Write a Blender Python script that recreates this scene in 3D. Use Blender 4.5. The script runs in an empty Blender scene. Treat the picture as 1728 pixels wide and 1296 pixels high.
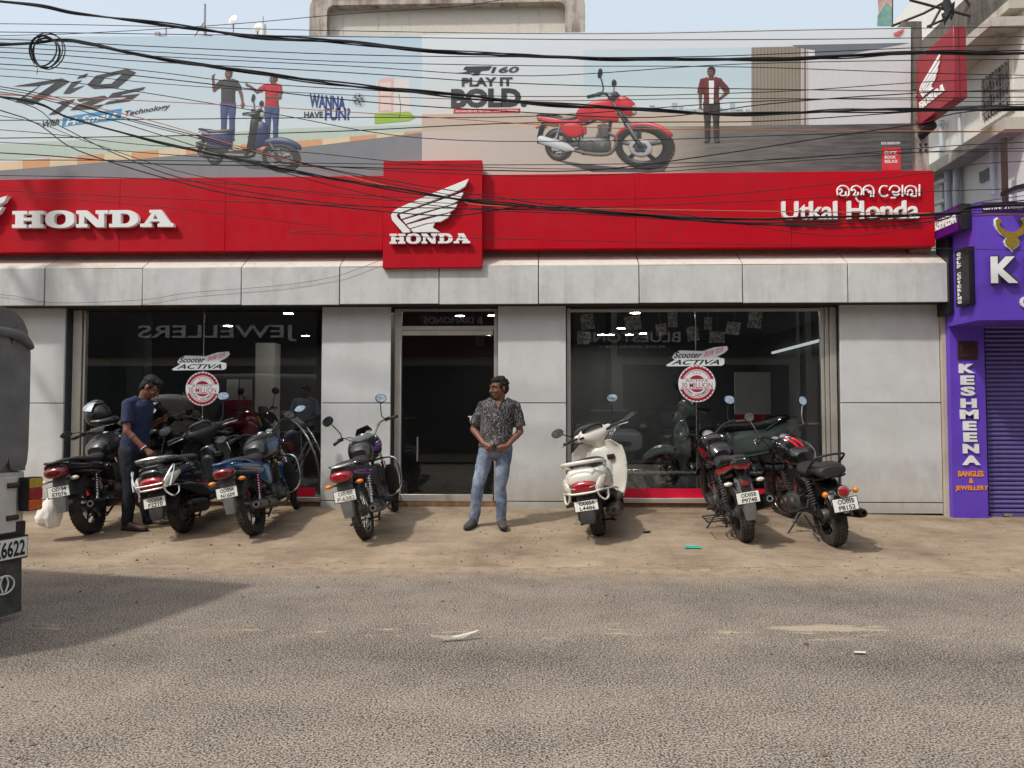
import bpy, bmesh, math, random
from mathutils import Vector, Matrix, Euler, Quaternion
R = math.radians
random.seed(7)
S = bpy.context.scene
COL = S.collection
# ------------------------------------------------------------------ camera, world, sun, exposure
F = 1290.0; CAMZ = 1.40; YAW = R(1.75); PITCH = math.atan(52 / F)
cam = bpy.data.cameras.new('camera'); cam.sensor_width = 36; cam.lens = 36 * F / 1728
cam.clip_start = .05; cam.clip_end = 2000
camo = bpy.data.objects.new('camera', cam); COL.objects.link(camo)
camo.location = (0, 0, CAMZ); camo.rotation_euler = (R(90) + PITCH, 0, YAW)
S.camera = camo
SUNV = Vector((.60, .53, -1.0)).normalized()
W = bpy.data.worlds.new('World'); S.world = W; W.use_nodes = True
nt = W.node_tree; bg = nt.nodes['Background']
sky = nt.nodes.new('ShaderNodeTexSky'); sky.sky_type = 'NISHITA'; sky.sun_disc = False
sky.sun_elevation = math.asin(-SUNV.z)
sky.sun_rotation = math.atan2(-SUNV.x, -SUNV.y)
sky.air_density = 1.0; sky.dust_density = 7.0; sky.ozone_density = 1.2
hz = nt.nodes.new('ShaderNodeMix'); hz.data_type = 'RGBA'; hz.inputs[0].default_value = .62      # thin even haze over the whole sky
nt.links.new(sky.outputs[0], hz.inputs[6]); hz.inputs[7].default_value = (5.6, 6.2, 6.7, 1)
nt.links.new(hz.outputs[2], bg.inputs[0]); bg.inputs[1].default_value = .15
sun = bpy.data.lights.new('sun', 'SUN'); sun.energy = 2.35; sun.angle = R(2.4); sun.color = (1, .975, .93)
suno = bpy.data.objects.new('sun', sun); COL.objects.link(suno); suno.location = (-6, -6, 12)
suno.rotation_euler = SUNV.to_track_quat('-Z', 'Y').to_euler()
S.view_settings.view_transform = 'Standard'; S.view_settings.look = 'None'
S.view_settings.exposure = 0.16; S.view_settings.gamma = 1
S.render.engine = 'CYCLES'
try:
    S.cycles.use_denoising = True; S.cycles.denoiser = 'OPENIMAGEDENOISE'
except Exception: pass
S.cycles.max_bounces = 8; S.cycles.transparent_max_bounces = 16
S.cycles.sample_clamp_indirect = 6

# ------------------------------------------------------------------ pixel rays
_f = Vector((-math.sin(YAW) * math.cos(PITCH), math.cos(YAW) * math.cos(PITCH), math.sin(PITCH)))
_r = Vector((math.cos(YAW), math.sin(YAW), 0)); _u = _r.cross(_f)
def ray(u, v): return _f + _r * ((u - 864) / F) - _u * ((v - 648) / F)
def px(u, v, Y):
    d = ray(u, v); t = Y / d.y
    return Vector((d.x * t, Y, CAMZ + d.z * t))
def pxX(u, v, X):
    d = ray(u, v); t = X / d.x
    return Vector((X, d.y * t, CAMZ + d.z * t))
def sst(a, b, x):
    t = max(0., min(1., (x - a) / (b - a))); return t * t * (3 - 2 * t)
RY0, RY1 = 6.95, 9.62
def gz(x, y):
    s = .094 - .030 * sst(1.5, 5.6, x)
    yy = min(max(y, RY0), RY1) - RY0
    return s * yy
def pxg(u, v):
    z = .1
    for _ in range(12):
        d = ray(u, v); t = (z - CAMZ) / d.z; p = d * t; z = gz(p.x, p.y)
    return Vector((p.x, p.y, z))

# ------------------------------------------------------------------ materials
M = {}; PCOL = {}
def _n(nt, t, **kw):
    n = nt.nodes.new(t)
    for k, v in kw.items(): setattr(n, k, v)
    return n
def ramp(nt, fac, stops):
    r = _n(nt, 'ShaderNodeValToRGB'); el = r.color_ramp.elements
    while len(el) < len(stops): el.new(.5)
    for e, (p, c) in zip(el, stops):
        e.position = p; e.color = (*c, 1) if len(c) == 3 else c
    nt.links.new(fac, r.inputs[0]); return r.outputs[0]
def noise(nt, vec, scale, detail=4, rough=.55, dist=0):
    n = _n(nt, 'ShaderNodeTexNoise'); n.inputs['Scale'].default_value = scale
    n.inputs['Detail'].default_value = detail; n.inputs['Roughness'].default_value = rough
    n.inputs['Distortion'].default_value = dist
    if vec: nt.links.new(vec, n.inputs['Vector'])
    return n.outputs['Fac']
def mapping(nt, vec, scale=(1, 1, 1), rot=(0, 0, 0)):
    m = _n(nt, 'ShaderNodeMapping'); m.inputs['Scale'].default_value = scale; m.inputs['Rotation'].default_value = rot
    nt.links.new(vec, m.inputs[0]); return m.outputs[0]
def mix(nt, fac, a, b, mode='MIX'):
    m = _n(nt, 'ShaderNodeMix', data_type='RGBA', blend_type=mode)
    for i, x in ((0, fac), (6, a), (7, b)):
        if isinstance(x, (int, float)): m.inputs[i].default_value = x
        elif isinstance(x, tuple): m.inputs[i].default_value = (*x, 1) if len(x) == 3 else x
        else: nt.links.new(x, m.inputs[i])
    return m.outputs[2]
def math_(nt, op, a, b=0., clamp=False):
    m = _n(nt, 'ShaderNodeMath', operation=op, use_clamp=clamp)
    for i, x in ((0, a), (1, b)):
        if isinstance(x, (int, float)): m.inputs[i].default_value = x
        else: nt.links.new(x, m.inputs[i])
    return m.outputs[0]
def bump(nt, bsdf, h, strength=.3, dist=.01):
    b = _n(nt, 'ShaderNodeBump'); b.inputs['Strength'].default_value = strength; b.inputs['Distance'].default_value = dist
    nt.links.new(h, b.inputs['Height']); nt.links.new(b.outputs[0], bsdf.inputs['Normal'])
def newmat(name):
    m = bpy.data.materials.new(name); m.use_nodes = True
    nt = m.node_tree; b = nt.nodes['Principled BSDF']
    tc = _n(nt, 'ShaderNodeTexCoord').outputs['Object']
    M[name] = m
    return m, nt, b, tc
def pm(name, col, rough=.5, metal=0., var=.12, scale=6., bmp=0., bsc=60., coat=0., dirt=0., dirtcol=(.22, .17, .12), emit=0., spec=.5):
    """plain procedural surface: colour with mottled variation, roughness variation, fine relief, dust specks"""
    m, nt, b, tc = newmat(name); PCOL[name] = col
    n1 = noise(nt, tc, scale, 5)
    lo = tuple(c * (1 - var) for c in col); hi = tuple(min(1, c * (1 + var)) for c in col)
    c = ramp(nt, n1, [(.3, lo), (.7, hi)])
    if dirt > 0:
        n2 = noise(nt, tc, scale * .6, 8, .7)
        dm = ramp(nt, n2, [(.62 - .35 * dirt, (0, 0, 0)), (.85, (dirt,) * 3)])
        c = mix(nt, dm, c, dirtcol)
    nt.links.new(c, b.inputs['Base Color'])
    rr = ramp(nt, noise(nt, tc, scale * 2.3, 4), [(.3, (max(0, rough - .08),) * 3), (.7, (min(1, rough + .08),) * 3)])
    nt.links.new(rr, b.inputs['Roughness'])
    b.inputs['Metallic'].default_value = metal; b.inputs['Coat Weight'].default_value = coat
    b.inputs['Coat Roughness'].default_value = .08; b.inputs['Specular IOR Level'].default_value = spec
    if bmp: bump(nt, b, noise(nt, tc, bsc, 3), bmp, .004)
    if emit:
        b.inputs['Emission Color'].default_value = (*col, 1); b.inputs['Emission Strength'].default_value = emit
    return m
def hexc(r, g, b):
    f = lambda c: (c / 255) / 12.92 if c <= 10 else (((c / 255) + .055) / 1.055) ** 2.4
    return (f(r), f(g), f(b))

# ------------------------------------------------------------------ mesh building
class MB:
    def __init__(s): s.v = []; s.f = []; s.xf = None
    def add(s, vs, fs):
        o = len(s.v)
        if s.xf is not None: vs = [s.xf @ Vector(v) for v in vs]
        s.v += [tuple(v) for v in vs]; s.f += [tuple(i + o for i in f) for f in fs]; return s
    def box(s, c, d, rot=None):
        x, y, z = d[0] / 2, d[1] / 2, d[2] / 2
        vs = [Vector((a * x, b * y, e * z)) for a in (-1, 1) for b in (-1, 1) for e in (-1, 1)]
        m = Euler(rot).to_matrix() if rot else None
        vs = [(m @ v if m else v) + Vector(c) for v in vs]
        return s.add(vs, [(0, 1, 3, 2), (4, 6, 7, 5), (0, 4, 5, 1), (2, 3, 7, 6), (0, 2, 6, 4), (1, 5, 7, 3)])
    def bb(s, a, b):
        return s.box([(p + q) / 2 for p, q in zip(a, b)], [abs(q - p) for p, q in zip(a, b)])
    def tube(s, pts, r, n=8, cap=True, closed=False, smooth=0):
        pts = [Vector(p) for p in pts]
        if smooth: pts = crv(pts, smooth, closed)
        N = len(pts)
        rs = list(r) if isinstance(r, (list, tuple)) else [r] * N
        if len(rs) != N:
            rs = [rs[min(len(rs) - 1, int(i * (len(rs) - 1) / (N - 1)))] * (1 - (i * (len(rs) - 1) / (N - 1)) % 1) + rs[min(len(rs) - 1, int(i * (len(rs) - 1) / (N - 1)) + 1)] * ((i * (len(rs) - 1) / (N - 1)) % 1) for i in range(N)]
        vs = []; fs = []; up = None
        for i, p in enumerate(pts):
            if closed: t = pts[(i + 1) % N] - pts[i - 1]
            else: t = pts[min(i + 1, N - 1)] - pts[max(i - 1, 0)]
            t = t.normalized() if t.length > 1e-9 else Vector((0, 0, 1))
            if up is None: up = t.orthogonal().normalized()
            a = (up - t * up.dot(t)); a = a.normalized() if a.length > 1e-6 else t.orthogonal().normalized()
            up = a; b = t.cross(a)
            for k in range(n):
                w = 2 * math.pi * k / n
                vs.append(p + (a * math.cos(w) + b * math.sin(w)) * rs[i])
        for i in range(N if closed else N - 1):
            j = (i + 1) % N
            for k in range(n):
                l = (k + 1) % n
                fs.append((i * n + k, i * n + l, j * n + l, j * n + k))
        if cap and not closed:
            fs.append(tuple(range(n - 1, -1, -1))); fs.append(tuple((N - 1) * n + k for k in range(n)))
        return s.add(vs, fs)
    def cyl(s, a, b, r, n=16, r2=None): return s.tube([a, b], [r, r if r2 is None else r2], n)
    def lathe(s, prof, o=(0, 0, 0), ax=(0, 0, 1), n=24):
        o = Vector(o); ax = Vector(ax).normalized(); a = ax.orthogonal().normalized(); b = ax.cross(a)
        vs = []; fs = []; P = len(prof)
        for k in range(n):
            w = 2 * math.pi * k / n; d = a * math.cos(w) + b * math.sin(w)
            for (r, h) in prof: vs.append(o + ax * h + d * max(r, 1e-5))
        for k in range(n):
            l = (k + 1) % n
            for i in range(P - 1): fs.append((k * P + i, l * P + i, l * P + i + 1, k * P + i + 1))
        return s.add(vs, fs)
    def loft(s, secs, cap=True, ring=True):
        n = len(secs[0]); vs = [p for q in secs for p in q]; fs = []
        for i in range(len(secs) - 1):
            for k in range(n if ring else n - 1):
                l = (k + 1) % n; fs.append((i * n + k, i * n + l, (i + 1) * n + l, (i + 1) * n + k))
        if cap and ring: fs.append(tuple(range(n - 1, -1, -1))); fs.append(tuple((len(secs) - 1) * n + k for k in range(n)))
        return s.add(vs, fs)
    def body(s, secs, n=16, sub=3, axis='x'):
        """superellipse sections (x, y, z, halfwidth, halfheight[, exponent[, tilt]]) lofted along x"""
        S_ = [list(q) + [2.4, 0][len(q) - 5:] for q in secs]
        if sub > 1:
            P = [Vector(q) if False else q for q in S_]; out = []
            for i in range(len(P) - 1):
                p0, p1, p2, p3 = P[max(i - 1, 0)], P[i], P[i + 1], P[min(i + 2, len(P) - 1)]
                for t in [k / sub for k in range(sub)]:
                    out.append([.5 * (2 * b + (c - a) * t + (2 * a - 5 * b + 4 * c - d) * t * t + (3 * b - a - 3 * c + d) * t ** 3) for a, b, c, d in zip(p0, p1, p2, p3)])
            out.append(P[-1]); S_ = out
        rings = []
        for x, y, z, hw, hh, e, tl in S_:
            e = max(e, .8); ring = []
            for k in range(n):
                w = 2 * math.pi * k / n; cw, sw = math.cos(w), math.sin(w)
                a = math.copysign(abs(cw) ** (2 / e), cw) * max(hw, .001); b = math.copysign(abs(sw) ** (2 / e), sw) * max(hh, .001)
                ring.append(Vector((x - b * math.sin(tl), y + a, z + b * math.cos(tl))))
            rings.append(ring)
        return s.loft(rings)
    def ell(s, c, r, rot=None, n=14, m=9):
        if isinstance(r, (int, float)): r = (r, r, r)
        mt = Euler(rot).to_matrix() if rot else Matrix.Identity(3); c = Vector(c)
        vs = [c + mt @ Vector((0, 0, r[2]))]; fs = []
        for i in range(1, m):
            t = math.pi * i / m
            for k in range(n):
                w = 2 * math.pi * k / n
                vs.append(c + mt @ Vector((r[0] * math.sin(t) * math.cos(w), r[1] * math.sin(t) * math.sin(w), r[2] * math.cos(t))))
        vs.append(c + mt @ Vector((0, 0, -r[2]))); L = len(vs) - 1
        for k in range(n):
            l = (k + 1) % n; fs.append((0, 1 + k, 1 + l)); fs.append((L, L - n + l, L - n + k))
            for i in range(m - 2): fs.append((1 + i * n + k, 1 + (i + 1) * n + k, 1 + (i + 1) * n + l, 1 + i * n + l))
        return s.add(vs, fs)
    def prism(s, poly, d, org=(0, 0, 0), ax=(1, 0, 0), ay=(0, 0, 1)):
        """polygon in the plane ax, ay extruded by vector along ax x ay, half to each side"""
        ax = Vector(ax); ay = Vector(ay); nz = ax.cross(ay).normalized(); o = Vector(org); n = len(poly)
        A = [o + ax * p[0] + ay * p[1] + nz * d / 2 for p in poly]; B = [o + ax * p[0] + ay * p[1] - nz * d / 2 for p in poly]
        fs = [tuple(range(n)), tuple(range(2 * n - 1, n - 1, -1))] + [(k, n + k, n + (k + 1) % n, (k + 1) % n) for k in range(n)]
        return s.add(A + B, fs)
    def quad(s, a, b, c, d): return s.add([a, b, c, d], [(0, 1, 2, 3)])
    def mesh(s, me, mat=None):
        return s.add([mat @ v.co if mat else v.co for v in me.vertices], [tuple(p.vertices) for p in me.polygons])
    def build(s, name, mat, parent=None, smooth=True, bevel=0., angle=40, kind=None, loc=None, sub=0):
        me = bpy.data.meshes.new(name); me.from_pydata(s.v, [], s.f); me.update()
        bm = bmesh.new(); bm.from_mesh(me); bmesh.ops.recalc_face_normals(bm, faces=bm.faces); bm.to_mesh(me); bm.free()
        if smooth:
            me.shade_smooth()
            try: me.set_sharp_from_angle(angle=R(angle))
            except Exception: pass
        o = bpy.data.objects.new(name, me); COL.objects.link(o)
        if mat: me.materials.append(M[mat] if isinstance(mat, str) else mat)
        if parent: o.parent = parent
        if loc: o.location = loc
        if bevel:
            b = o.modifiers.new('bevel', 'BEVEL'); b.width = bevel; b.segments = 2; b.limit_method = 'ANGLE'
        if sub:
            b = o.modifiers.new('sub', 'SUBSURF'); b.levels = sub; b.render_levels = sub
        if kind: o['kind'] = kind
        return o
def crv(pts, k=4, closed=False):
    P = [Vector(p) for p in pts]; N = len(P); out = []
    for i in range(N if closed else N - 1):
        if closed: a, b, c, d = P[i - 1], P[i], P[(i + 1) % N], P[(i + 2) % N]
        else: a, b, c, d = P[max(i - 1, 0)], P[i], P[i + 1], P[min(i + 2, N - 1)]
        for j in range(k):
            t = j / k
            out.append(.5 * (2 * b + (c - a) * t + (2 * a - 5 * b + 4 * c - d) * t * t + (3 * b - a - 3 * c + d) * t ** 3))
    if not closed: out.append(P[-1])
    return out
def tag(o, label, cat=None, group=None, kind=None):
    o['label'] = label
    if cat: o['category'] = cat
    if group: o['group'] = group
    if kind: o['kind'] = kind
    return o
def thing(name, label, cat, loc=(0, 0, 0), rot=(0, 0, 0), group=None):
    o = bpy.data.objects.new(name, None); COL.objects.link(o); o.empty_display_size = .1
    o.location = loc; o.rotation_euler = rot
    return tag(o, label, cat, group)
def fill2d(polys, ext=0.):
    """closed 2D outlines (holes by even-odd) as a flat or extruded mesh in x, z; returns mesh data"""
    cu = bpy.data.curves.new('shape', 'CURVE'); cu.dimensions = '2D'; cu.fill_mode = 'BOTH'; cu.extrude = ext / 2
    for p in polys:
        sp = cu.splines.new('POLY'); sp.points.add(len(p) - 1); sp.use_cyclic_u = True
        for q, c in zip(sp.points, p): q.co = (c[0], c[1], 0, 1)
    return _curve_mesh(cu)
def _curve_mesh(cu):
    ob = bpy.data.objects.new('shape', cu)
    me = ob.to_mesh()
    vs = [Vector((v.co.x, -v.co.z, v.co.y)) for v in me.vertices]; fs = [tuple(p.vertices) for p in me.polygons]
    ob.to_mesh_clear(); bpy.data.objects.remove(ob); bpy.data.curves.remove(cu)
    return vs, fs
_tc = {}
def text2d(t, h=1., w=None, bold=0., shear=0., ext=0., spacing=1.):
    """text as flat / extruded outline in x, z with its lower left corner at the origin; h = overall height, w = overall width"""
    key = (t, bold, ext, spacing, h, w)
    cu = bpy.data.curves.new('t', 'FONT'); cu.body = t; cu.space_character = spacing
    cu.offset = bold; cu.resolution_u = 3; cu.fill_mode = 'BOTH'; cu.extrude = 0 if ext == 0 else .5
    vs, fs = _curve_mesh(cu)
    x0 = min(v.x for v in vs); x1 = max(v.x for v in vs); z0 = min(v.z for v in vs); z1 = max(v.z for v in vs)
    kz = h / (z1 - z0); kx = kz if w is None else w / (x1 - x0)
    vs = [Vector(((v.x - x0) * kx + shear * (v.z - z0) * kz, v.y * ext, (v.z - z0) * kz)) for v in vs]
    return vs, fs
def islands(vs, fs, gap=0.):
    """split into letters: connected pieces, merged where they overlap in x"""
    par = list(range(len(vs)))
    def fd(a):
        while par[a] != a: par[a] = par[par[a]]; a = par[a]
        return a
    for f in fs:
        for a in f[1:]: par[fd(f[0])] = fd(a)
    g = {}
    for f in fs: g.setdefault(fd(f[0]), []).append(f)
    it = []
    for k, F_ in g.items():
        xs = [vs[i].x for f in F_ for i in f]; it.append([min(xs), max(xs), F_])
    it.sort(key=lambda q: q[0]); out = []
    for a in it:
        if out and a[0] < out[-1][1] - gap - .3 * min(a[1] - a[0], out[-1][1] - out[-1][0]):
            out[-1][1] = max(out[-1][1], a[1]); out[-1][2] += a[2]
        else: out.append(a)
    return [q[2] for q in out]
def letters(vs, fs, name, mat, parent, org, ax=(1, 0, 0), ay=(0, 0, 1), label=None, split=True, flip=False):
    """place 2D letters (x, depth y, z) on the plane through org; each letter a mesh of its own"""
    ax = Vector(ax).normalized(); ay = Vector(ay).normalized(); nn = ay.cross(ax)   # towards viewer for ax=X, ay=Z -> -Y... 
    org = Vector(org); out = []
    P = [org + ax * v.x + ay * v.z - nn * v.y * -1 for v in vs]
    for F_ in (islands(vs, fs) if split else [fs]):
        ids = sorted({i for f in F_ for i in f}); mp = {a: b for b, a in enumerate(ids)}
        mb = MB(); mb.add([P[i] for i in ids], [tuple(mp[i] for i in f) for f in F_])
        out.append(mb.build(name, mat, parent, smooth=False))
    return out
# ------------------------------------------------------------------ setting materials
def wb(mb, name, mat, parent=None, **kw):
    """build from world coordinates under a parent that may be moved"""
    o = mb.build(name, mat, parent, **kw)
    if parent: o.matrix_parent_inverse = parent.matrix_basis.inverted()
    return o
def wthing(name, label, cat, loc, group=None):
    return thing(name, label, cat, loc, group=group)
def road_mat():
    m, nt, b, tc = newmat('asphalt')
    # worn aggregate: dark stones in dusty tan binder
    n1 = noise(nt, tc, 96, 2.5, .62, .35); n2 = noise(nt, tc, 260, 2, .6)
    sp = math_(nt, 'ADD', math_(nt, 'MULTIPLY', n1, .74), math_(nt, 'MULTIPLY', n2, .26))
    big = noise(nt, mapping(nt, tc, (.5, .9, 1)), .7, 4, .55); mid = noise(nt, tc, 2.6, 6, .62)
    wear = math_(nt, 'MULTIPLY', math_(nt, 'SUBTRACT', math_(nt, 'ADD', math_(nt, 'MULTIPLY', big, .6), math_(nt, 'MULTIPLY', mid, .4)), .5), .2)
    sep = _n(nt, 'ShaderNodeSeparateXYZ'); nt.links.new(tc, sep.inputs[0]); Y = sep.outputs['Y']
    def bandm(c, k): return math_(nt, 'SUBTRACT', 1, math_(nt, 'MULTIPLY', math_(nt, 'ABSOLUTE', math_(nt, 'SUBTRACT', Y, c)), k), True)
    f = math_(nt, 'SUBTRACT', math_(nt, 'ADD', sp, wear), math_(nt, 'MULTIPLY', bandm(4.45, 1.6), .035))
    f = math_(nt, 'SUBTRACT', f, math_(nt, 'MULTIPLY', bandm(5.9, .9), .02))
    c = ramp(nt, f, [(.405, hexc(52, 48, 47)), (.46, hexc(92, 85, 81)), (.505, hexc(144, 133, 121)), (.58, hexc(174, 160, 140))])
    # flaked streaks where the surface has worn off along the crown of the road
    pn = noise(nt, mapping(nt, tc, (.7, 3.0, 1)), 4.2, 8, .7)
    pf = math_(nt, 'ADD', math_(nt, 'ADD', pn, math_(nt, 'MULTIPLY', bandm(5.0, 2.0), .13)), math_(nt, 'MULTIPLY', math_(nt, 'SUBTRACT', n1, .5), .35))
    c = mix(nt, ramp(nt, pf, [(.68, (0, 0, 0)), (.74, (.75, .75, .75))]), c, hexc(184, 167, 140))
    # one long sand filled hollow
    g = pxg(1392, 1060); mp = _n(nt, 'ShaderNodeMapping'); mp.inputs['Location'].default_value = (-g.x / .40, -g.y / .11, 0); mp.inputs['Scale'].default_value = (1 / .40, 1 / .11, 0); nt.links.new(tc, mp.inputs[0])
    ln = _n(nt, 'ShaderNodeVectorMath', operation='LENGTH'); nt.links.new(mp.outputs[0], ln.inputs[0]); dl = math_(nt, 'ADD', ln.outputs['Value'], math_(nt, 'MULTIPLY', math_(nt, 'SUBTRACT', pn, .5), 2.4))
    c = mix(nt, ramp(nt, dl, [(.6, (.7,) * 3), (.95, (0,) * 3)]), c, hexc(178, 163, 138)); c = mix(nt, ramp(nt, dl, [(.9, (0,) * 3), (.98, (.55,) * 3), (1.1, (0,) * 3)]), c, hexc(92, 85, 80))
    # dust drifted over the edge of the road
    en = noise(nt, mapping(nt, tc, (.6, 1, 1)), 1.3, 7, .66)
    ed = math_(nt, 'ADD', math_(nt, 'MULTIPLY', math_(nt, 'SUBTRACT', Y, 6.35), 1.15), math_(nt, 'MULTIPLY', math_(nt, 'SUBTRACT', en, .5), 1.1))
    ed = math_(nt, 'ADD', ed, math_(nt, 'MULTIPLY', math_(nt, 'SUBTRACT', n1, .5), .45))
    c = mix(nt, ramp(nt, ed, [(.05, (0, 0, 0)), (.72, (.95, .95, .95))]), c, ramp(nt, math_(nt, 'ADD', math_(nt, 'MULTIPLY', sp, .55), math_(nt, 'MULTIPLY', noise(nt, tc, 7, 6, .7), .45)), [(.40, hexc(112, 96, 80)), (.48, hexc(146, 128, 107)), (.56, hexc(166, 147, 123)), (.64, hexc(184, 166, 142))]))
    nt.links.new(c, b.inputs['Base Color']); b.inputs['Roughness'].default_value = .9
    b.inputs['Specular IOR Level'].default_value = .25
    bump(nt, b, f, .5, .005)
road_mat()
def forecourt_mat():
    m, nt, b, tc = newmat('dusty_concrete')
    n1 = noise(nt, tc, 1.1, 8, .62); n2 = noise(nt, tc, 38, 4, .6); n3 = noise(nt, mapping(nt, tc, (1, 2.2, 1)), 3.2, 8, .7)
    f = math_(nt, 'ADD', math_(nt, 'MULTIPLY', n1, .55), math_(nt, 'ADD', math_(nt, 'MULTIPLY', n3, .3), math_(nt, 'MULTIPLY', n2, .15)))
    c = ramp(nt, f, [(.34, hexc(108, 94, 79)), (.47, hexc(142, 125, 105)), (.58, hexc(162, 144, 122)), (.7, hexc(182, 165, 144))])
    rs = noise(nt, tc, .8, 6, .7)
    c = mix(nt, ramp(nt, rs, [(.62, (0, 0, 0)), (.8, (.4, .4, .4))]), c, hexc(160, 112, 86))
    ol = noise(nt, tc, 2.1, 4, .5)
    c = mix(nt, ramp(nt, ol, [(.64, (0, 0, 0)), (.74, (.45, .45, .45))]), c, hexc(98, 84, 70))
    vo = _n(nt, 'ShaderNodeTexVoronoi', feature='DISTANCE_TO_EDGE'); vo.inputs['Scale'].default_value = .42
    dv = _n(nt, 'ShaderNodeVectorMath', operation='ADD'); ns = _n(nt, 'ShaderNodeTexNoise'); ns.inputs['Scale'].default_value = 2.5; ns.inputs['Detail'].default_value = 8
    nt.links.new(tc, ns.inputs['Vector']); nt.links.new(tc, dv.inputs[0])
    sc = _n(nt, 'ShaderNodeVectorMath', operation='SCALE'); sc.inputs['Scale'].default_value = .6; nt.links.new(ns.outputs['Color'], sc.inputs[0]); nt.links.new(sc.outputs[0], dv.inputs[1])
    nt.links.new(dv.outputs[0], vo.inputs['Vector'])
    ck = ramp(nt, vo.outputs['Distance'], [(.0, (.3, .3, .3)), (.004, (0, 0, 0))])
    c = mix(nt, ck, c, hexc(92, 76, 60))
    sep = _n(nt, 'ShaderNodeSeparateXYZ'); nt.links.new(tc, sep.inputs[0]); wob = noise(nt, mapping(nt, tc, (1, 0, 0)), 1.3, 8, .7)
    for y0_, am in ((7.12, .55), (7.42, .3)):      # broken tar edge and a crack along the apron
        ln_ = math_(nt, 'ABSOLUTE', math_(nt, 'SUBTRACT', math_(nt, 'SUBTRACT', sep.outputs['Y'], y0_), math_(nt, 'MULTIPLY', math_(nt, 'SUBTRACT', wob, .5), am))); gap = noise(nt, tc, 3.1 + y0_, 5, .7)
        c = mix(nt, math_(nt, 'MULTIPLY', ramp(nt, ln_, [(.0, (.8,) * 3), (.016, (0,) * 3)]), ramp(nt, gap, [(.48, (0,) * 3), (.58, (1,) * 3)])), c, hexc(92, 72, 56))
    tyre = noise(nt, mapping(nt, tc, (9, .5, 1)), 1.2, 5, .6); c = mix(nt, ramp(nt, tyre, [(.58, (0,) * 3), (.72, (.22,) * 3)]), c, hexc(104, 92, 80))
    gr_ = noise(nt, tc, 120, 3, .7); c = mix(nt, ramp(nt, gr_, [(.56, (0,) * 3), (.66, (.35,) * 3)]), c, hexc(108, 92, 74))
    nt.links.new(c, b.inputs['Base Color']); b.inputs['Roughness'].default_value = .93
    b.inputs['Specular IOR Level'].default_value = .2
    bump(nt, b, f, .55, .02)
forecourt_mat()
pm('earth', hexc(150, 130, 104), .95, var=.25, scale=1.5, bmp=.5, bsc=20)
def streak_mat(name, base, stain, amt=.5, sx=6, lo=.5, rough=.75, bmp=.2, fine=30, splash=False, wavy=0.):
    """painted / plastered wall with vertical rain streaks and mould patches"""
    m, nt, b, tc = newmat(name)
    s = noise(nt, mapping(nt, tc, (sx, sx, .45)), 1.6, 7, .65); p = noise(nt, tc, 2.3, 9, .7); g = noise(nt, tc, fine, 4, .6)
    f = math_(nt, 'ADD', math_(nt, 'MULTIPLY', s, .5), math_(nt, 'MULTIPLY', p, .5))
    c = ramp(nt, g, [(.3, tuple(x * .9 for x in base)), (.7, base)])
    c = mix(nt, ramp(nt, f, [(lo, (0, 0, 0)), (lo + .16, (amt,) * 3)]), c, stain)
    if splash:      # mud splashed up from the ground, dust settled in blotches
        sz = _n(nt, 'ShaderNodeSeparateXYZ'); nt.links.new(tc, sz.inputs[0]); d1 = noise(nt, mapping(nt, tc, (5, 5, 2.2)), 1.4, 8, .7)
        lowz = math_(nt, 'SUBTRACT', math_(nt, 'ADD', .62, math_(nt, 'MULTIPLY', d1, .9)), sz.outputs['Z']); c = mix(nt, ramp(nt, lowz, [(.25, (0,) * 3), (.85, (.55,) * 3)]), c, hexc(150, 134, 112))
        sc_ = noise(nt, mapping(nt, tc, (14, 14, 3)), 2.0, 6, .75); c = mix(nt, ramp(nt, sc_, [(.66, (0,) * 3), (.74, (.35,) * 3)]), c, hexc(128, 122, 114))
    if wavy:
        bw = _n(nt, 'ShaderNodeBump'); bw.inputs['Strength'].default_value = wavy; bw.inputs['Distance'].default_value = .05; nt.links.new(noise(nt, tc, 1.7, 2), bw.inputs['Height']); nt.links.new(bw.outputs[0], b.inputs['Coat Normal'])
        rr_ = ramp(nt, p, [(.35, (rough - .1,) * 3), (.7, (rough + .2,) * 3)]); nt.links.new(rr_, b.inputs['Roughness']); nt.links.new(bw.outputs[0], b.inputs['Normal']); nt.links.new(c, b.inputs['Base Color']); return m
    nt.links.new(c, b.inputs['Base Color']); b.inputs['Roughness'].default_value = rough
    bump(nt, b, g, bmp, .004); return m
streak_mat('silver_panel', hexc(214, 215, 213), hexc(186, 183, 176), .4, 2.2, .5, .4, .01, 5, splash=True, wavy=.10)
M['silver_panel'].node_tree.nodes['Principled BSDF'].inputs['Metallic'].default_value = .08
streak_mat('canopy_panel', hexc(206, 207, 205), hexc(160, 153, 142), .5, 4, .48, .45, .02, 9, wavy=.12)
streak_mat('canopy_top', hexc(210, 203, 192), hexc(168, 122, 80), .6, 9, .53, .6, .05, 9)
streak_mat('stained_plaster', hexc(206, 200, 188), hexc(84, 78, 72), .8, 6, .56)
streak_mat('old_white_wall', hexc(226, 224, 216), hexc(140, 134, 126), .55, 3, .55)
streak_mat('mouldy_concrete', hexc(112, 104, 94), hexc(34, 31, 29), .9, 5, .45)
streak_mat('peeling_plaster', hexc(186, 176, 164), hexc(82, 52, 46), .9, 5, .46)
streak_mat('beige_plaster', hexc(196, 184, 164), hexc(120, 104, 84), .6, 5, .55)
streak_mat('ledge_concrete', hexc(190, 182, 168), hexc(70, 64, 58), .8, 3, .5)
streak_mat('signal_red', hexc(188, 2, 27), hexc(160, 14, 30), .5, 5, .5, .42, .0, 3, wavy=.10)
M['signal_red'].node_tree.nodes['Principled BSDF'].inputs['Specular IOR Level'].default_value = .22
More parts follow.
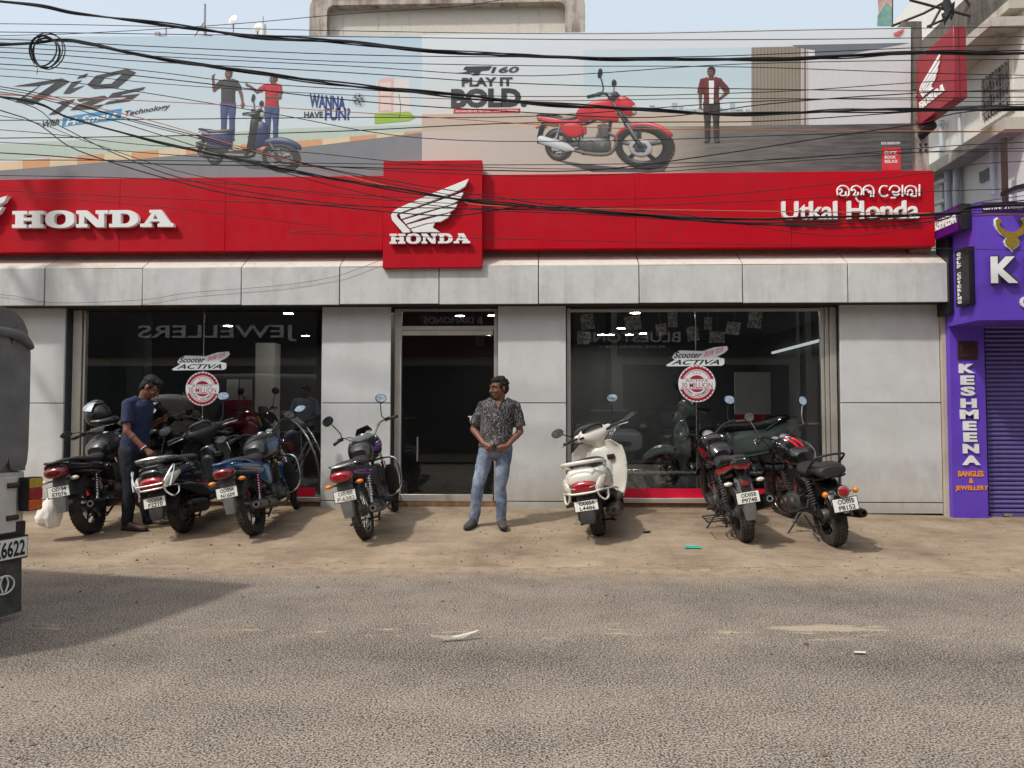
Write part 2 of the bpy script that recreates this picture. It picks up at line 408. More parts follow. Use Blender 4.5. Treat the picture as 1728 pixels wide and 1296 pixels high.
streak_mat('blade_red', hexc(150, 20, 36), hexc(122, 14, 30), .45, 3, .5, .35, .0, 3)
pm('dark_gap', (.012, .012, .013), .8)
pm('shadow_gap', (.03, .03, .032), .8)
pm('reveal_grey', hexc(84, 86, 88), .5, var=.08)
pm('aluminium', hexc(198, 192, 182), .38, .55, var=.08, scale=3, dirt=.25, dirtcol=(.4, .36, .3))
pm('white_paint', hexc(228, 226, 222), .45, var=.04)
pm('letter_white', hexc(236, 236, 234), .35, var=.03)
pm('letter_side', hexc(60, 60, 62), .5)
pm('red_strip', hexc(214, 16, 58), .4, var=.05)
pm('brick_rubble', hexc(128, 98, 72), .95, var=.4, scale=14, bmp=1, bsc=26)
pm('floor_tile', hexc(74, 74, 73), .25, var=.08)
pm('room_wall', hexc(74, 74, 74), .7, var=.05)
pm('room_wall_light', hexc(200, 198, 192), .7, var=.04)
pm('room_ceiling', hexc(70, 69, 68), .8, var=.05)
pm('lamp_lit', (1., .97, .9), .5, emit=110, var=0)
pm('cove_lit', (.92, .97, 1.), .5, emit=.5, var=0)
pm('steel', hexc(196, 196, 194), .28, .9, var=.08)
def glass_mat(name, tint, ior=1.5, boost=1.):
    m = bpy.data.materials.new(name); m.use_nodes = True; nt = m.node_tree; nt.nodes.clear(); M[name] = m
    out = _n(nt, 'ShaderNodeOutputMaterial'); fr = _n(nt, 'ShaderNodeFresnel'); fr.inputs[0].default_value = ior
    tr = _n(nt, 'ShaderNodeBsdfTransparent'); tr.inputs[0].default_value = (*tint, 1)
    gl = _n(nt, 'ShaderNodeBsdfGlossy'); gl.inputs['Roughness'].default_value = .0
    tc = _n(nt, 'ShaderNodeTexCoord').outputs['Object']
    f = math_(nt, 'MULTIPLY', fr.outputs[0], boost)
    bp = _n(nt, 'ShaderNodeBump'); bp.inputs['Strength'].default_value = .012; bp.inputs['Distance'].default_value = .01
    nt.links.new(noise(nt, tc, 1.3, 2), bp.inputs['Height']); nt.links.new(bp.outputs[0], gl.inputs['Normal'])
    mx = _n(nt, 'ShaderNodeMixShader'); nt.links.new(f, mx.inputs[0]); nt.links.new(tr.outputs[0], mx.inputs[1]); nt.links.new(gl.outputs[0], mx.inputs[2])
    nt.links.new(mx.outputs[0], out.inputs[0])
glass_mat('window_glass', (.955, .975, .97), 1.5, 1.8)
glass_mat('door_glass', (.6, .62, .62), 1.5, 1.5)
glass_mat('clear_glass', (.9, .92, .91), 1.45, 1.)

# ------------------------------------------------------------------ ground, road, forecourt
def sheet(name, xs, ys, zf, mat):
    mb = MB(); vs = [(x, y, zf(x, y)) for y in ys for x in xs]; n = len(xs)
    mb.add(vs, [(j * n + i, j * n + i + 1, (j + 1) * n + i + 1, (j + 1) * n + i) for j in range(len(ys) - 1) for i in range(n - 1)])
    o = mb.build(name, mat); o['kind'] = 'structure'; return o
def lin(a, b, n): return [a + (b - a) * i / n for i in range(n + 1)]
sheet('ground', lin(-400, 400, 8), lin(-400, 400, 8), lambda x, y: -.06, 'earth')
sheet('road', lin(-60, 60, 24), lin(-2.6, 7.5, 8), lambda x, y: 0., 'asphalt')
rj = random.Random(3)
def fz(x, y):
    return gz(x, y) + .004 + (-.03 * sst(7.35, 6.75, y)) + .010 * math.sin(x * 1.7 + .6 * y) * sst(6.8, 7.3, y) * sst(9.6, 9.2, y) + .006 * math.sin(x * 5.1 - y * 2.3) * sst(6.8, 7.4, y) * sst(9.6, 9.2, y)
sheet('forecourt_pavement', lin(-60, -8, 8) + lin(-7.8, 7.8, 130) + lin(8, 60, 8), lin(6.7, 9.7, 26), fz, 'dusty_concrete')

# ------------------------------------------------------------------ showroom
YW, YG = 9.50, 9.62           # panel face, glass
def X(u, Y=YW, v=690): return px(u, v, Y).x
def Z(v, Y=YW, u=864): return px(u, v, Y).z
ZB = .20                       # below the paving line
ZS = 2.755                     # soffit
ZH = 2.74
XL, XR = -9.0, X(1590)
bld = wthing('showroom_building', 'single storey motorcycle showroom clad in silver grey panels with large dark windows', 'building', (X(750), 9.6, .25))
pil = [(-9.0, X(107)), (X(542), X(659)), (X(840), X(955.5)), (X(1419), X(1588))]
J1, J2 = Z(680), Z(846)
for (a, b) in pil:
    spl = [a, b] if b - a < 2 else [a, a + (b - a) / 2, b]
    for x0, x1 in zip(spl[:-1], spl[1:]):
        for z0, z1 in ((ZB, J2 - .006), (J2 + .006, J1 - .006), (J1 + .006, ZS)):
            mb = MB(); mb.bb((x0 + .003, YW, z0), (x1 - .003, YW + .03, z1)); wb(mb, 'panel', 'silver_panel', bld, bevel=.003)
    mb = MB(); mb.bb((a + .012, YW + .02, ZB), (b - .012, YW + .42, ZS)); wb(mb, 'pillar', 'reveal_grey', bld)
# plinth bricks, sills and red strips below the glass, window frames, glass
wins = [(X(107), X(542), 'left'), (X(955.5), X(1419), 'right')]
for (a, b, w) in wins:
    zs0, zs1, zr1 = Z(849), Z(841), Z(825)
    mb = MB(); mb.bb((a + .015, YG - .04, ZB), (b - .015, YG + .35, zs0)); wb(mb, 'plinth', 'brick_rubble', bld)
    mb = MB(); mb.bb((a + .015, YG - .07, zs0), (b - .015, YG + .30, zs1)); wb(mb, 'sill', 'aluminium', bld, bevel=.006)
    mb = MB(); mb.bb((a + .10, YG - .012, zs1 + .001), (b - .10, YG - .004, zr1)); wb(mb, 'kick_strip', 'red_strip', bld)
    gl = MB(); gl.bb((a + .1, YG, zs1), (b - .1, YG + .008, ZH)); g = wb(gl, 'window_glass', 'window_glass', bld, smooth=False)
    FR = []
    if w == 'left':
        FR.append(((a + .045, YG - .03, zs1), (a + .16, YG + .05, ZH))); FR.append(((a + .175, YG - .015, zs1), (a + .20, YG + .05, ZH))); FR.append(((b - .03, YG - .02, zs1), (b - .002, YG + .05, ZH)))
    else:
        FR.append(((a + .012, YG - .03, zs1), (a + .06, YG + .05, ZH))); FR.append(((b - .085, YG - .03, zs1), (b - .005, YG + .05, ZH))); FR.append(((b - .14, YG - .02, zs1), (b - .095, YG + .05, ZH))); FR.append(((b - .19, YG - .01, zs1), (b - .15, YG + .05, ZH)))
        FR.append(((a + .06, YG - .03, ZH - .045), (b - .2, YG + .05, ZH - .008)))
    for a_, b_ in FR: fr = MB(); fr.bb(a_, b_); wb(fr, 'window_frame', 'aluminium', bld, bevel=.004)
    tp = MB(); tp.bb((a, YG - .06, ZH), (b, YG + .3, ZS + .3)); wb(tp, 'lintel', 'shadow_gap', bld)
# glass joints
for u in (342, 1175):
    mb = MB(); x = X(u, YG); mb.bb((x - .004, YG - .004, Z(841)), (x + .004, YG + .012, ZH)); wb(mb, 'glass_joint', 'steel', bld)
# entrance door
a, b = X(659), X(840); zt = .34
mb = MB(); mb.bb((a + .005, YG - .03, ZB), (b - .005, YG + .4, Z(847))); wb(mb, 'threshold', 'brick_rubble', bld)
mb = MB(); mb.bb((a + .03, YG - .03, Z(851)), (a + .115, YG + .05, ZH)); mb.bb((b - .052, YG - .03, Z(851)), (b - .004, YG + .05, ZH)); mb.bb((a + .115, YG - .03, Z(557, YG)), (b - .052, YG + .05, Z(550, YG)))
mb.bb((a + .115, YG - .03, ZH - .03), (b - .052, YG + .05, ZH)); wb(mb, 'door_frame', 'aluminium', bld, bevel=.004)
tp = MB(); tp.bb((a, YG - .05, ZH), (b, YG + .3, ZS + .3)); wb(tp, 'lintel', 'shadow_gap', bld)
mb = MB(); mb.bb((a + .115, YG, Z(550, YG)), (b - .052, YG + .006, ZH - .03)); wb(mb, 'transom_glass', 'door_glass', bld, smooth=False)
door = MB(); door.bb((a + .12, YG - .005, Z(834, YG)), (b - .058, YG + .006, Z(566, YG))); door = wb(door, 'door', 'door_glass', bld, smooth=False)
mb = MB(); mb.bb((a + .12, YG - .03, Z(566, YG) + .001), (b - .066, YG + .03, Z(557.5, YG))); wb(mb, 'door_rail', 'aluminium', bld, bevel=.004); mb = MB(); mb.bb((a + .12, YG - .035, Z(846, YG)), (b - .066, YG + .03, Z(834, YG) - .001)); o = wb(mb, 'door_rail', 'aluminium', bld, bevel=.004)
xh = X(706, YG); mb = MB(); mb.tube([(xh, YG - .06, Z(737, YG)), (xh, YG - .06, Z(778, YG))], .011, 10); mb.tube([(xh, YG - .06, Z(742, YG)), (xh, YG, Z(742, YG))], .006, 8); mb.tube([(xh, YG - .06, Z(773, YG)), (xh, YG, Z(773, YG))], .006, 8); o = mb.build('handle', 'steel'); o.parent = door
vs, fs = text2d('TUCKED', Z(702, YG) - Z(711.5, YG), bold=.02)
o = letters(vs, fs, 'door_lettering', 'letter_white', bld, (X(790, YG), YG - .012, Z(711.5, YG)), split=False)[0]; o.matrix_parent_inverse = bld.matrix_basis.inverted()
# canopy: fascia panels and sloped top panels
YC = 9.26; ZC0, ZC1 = Z(512.3, YC), Z(448, YC); YT, ZT = 9.58, Z(428, 9.58)
cu = [-266, -97, 70, 236, 404, 571, 740, 909, 1080, 1256, 1435, 1613]
for a, b in zip(cu[:-1], cu[1:]):
    x0, x1 = X(a, YC) + .006, X(b, YC) - .006
    jy = rj.uniform(-.006, .006); mb = MB(); mb.bb((x0, YC + jy, ZC0 + rj.uniform(-.004, .004)), (x1, YC + .03, ZC1 - .002)); mb.v = [(v[0], v[1] + (rj.uniform(-.004, .004) if v[1] < YC + .02 else 0), v[2]) for v in mb.v]; wb(mb, 'fascia_panel', 'canopy_panel', bld, bevel=.004)
    mb = MB(); d = .012
    mb.add([(x0, YC + .001, ZC1), (x1, YC + .001, ZC1), (x1, YT, ZT), (x0, YT, ZT), (x0, YC + .012, ZC1 - .02), (x1, YC + .012, ZC1 - .02), (x1, YT, ZT - .02), (x0, YT, ZT - .02)],
           [(0, 1, 2, 3), (7, 6, 5, 4), (0, 4, 5, 1), (1, 5, 6, 2), (2, 6, 7, 3), (3, 7, 4, 0)]); wb(mb, 'canopy_top_panel', 'canopy_top', bld)
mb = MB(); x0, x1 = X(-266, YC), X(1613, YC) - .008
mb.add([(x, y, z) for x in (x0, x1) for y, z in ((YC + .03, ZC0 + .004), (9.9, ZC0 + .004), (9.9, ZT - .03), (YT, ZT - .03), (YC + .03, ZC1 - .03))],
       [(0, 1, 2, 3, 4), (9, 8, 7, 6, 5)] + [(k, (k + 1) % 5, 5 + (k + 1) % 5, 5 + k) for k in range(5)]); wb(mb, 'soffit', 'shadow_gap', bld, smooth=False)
# upper wall behind the signs, room box
mb = MB(); mb.bb((-9.5, 9.62, ZT - .05), (X(1578, 9.6), 9.9, 6.0)); wb(mb, 'upper_wall', 'stained_plaster', bld)
RX0, RX1, RYB, ZF, ZCE = -9.3, X(1560), 16.5, .36, 3.0
room = [('room_floor', 'floor_tile', (RX0 - .2, 9.66, ZF - .08), (RX1 + .2, RYB + .2, ZF)), ('room_ceiling', 'room_ceiling', (RX0 - .2, 9.93, ZCE), (RX1 + .2, RYB + .2, ZCE + .2)),
        ('back_wall', 'room_wall', (RX0 - .2, RYB, ZF), (RX1 + .2, RYB + .2, ZCE)), ('side_wall', 'room_wall', (RX0 - .2, 9.66, ZF), (RX0, RYB, ZCE)), ('side_wall', 'room_wall', (RX1, 9.93, ZF), (RX1 + .2, RYB, ZCE)),
        ('roof', 'mouldy_concrete', (RX0 - .2, 9.91, 3.4), (RX1 + .2, RYB + .2, 3.6))]
for n, m_, a, b in room:
    mb = MB(); mb.bb(a, b); wb(mb, n, m_, bld)
# white pillar, lit doorway and dark wall panel inside
mb = MB(); mb.bb((X(430, 12.6), 12.6, ZF), (X(462, 12.6), 12.9, 2.6)); wb(mb, 'inner_column', 'room_wall_light', bld)
mb = MB(); mb.bb((X(118, YG) + .3, 10.4, ZF), (X(118, YG) + .55, 10.6, ZCE)); wb(mb, 'inner_column', 'room_wall', bld)
# parapet top piece with framed plaster
mb = MB()
def rrect(u0, v0, u1, v1, r, Y, n=6):
    a, b = px(u0, v1, Y), px(u1, v0, Y); rr = r * Y / F; out = []
    for cx, cz, s in ((b.x - rr, b.z - rr, 0), (a.x + rr, b.z - rr, 90)):
        for k in range(n + 1): w = R(s + 90 * k / n); out.append((cx + rr * math.cos(w), cz + rr * math.sin(w)))
    return out + [(a.x, a.z), (b.x, a.z)]
outer = rrect(527, -16, 986, 75, 36, 9.8); inner = rrect(556, 12, 953, 75, 12, 9.8)
vs, fs = fill2d([outer, [(p[0], max(p[1], outer[-1][1] + .02)) for p in inner]], .28)
par = wthing('roof_parapet', 'weathered concrete parapet with rounded corners rising behind the billboard', 'parapet', (X(750, 9.8), 9.8, 5.9))
m_ = MB(); m_.add([v + Vector((0, 9.8, 0)) for v in vs], fs); wb(m_, 'parapet_frame', 'peeling_plaster', par, smooth=False)
m_ = MB(); a, b = px(553, 60, 9.8), px(956, 10, 9.8); m_.bb((a.x, 9.78, 5.9), (b.x, 9.9, b.z)); wb(m_, 'parapet_field', 'stained_plaster', par)
m_ = MB(); a, b = px(575, -15, 9.8), px(935, 1, 9.8); m_.bb((a.x, 9.645, b.z), (b.x, 9.70, a.z)); wb(m_, 'parapet_cap_band', 'mouldy_concrete', par)
# end pier of the showroom wall
pier = wthing('end_pier', 'narrow stained concrete pier at the right end of the billboard', 'pier', (X(1557), 9.5, 3.4))
mb = MB(); mb.bb((X(1538, 9.5), 9.5, 3.3), (X(1577, 9.5), 9.9, Z(160, 9.5))); wb(mb, 'pier_lower', 'peeling_plaster', pier)
mb = MB(); mb.bb((X(1536, 9.5), 9.49, Z(160, 9.5)), (X(1569, 9.5), 9.88, Z(47, 9.5))); wb(mb, 'pier_upper', 'mouldy_concrete', pier)
mb = MB(); c = px(1556, 227, 9.49); mb.cyl(c, c + Vector((0, -.25, .02)), .055, 14); wb(mb, 'sign_arm', 'shadow_gap', pier)
for u, v in ((1553, 244), (1562, 244), (1553, 254), (1562, 254)):
    c = px(u, v, 9.5); mb = MB(); mb.cyl(c, c + Vector((0, -.015, 0)), .016, 8); wb(mb, 'bolt', 'shadow_gap', pier)
mb = MB(); mb.bb((X(1589), 9.46, ZB - .1), (X(1603), 9.7, 3.0)); o = mb.build('plaster_strip', 'beige_plaster'); tag(o, 'narrow chipped beige plaster strip between showroom panels and purple shop', 'wall')
# ------------------------------------------------------------------ lettering shapes
def ellp(cx, cy, rx, ry, n=28, e=2.5):
    o = []
    for k in range(n):
        w = 2 * math.pi * k / n; c, s = math.cos(w), math.sin(w)
        o.append((cx + rx * math.copysign(abs(c) ** (2 / e), c), cy + ry * math.copysign(abs(s) ** (2 / e), s)))
    return o
SLAB = {
 'H': (1.7, [[(0,0),(.78,0),(.78,.2),(.62,.2),(.62,.42),(1.08,.42),(1.08,.2),(.92,.2),(.92,0),(1.7,0),(1.7,.2),(1.53,.2),(1.53,.8),(1.7,.8),(1.7,1),(.92,1),(.92,.8),(1.08,.8),(1.08,.6),(.62,.6),(.62,.8),(.78,.8),(.78,1),(0,1),(0,.8),(.17,.8),(.17,.2),(0,.2)]]),
 'O': (1.58, [ellp(.79, .5, .79, .52), ellp(.79, .5, .33, .34)]),
 'N': (1.7, [[(0,0),(.62,0),(.62,.2),(.44,.2),(.44,.66),(1.1,0),(1.52,0),(1.52,.8),(1.7,.8),(1.7,1),(1.05,1),(1.05,.8),(1.22,.8),(1.22,.36),(.56,1),(0,1),(0,.8),(.16,.8),(.16,.2),(0,.2)]]),
 'D': (1.58, [[(0,0)] + [(.93 + .65 * math.sin(a), .5 - .5 * math.cos(a)) for a in [math.pi * k / 12 for k in range(13)]] + [(0,1),(0,.8),(.17,.8),(.17,.2),(0,.2)], [(.62,.2)] + [(.84 + .28 * math.sin(a), .5 - .3 * math.cos(a)) for a in [math.pi * k / 10 for k in range(11)]] + [(.62,.8)]]),
 'A': (1.8, [[(0,0),(.62,0),(.62,.2),(.5,.2),(.57,.32),(1.02,.32),(1.08,.2),(.94,.2),(.94,0),(1.8,0),(1.8,.2),(1.66,.2),(1.12,1),(.48,1),(.48,.83),(.62,.83),(.22,.2),(0,.2)], [(.67,.47),(.93,.47),(.8,.74)]])}
def slab_word(word, parent, u0, v0, u1, v1, Y, depth, mat='letter_white'):
    a, b = px(u0, v1, Y), px(u1, v0, Y); gap = .1
    tot = sum(SLAB[c][0] for c in word) + gap * (len(word) - 1); kx = (b.x - a.x) / tot; kz = b.z - a.z; x = 0
    for c in word:
        w, pol = SLAB[c]
        vs, fs = fill2d([[(p[0] * kx, p[1] * kz) for p in q] for q in pol], depth)
        mb = MB(); mb.add([v + Vector((a.x + x * kx, Y - depth / 2 - .015, a.z)) for v in vs], fs); wb(mb, 'letter', mat, parent, smooth=False); x += w + gap
WING = [[(870,908),(852,945),(805,972),(520,1076),(508,1086),(515,1100),(580,1166),(570,1173),(540,1173),(487,1112),(481,1088),(492,1068),(520,1050),(700,975)],
        [(846,972),(810,986),(524,1084),(533,1106),(600,1083),(785,1034),(828,1008)],
        [(813,1033),(780,1042),(541,1112),(555,1130),(640,1100),(770,1075),(800,1058)],
        [(780,1079),(740,1088),(560,1136),(576,1153),(660,1128),(730,1120),(766,1100)],
        [(700,1128),(660,1134),(581,1158),(592,1172),(726,1172),(690,1150)]]
def wing(parent, to3, depth, mat, name='wing_feather'):
    """to3(x, z) maps wing units (0..1 wide) to world; each feather its own piece"""
    out = []
    for q in WING:
        P = [((p[0] - 481) / 390., (1173 - p[1]) / 390.) for p in q]
        vs, fs = fill2d([P], 1.)
        mb = MB(); mb.add([to3(v.x, v.z, v.y * depth) for v in vs], fs); out.append(wb(mb, name, mat, parent, smooth=False))
    return out
# ------------------------------------------------------------------ red sign band
YB = 9.33
band = wthing('sign_band', 'long red fascia sign board with raised white lettering above the grey canopy', 'sign', (X(800), YB, 3.4))
zb0, zb1 = Z(420, YB), Z(294.5, YB)
us = [-260, 195, 375, 644, 813, 1075, 1340, 1585]
for a, b in zip(us[:-1], us[1:]):
    mb = MB(); mb.bb((X(a, YB) + .0015, YB, zb0), (X(b, YB) - .0015, YB + .2, zb1)); wb(mb, 'board', 'signal_red', band, bevel=.003)
blk = MB(); blk.bb((X(644, 9.2), 9.2, Z(451, 9.2)), (X(813, 9.2), YB + .1, Z(269.5, 9.2))); wb(blk, 'centre_board', 'signal_red', band, bevel=.004)
slab_word('HONDA', band, 27, 356.5, 298, 387, YB, .06)
slab_word('HONDA', band, 659, 395.5, 794, 413, 9.2, .045)
def wing_at(u0, v0, u1, v1, Y, depth, parent, mat='letter_white', name='wing_feather'):
    a, b = px(u0, v1, Y), px(u1, v0, Y); h = 265 / 390.
    return wing(parent, lambda x, z, y: Vector((a.x + x * (b.x - a.x), Y - depth / 2 - .012 + y, a.z + z / h * (b.z - a.z))), depth, mat, name)
wing_at(661, 304, 792, 394, 9.2, .045, band)
wing_at(-110, 332, 20, 412, YB, .06, band)
vs, fs = text2d('Utkal Honda', Z(346, YB) - Z(376, YB), X(1554, YB) - X(1322, YB), bold=.014, ext=.05)
for o in letters(vs, fs, 'letter', 'letter_white', band, (X(1322, YB), YB - .04, Z(376, YB))): o.matrix_parent_inverse = band.matrix_basis.inverted()
OD = [[[(370,300),(366,262),(385,237),(410,232),(435,240),(452,265),(450,298),(432,312)], [(378,262),(396,258),(402,274),(386,290),(402,306),(428,300),(428,272)]],
      [[(468,268),(475,245),(505,232),(535,245),(546,270),(540,303)], [(472,270),(490,260),(500,280),(485,300),(514,302),(520,277)], [(500,318),(518,344),(545,352)]],
      [[(560,302),(556,262),(570,240),(600,230),(625,245),(633,275),(630,312)], [(562,265),(585,260),(597,282),(610,270),(612,312)]],
      [[(732,236),(700,234),(680,250),(675,280),(690,305),(720,309),(736,296)]],
      [[(745,266),(760,240),(785,232),(810,240),(822,262),(800,282),(772,274),(780,295),(800,301),(822,290)], [(758,320),(792,319)]],
      [[(842,226),(842,310)]],
      [[(862,292),(862,255),(885,235),(915,235),(940,250),(944,290)], [(880,302),(885,270),(905,262),(916,285),(902,301),(930,309),(945,302)]],
      [[(966,221),(966,306)]]]
for g in OD:
    mb = MB()
    for st in g:
        P = [px(1328 + x / 4.32, 260 + y / 4.32, YB - .03) for x, y in st]
        mb.tube(P, .0105, 8, smooth=4 if len(P) > 2 else 0)
    wb(mb, 'letter', 'letter_white', band)
# ------------------------------------------------------------------ projecting blade sign
XB = px(1545, 150, 9.42).x
bl = wthing('blade_sign', 'red double sided blade sign with white wing emblem jutting out from the pier', 'sign', (XB + .08, 9.3, 5.0))
q = [pxX(1549, 212, XB), pxX(1611, 166, XB), pxX(1609, 47, XB), pxX(1545, 99.5, XB)]
y0, y1 = (q[0].y + q[3].y) / 2, (q[1].y + q[2].y) / 2; z0 = (q[0].z + q[1].z) / 2; z1 = (q[2].z + q[3].z) / 2
mb = MB(); mb.bb((XB, y1, z0), (XB + .14, y0, z1)); wb(mb, 'sign_box', 'blade_red', bl, bevel=.008)
mb = MB(); mb.bb((XB + .055, y1 - .004, z0 + .01), (XB + .062, y1 + .01, z1 - .01)); wb(mb, 'edge_seam', 'shadow_gap', bl)
H_, L_ = z1 - z0, y0 - y1
wing(bl, lambda x, z, y: Vector((XB - .008 + y, y0 - .10 * L_ - x * .62 * L_, z0 + .36 * H_ + z / .68 * .44 * H_)), .01, 'letter_white')
kx = .68 * L_ / (sum(SLAB[c][0] for c in 'HONDA') + .4); xx = 0
for c in 'HONDA':
    w, pol = SLAB[c]; vs, fs = fill2d([[(p[0] * kx, p[1] * .12 * H_) for p in qq] for qq in pol], .01)
    mb = MB(); mb.add([Vector((XB - .008 + v.y, y0 - .08 * L_ - (v.x + xx * kx), z0 + .2 * H_ + v.z)) for v in vs], fs); wb(mb, 'letter', 'letter_white', bl, smooth=False); xx += w + .1
mb = MB(); mb.cyl((XB + .07, y0 - .05, (z0 + z1) / 2), (XB + .07, 9.55, (z0 + z1) / 2), .03, 10); wb(mb, 'mounting_arm', 'shadow_gap', bl); mb = MB(); mb.cyl((XB + .07, y0 - .05, z0 + .08), (XB + .07, 9.55, z0 + .08), .03, 10); wb(mb, 'mounting_arm', 'shadow_gap', bl)

# ------------------------------------------------------------------ purple jewellery shop on the right
pm('purple', hexc(100, 66, 188), .38, var=.05, scale=2)
pm('purple_dark', hexc(74, 10, 108), .4, var=.05)
pm('purple_shutter', hexc(104, 92, 154), .42, .25, var=.10, scale=4, dirt=.25, dirtcol=(.2, .17, .2))
pm('sign_black', (.012, .011, .014), .35)
pm('orange_print', hexc(240, 150, 30), .5, var=.03)
pm('gold', hexc(170, 140, 50), .35, .6, var=.35, scale=60, bmp=.8, bsc=150)
pm('copper_tile', hexc(70, 40, 42), .45, .4, var=.4, scale=30, bmp=1., bsc=60)
XE = 14.
sh = wthing('jewellery_shop', 'purple fronted jewellery shop with closed roller shutter', 'shop', (X(1700), 9.4, .2))
YP = 9.38; YF = 8.75
zf0 = Z(540, YF, 1690); zf1 = Z(341, YF, 1690); xf = X(1656, YF)
zc0 = ZB - .15
mb = MB(); mb.bb((X(1604.5, YP), YP, zc0), (X(1664, YP), YP + .3, 2.75)); wb(mb, 'column', 'purple', sh, bevel=.004)
# fascia with a chamfered end
xa, ya = X(1616, 9.2), 9.2
pol = [(xa, 9.38), (xa, ya), (xf, YF), (XE, YF), (XE, 9.38)]
mb = MB(); mb.add([(p[0], p[1], z) for z in (zf0, zf1) for p in pol], [(4, 3, 2, 1, 0), (5, 6, 7, 8, 9)] + [(k, (k + 1) % 5, 5 + (k + 1) % 5, 5 + k) for k in range(5)]); wb(mb, 'fascia', 'purple', sh, smooth=False)
mb = MB(); mb.bb((X(1600, 9.3), 9.22, 2.6), (xa - .002, 9.5, zf1 - .1)); wb(mb, 'black_side_wall', 'sign_black', sh)
# shutter slats
xs0 = X(1664, YP + .14) + .004; zb_ = Z(866, YP + .14, 1690); ztop = Z(545, YP + .14, 1690) + .2; n = 46; dz = (ztop - zb_) / n
prof = [(0, -.46), (-.014, -.36), (-.026, -.1), (-.026, .1), (-.014, .36), (0, .46)]
sl = MB(); vs = [(x, p[0], p[1] * dz) for x in (0, XE - xs0) for p in prof]; sl.add(vs, [(k, k + 1, 7 + k, 6 + k) for k in range(5)] + [(0, 6, 11, 5)])
s0 = sl.build('slat', 'purple_shutter', sh, smooth=True, angle=60); s0.matrix_parent_inverse = sh.matrix_basis.inverted()
for k in range(n):
    o = s0 if k == 0 else s0.copy()
    if k: COL.objects.link(o)
    o.location = (xs0, YP + .15, zb_ + (k + .5) * dz)
mb = MB(); mb.bb((xs0, YP + .155, zb_ - .1), (XE, YP + .165, ztop)); wb(mb, 'shutter_backing', 'sign_black', sh)
mb = MB(); mb.bb((xs0, YP + .10, zc0), (XE, YP + .15, zb_)); bar = wb(mb, 'bottom_bar', 'purple_shutter', sh, bevel=.004)
c = px(1698, 868, YP + .1); mb = MB(); mb.box((c.x, YP + .075, c.z), (.10, .04, .035)); mb.cyl((c.x + .02, YP + .05, c.z + .02), (c.x + .02, YP + .05, c.z - .04), .012, 8); wb(mb, 'lock', 'steel', sh)
# lettering
def sign_text(t, u0, v0, u1, v1, Y, mat, parent, bold=.03, ext=.012, name='letter', split=True, ax=None, org=None, sp=1.):
    a, b = px(u0, v1, Y), px(u1, v0, Y); vs, fs = text2d(t, b.z - a.z, b.x - a.x, bold=bold, ext=ext, spacing=sp)
    out = letters(vs, fs, name, mat, parent, (a.x, Y - ext / 2 - .003, a.z), split=split)
    for o in out: o.matrix_parent_inverse = parent.matrix_basis.inverted()
    return out
yy = [614, 633.6, 652.3, 672.5, 691.2, 710.5, 729.6, 749, 768.7]
for c, v in zip('KESHMEENA', yy):
    cx = 1630.5 + (v - 614) * .05; w = {'M': 15, 'S': 11.5, 'E': 11, 'A': 14.5}.get(c, 13)
    sign_text(c, cx - w, v, cx + w, v + 15.8, YP, 'letter_white', sh, .05, .02)
sign_text('BANGLES', 1616.5, 794.5, 1659, 804, YP, 'orange_print', sh, .03, .006)
sign_text('&', 1635, 806.5, 1642, 815.5, YP, 'orange_print', sh, .03, .006)
sign_text('JEWELLERY', 1612, 819.5, 1667, 829, YP, 'orange_print', sh, .03, .006)
a, b = px(1616, 607, YP), px(1649, 576, YP); mb = MB(); mb.bb((a.x, YP - .012, a.z), (b.x, YP - .001, b.z)); mb.bb((a.x + .03, YP - .02, a.z + .03), (b.x - .03, YP - .011, b.z - .03)); wb(mb, 'relief_plaque', 'copper_tile', sh, bevel=.003)
x = 1672
for c, w in zip('KESHMEENA', (44, 36, 40, 44, 56, 36, 36, 46, 48)):
    a, b = px(x, 478, YF), px(x + w, 433, YF)
    vs, fs = text2d(c, b.z - a.z + .012, b.x - a.x + .012, bold=.055, ext=.05); letters(vs, fs, 'letter_rim', 'letter_side', None, (a.x - .006, YF - .027, a.z - .006))[0]
    o = COL.objects[-1]; o.parent = sh; o.matrix_parent_inverse = sh.matrix_basis.inverted()
    sign_text(c, x, 433, x + w, 478, YF - .05, 'letter_white', sh, .04, .012); x += w + 14
mb = MB(); a, b = px(1668, 355, YF), px(1760, 342, YF); mb.bb((xf + .06, YF - .012, zf1 - .11), (XE, YF - .001, zf1 - .005)); wb(mb, 'registration_strip', 'purple_dark', sh)
sign_text('GSTIN: 21BNIPR57', 1658, 345.5, 1745, 354.5, YF - .014, 'letter_white', sh, .03, .004)
sign_text('GOLD', 1720, 500, 1790, 520, YF, 'letter_white', sh, .04, .02)
# necklace emblem
def em(u, v): return px(u, v, YF)
out = [(1678,372),(1682,369),(1687,373),(1683,380),(1688,386),(1697,391),(1706,393),(1715,391),(1722,384),(1724,378),(1720,371),(1725,369),(1729,374),(1733,381),(1730,389),(1722,397),(1714,401),(1718,408),(1716,415),(1710,419),(1706,424),(1702,419),(1696,415),(1693,408),(1697,401),(1688,396),(1681,388),(1678,381)]
for nm, mt, g, d in (('emblem_rim', 'letter_white', 1.06, .02), ('necklace_emblem', 'gold', .98, .03)):
    c0 = (1705.5, 395); P = [em(c0[0] + (u - c0[0]) * g, c0[1] + (v - c0[1]) * g) for u, v in out]
    vs, fs = fill2d([[(p.x, p.z) for p in P]], d); mb = MB(); mb.add([v + Vector((0, YF - d / 2 - .002, 0)) for v in vs], fs); wb(mb, nm, mt, sh, smooth=False)
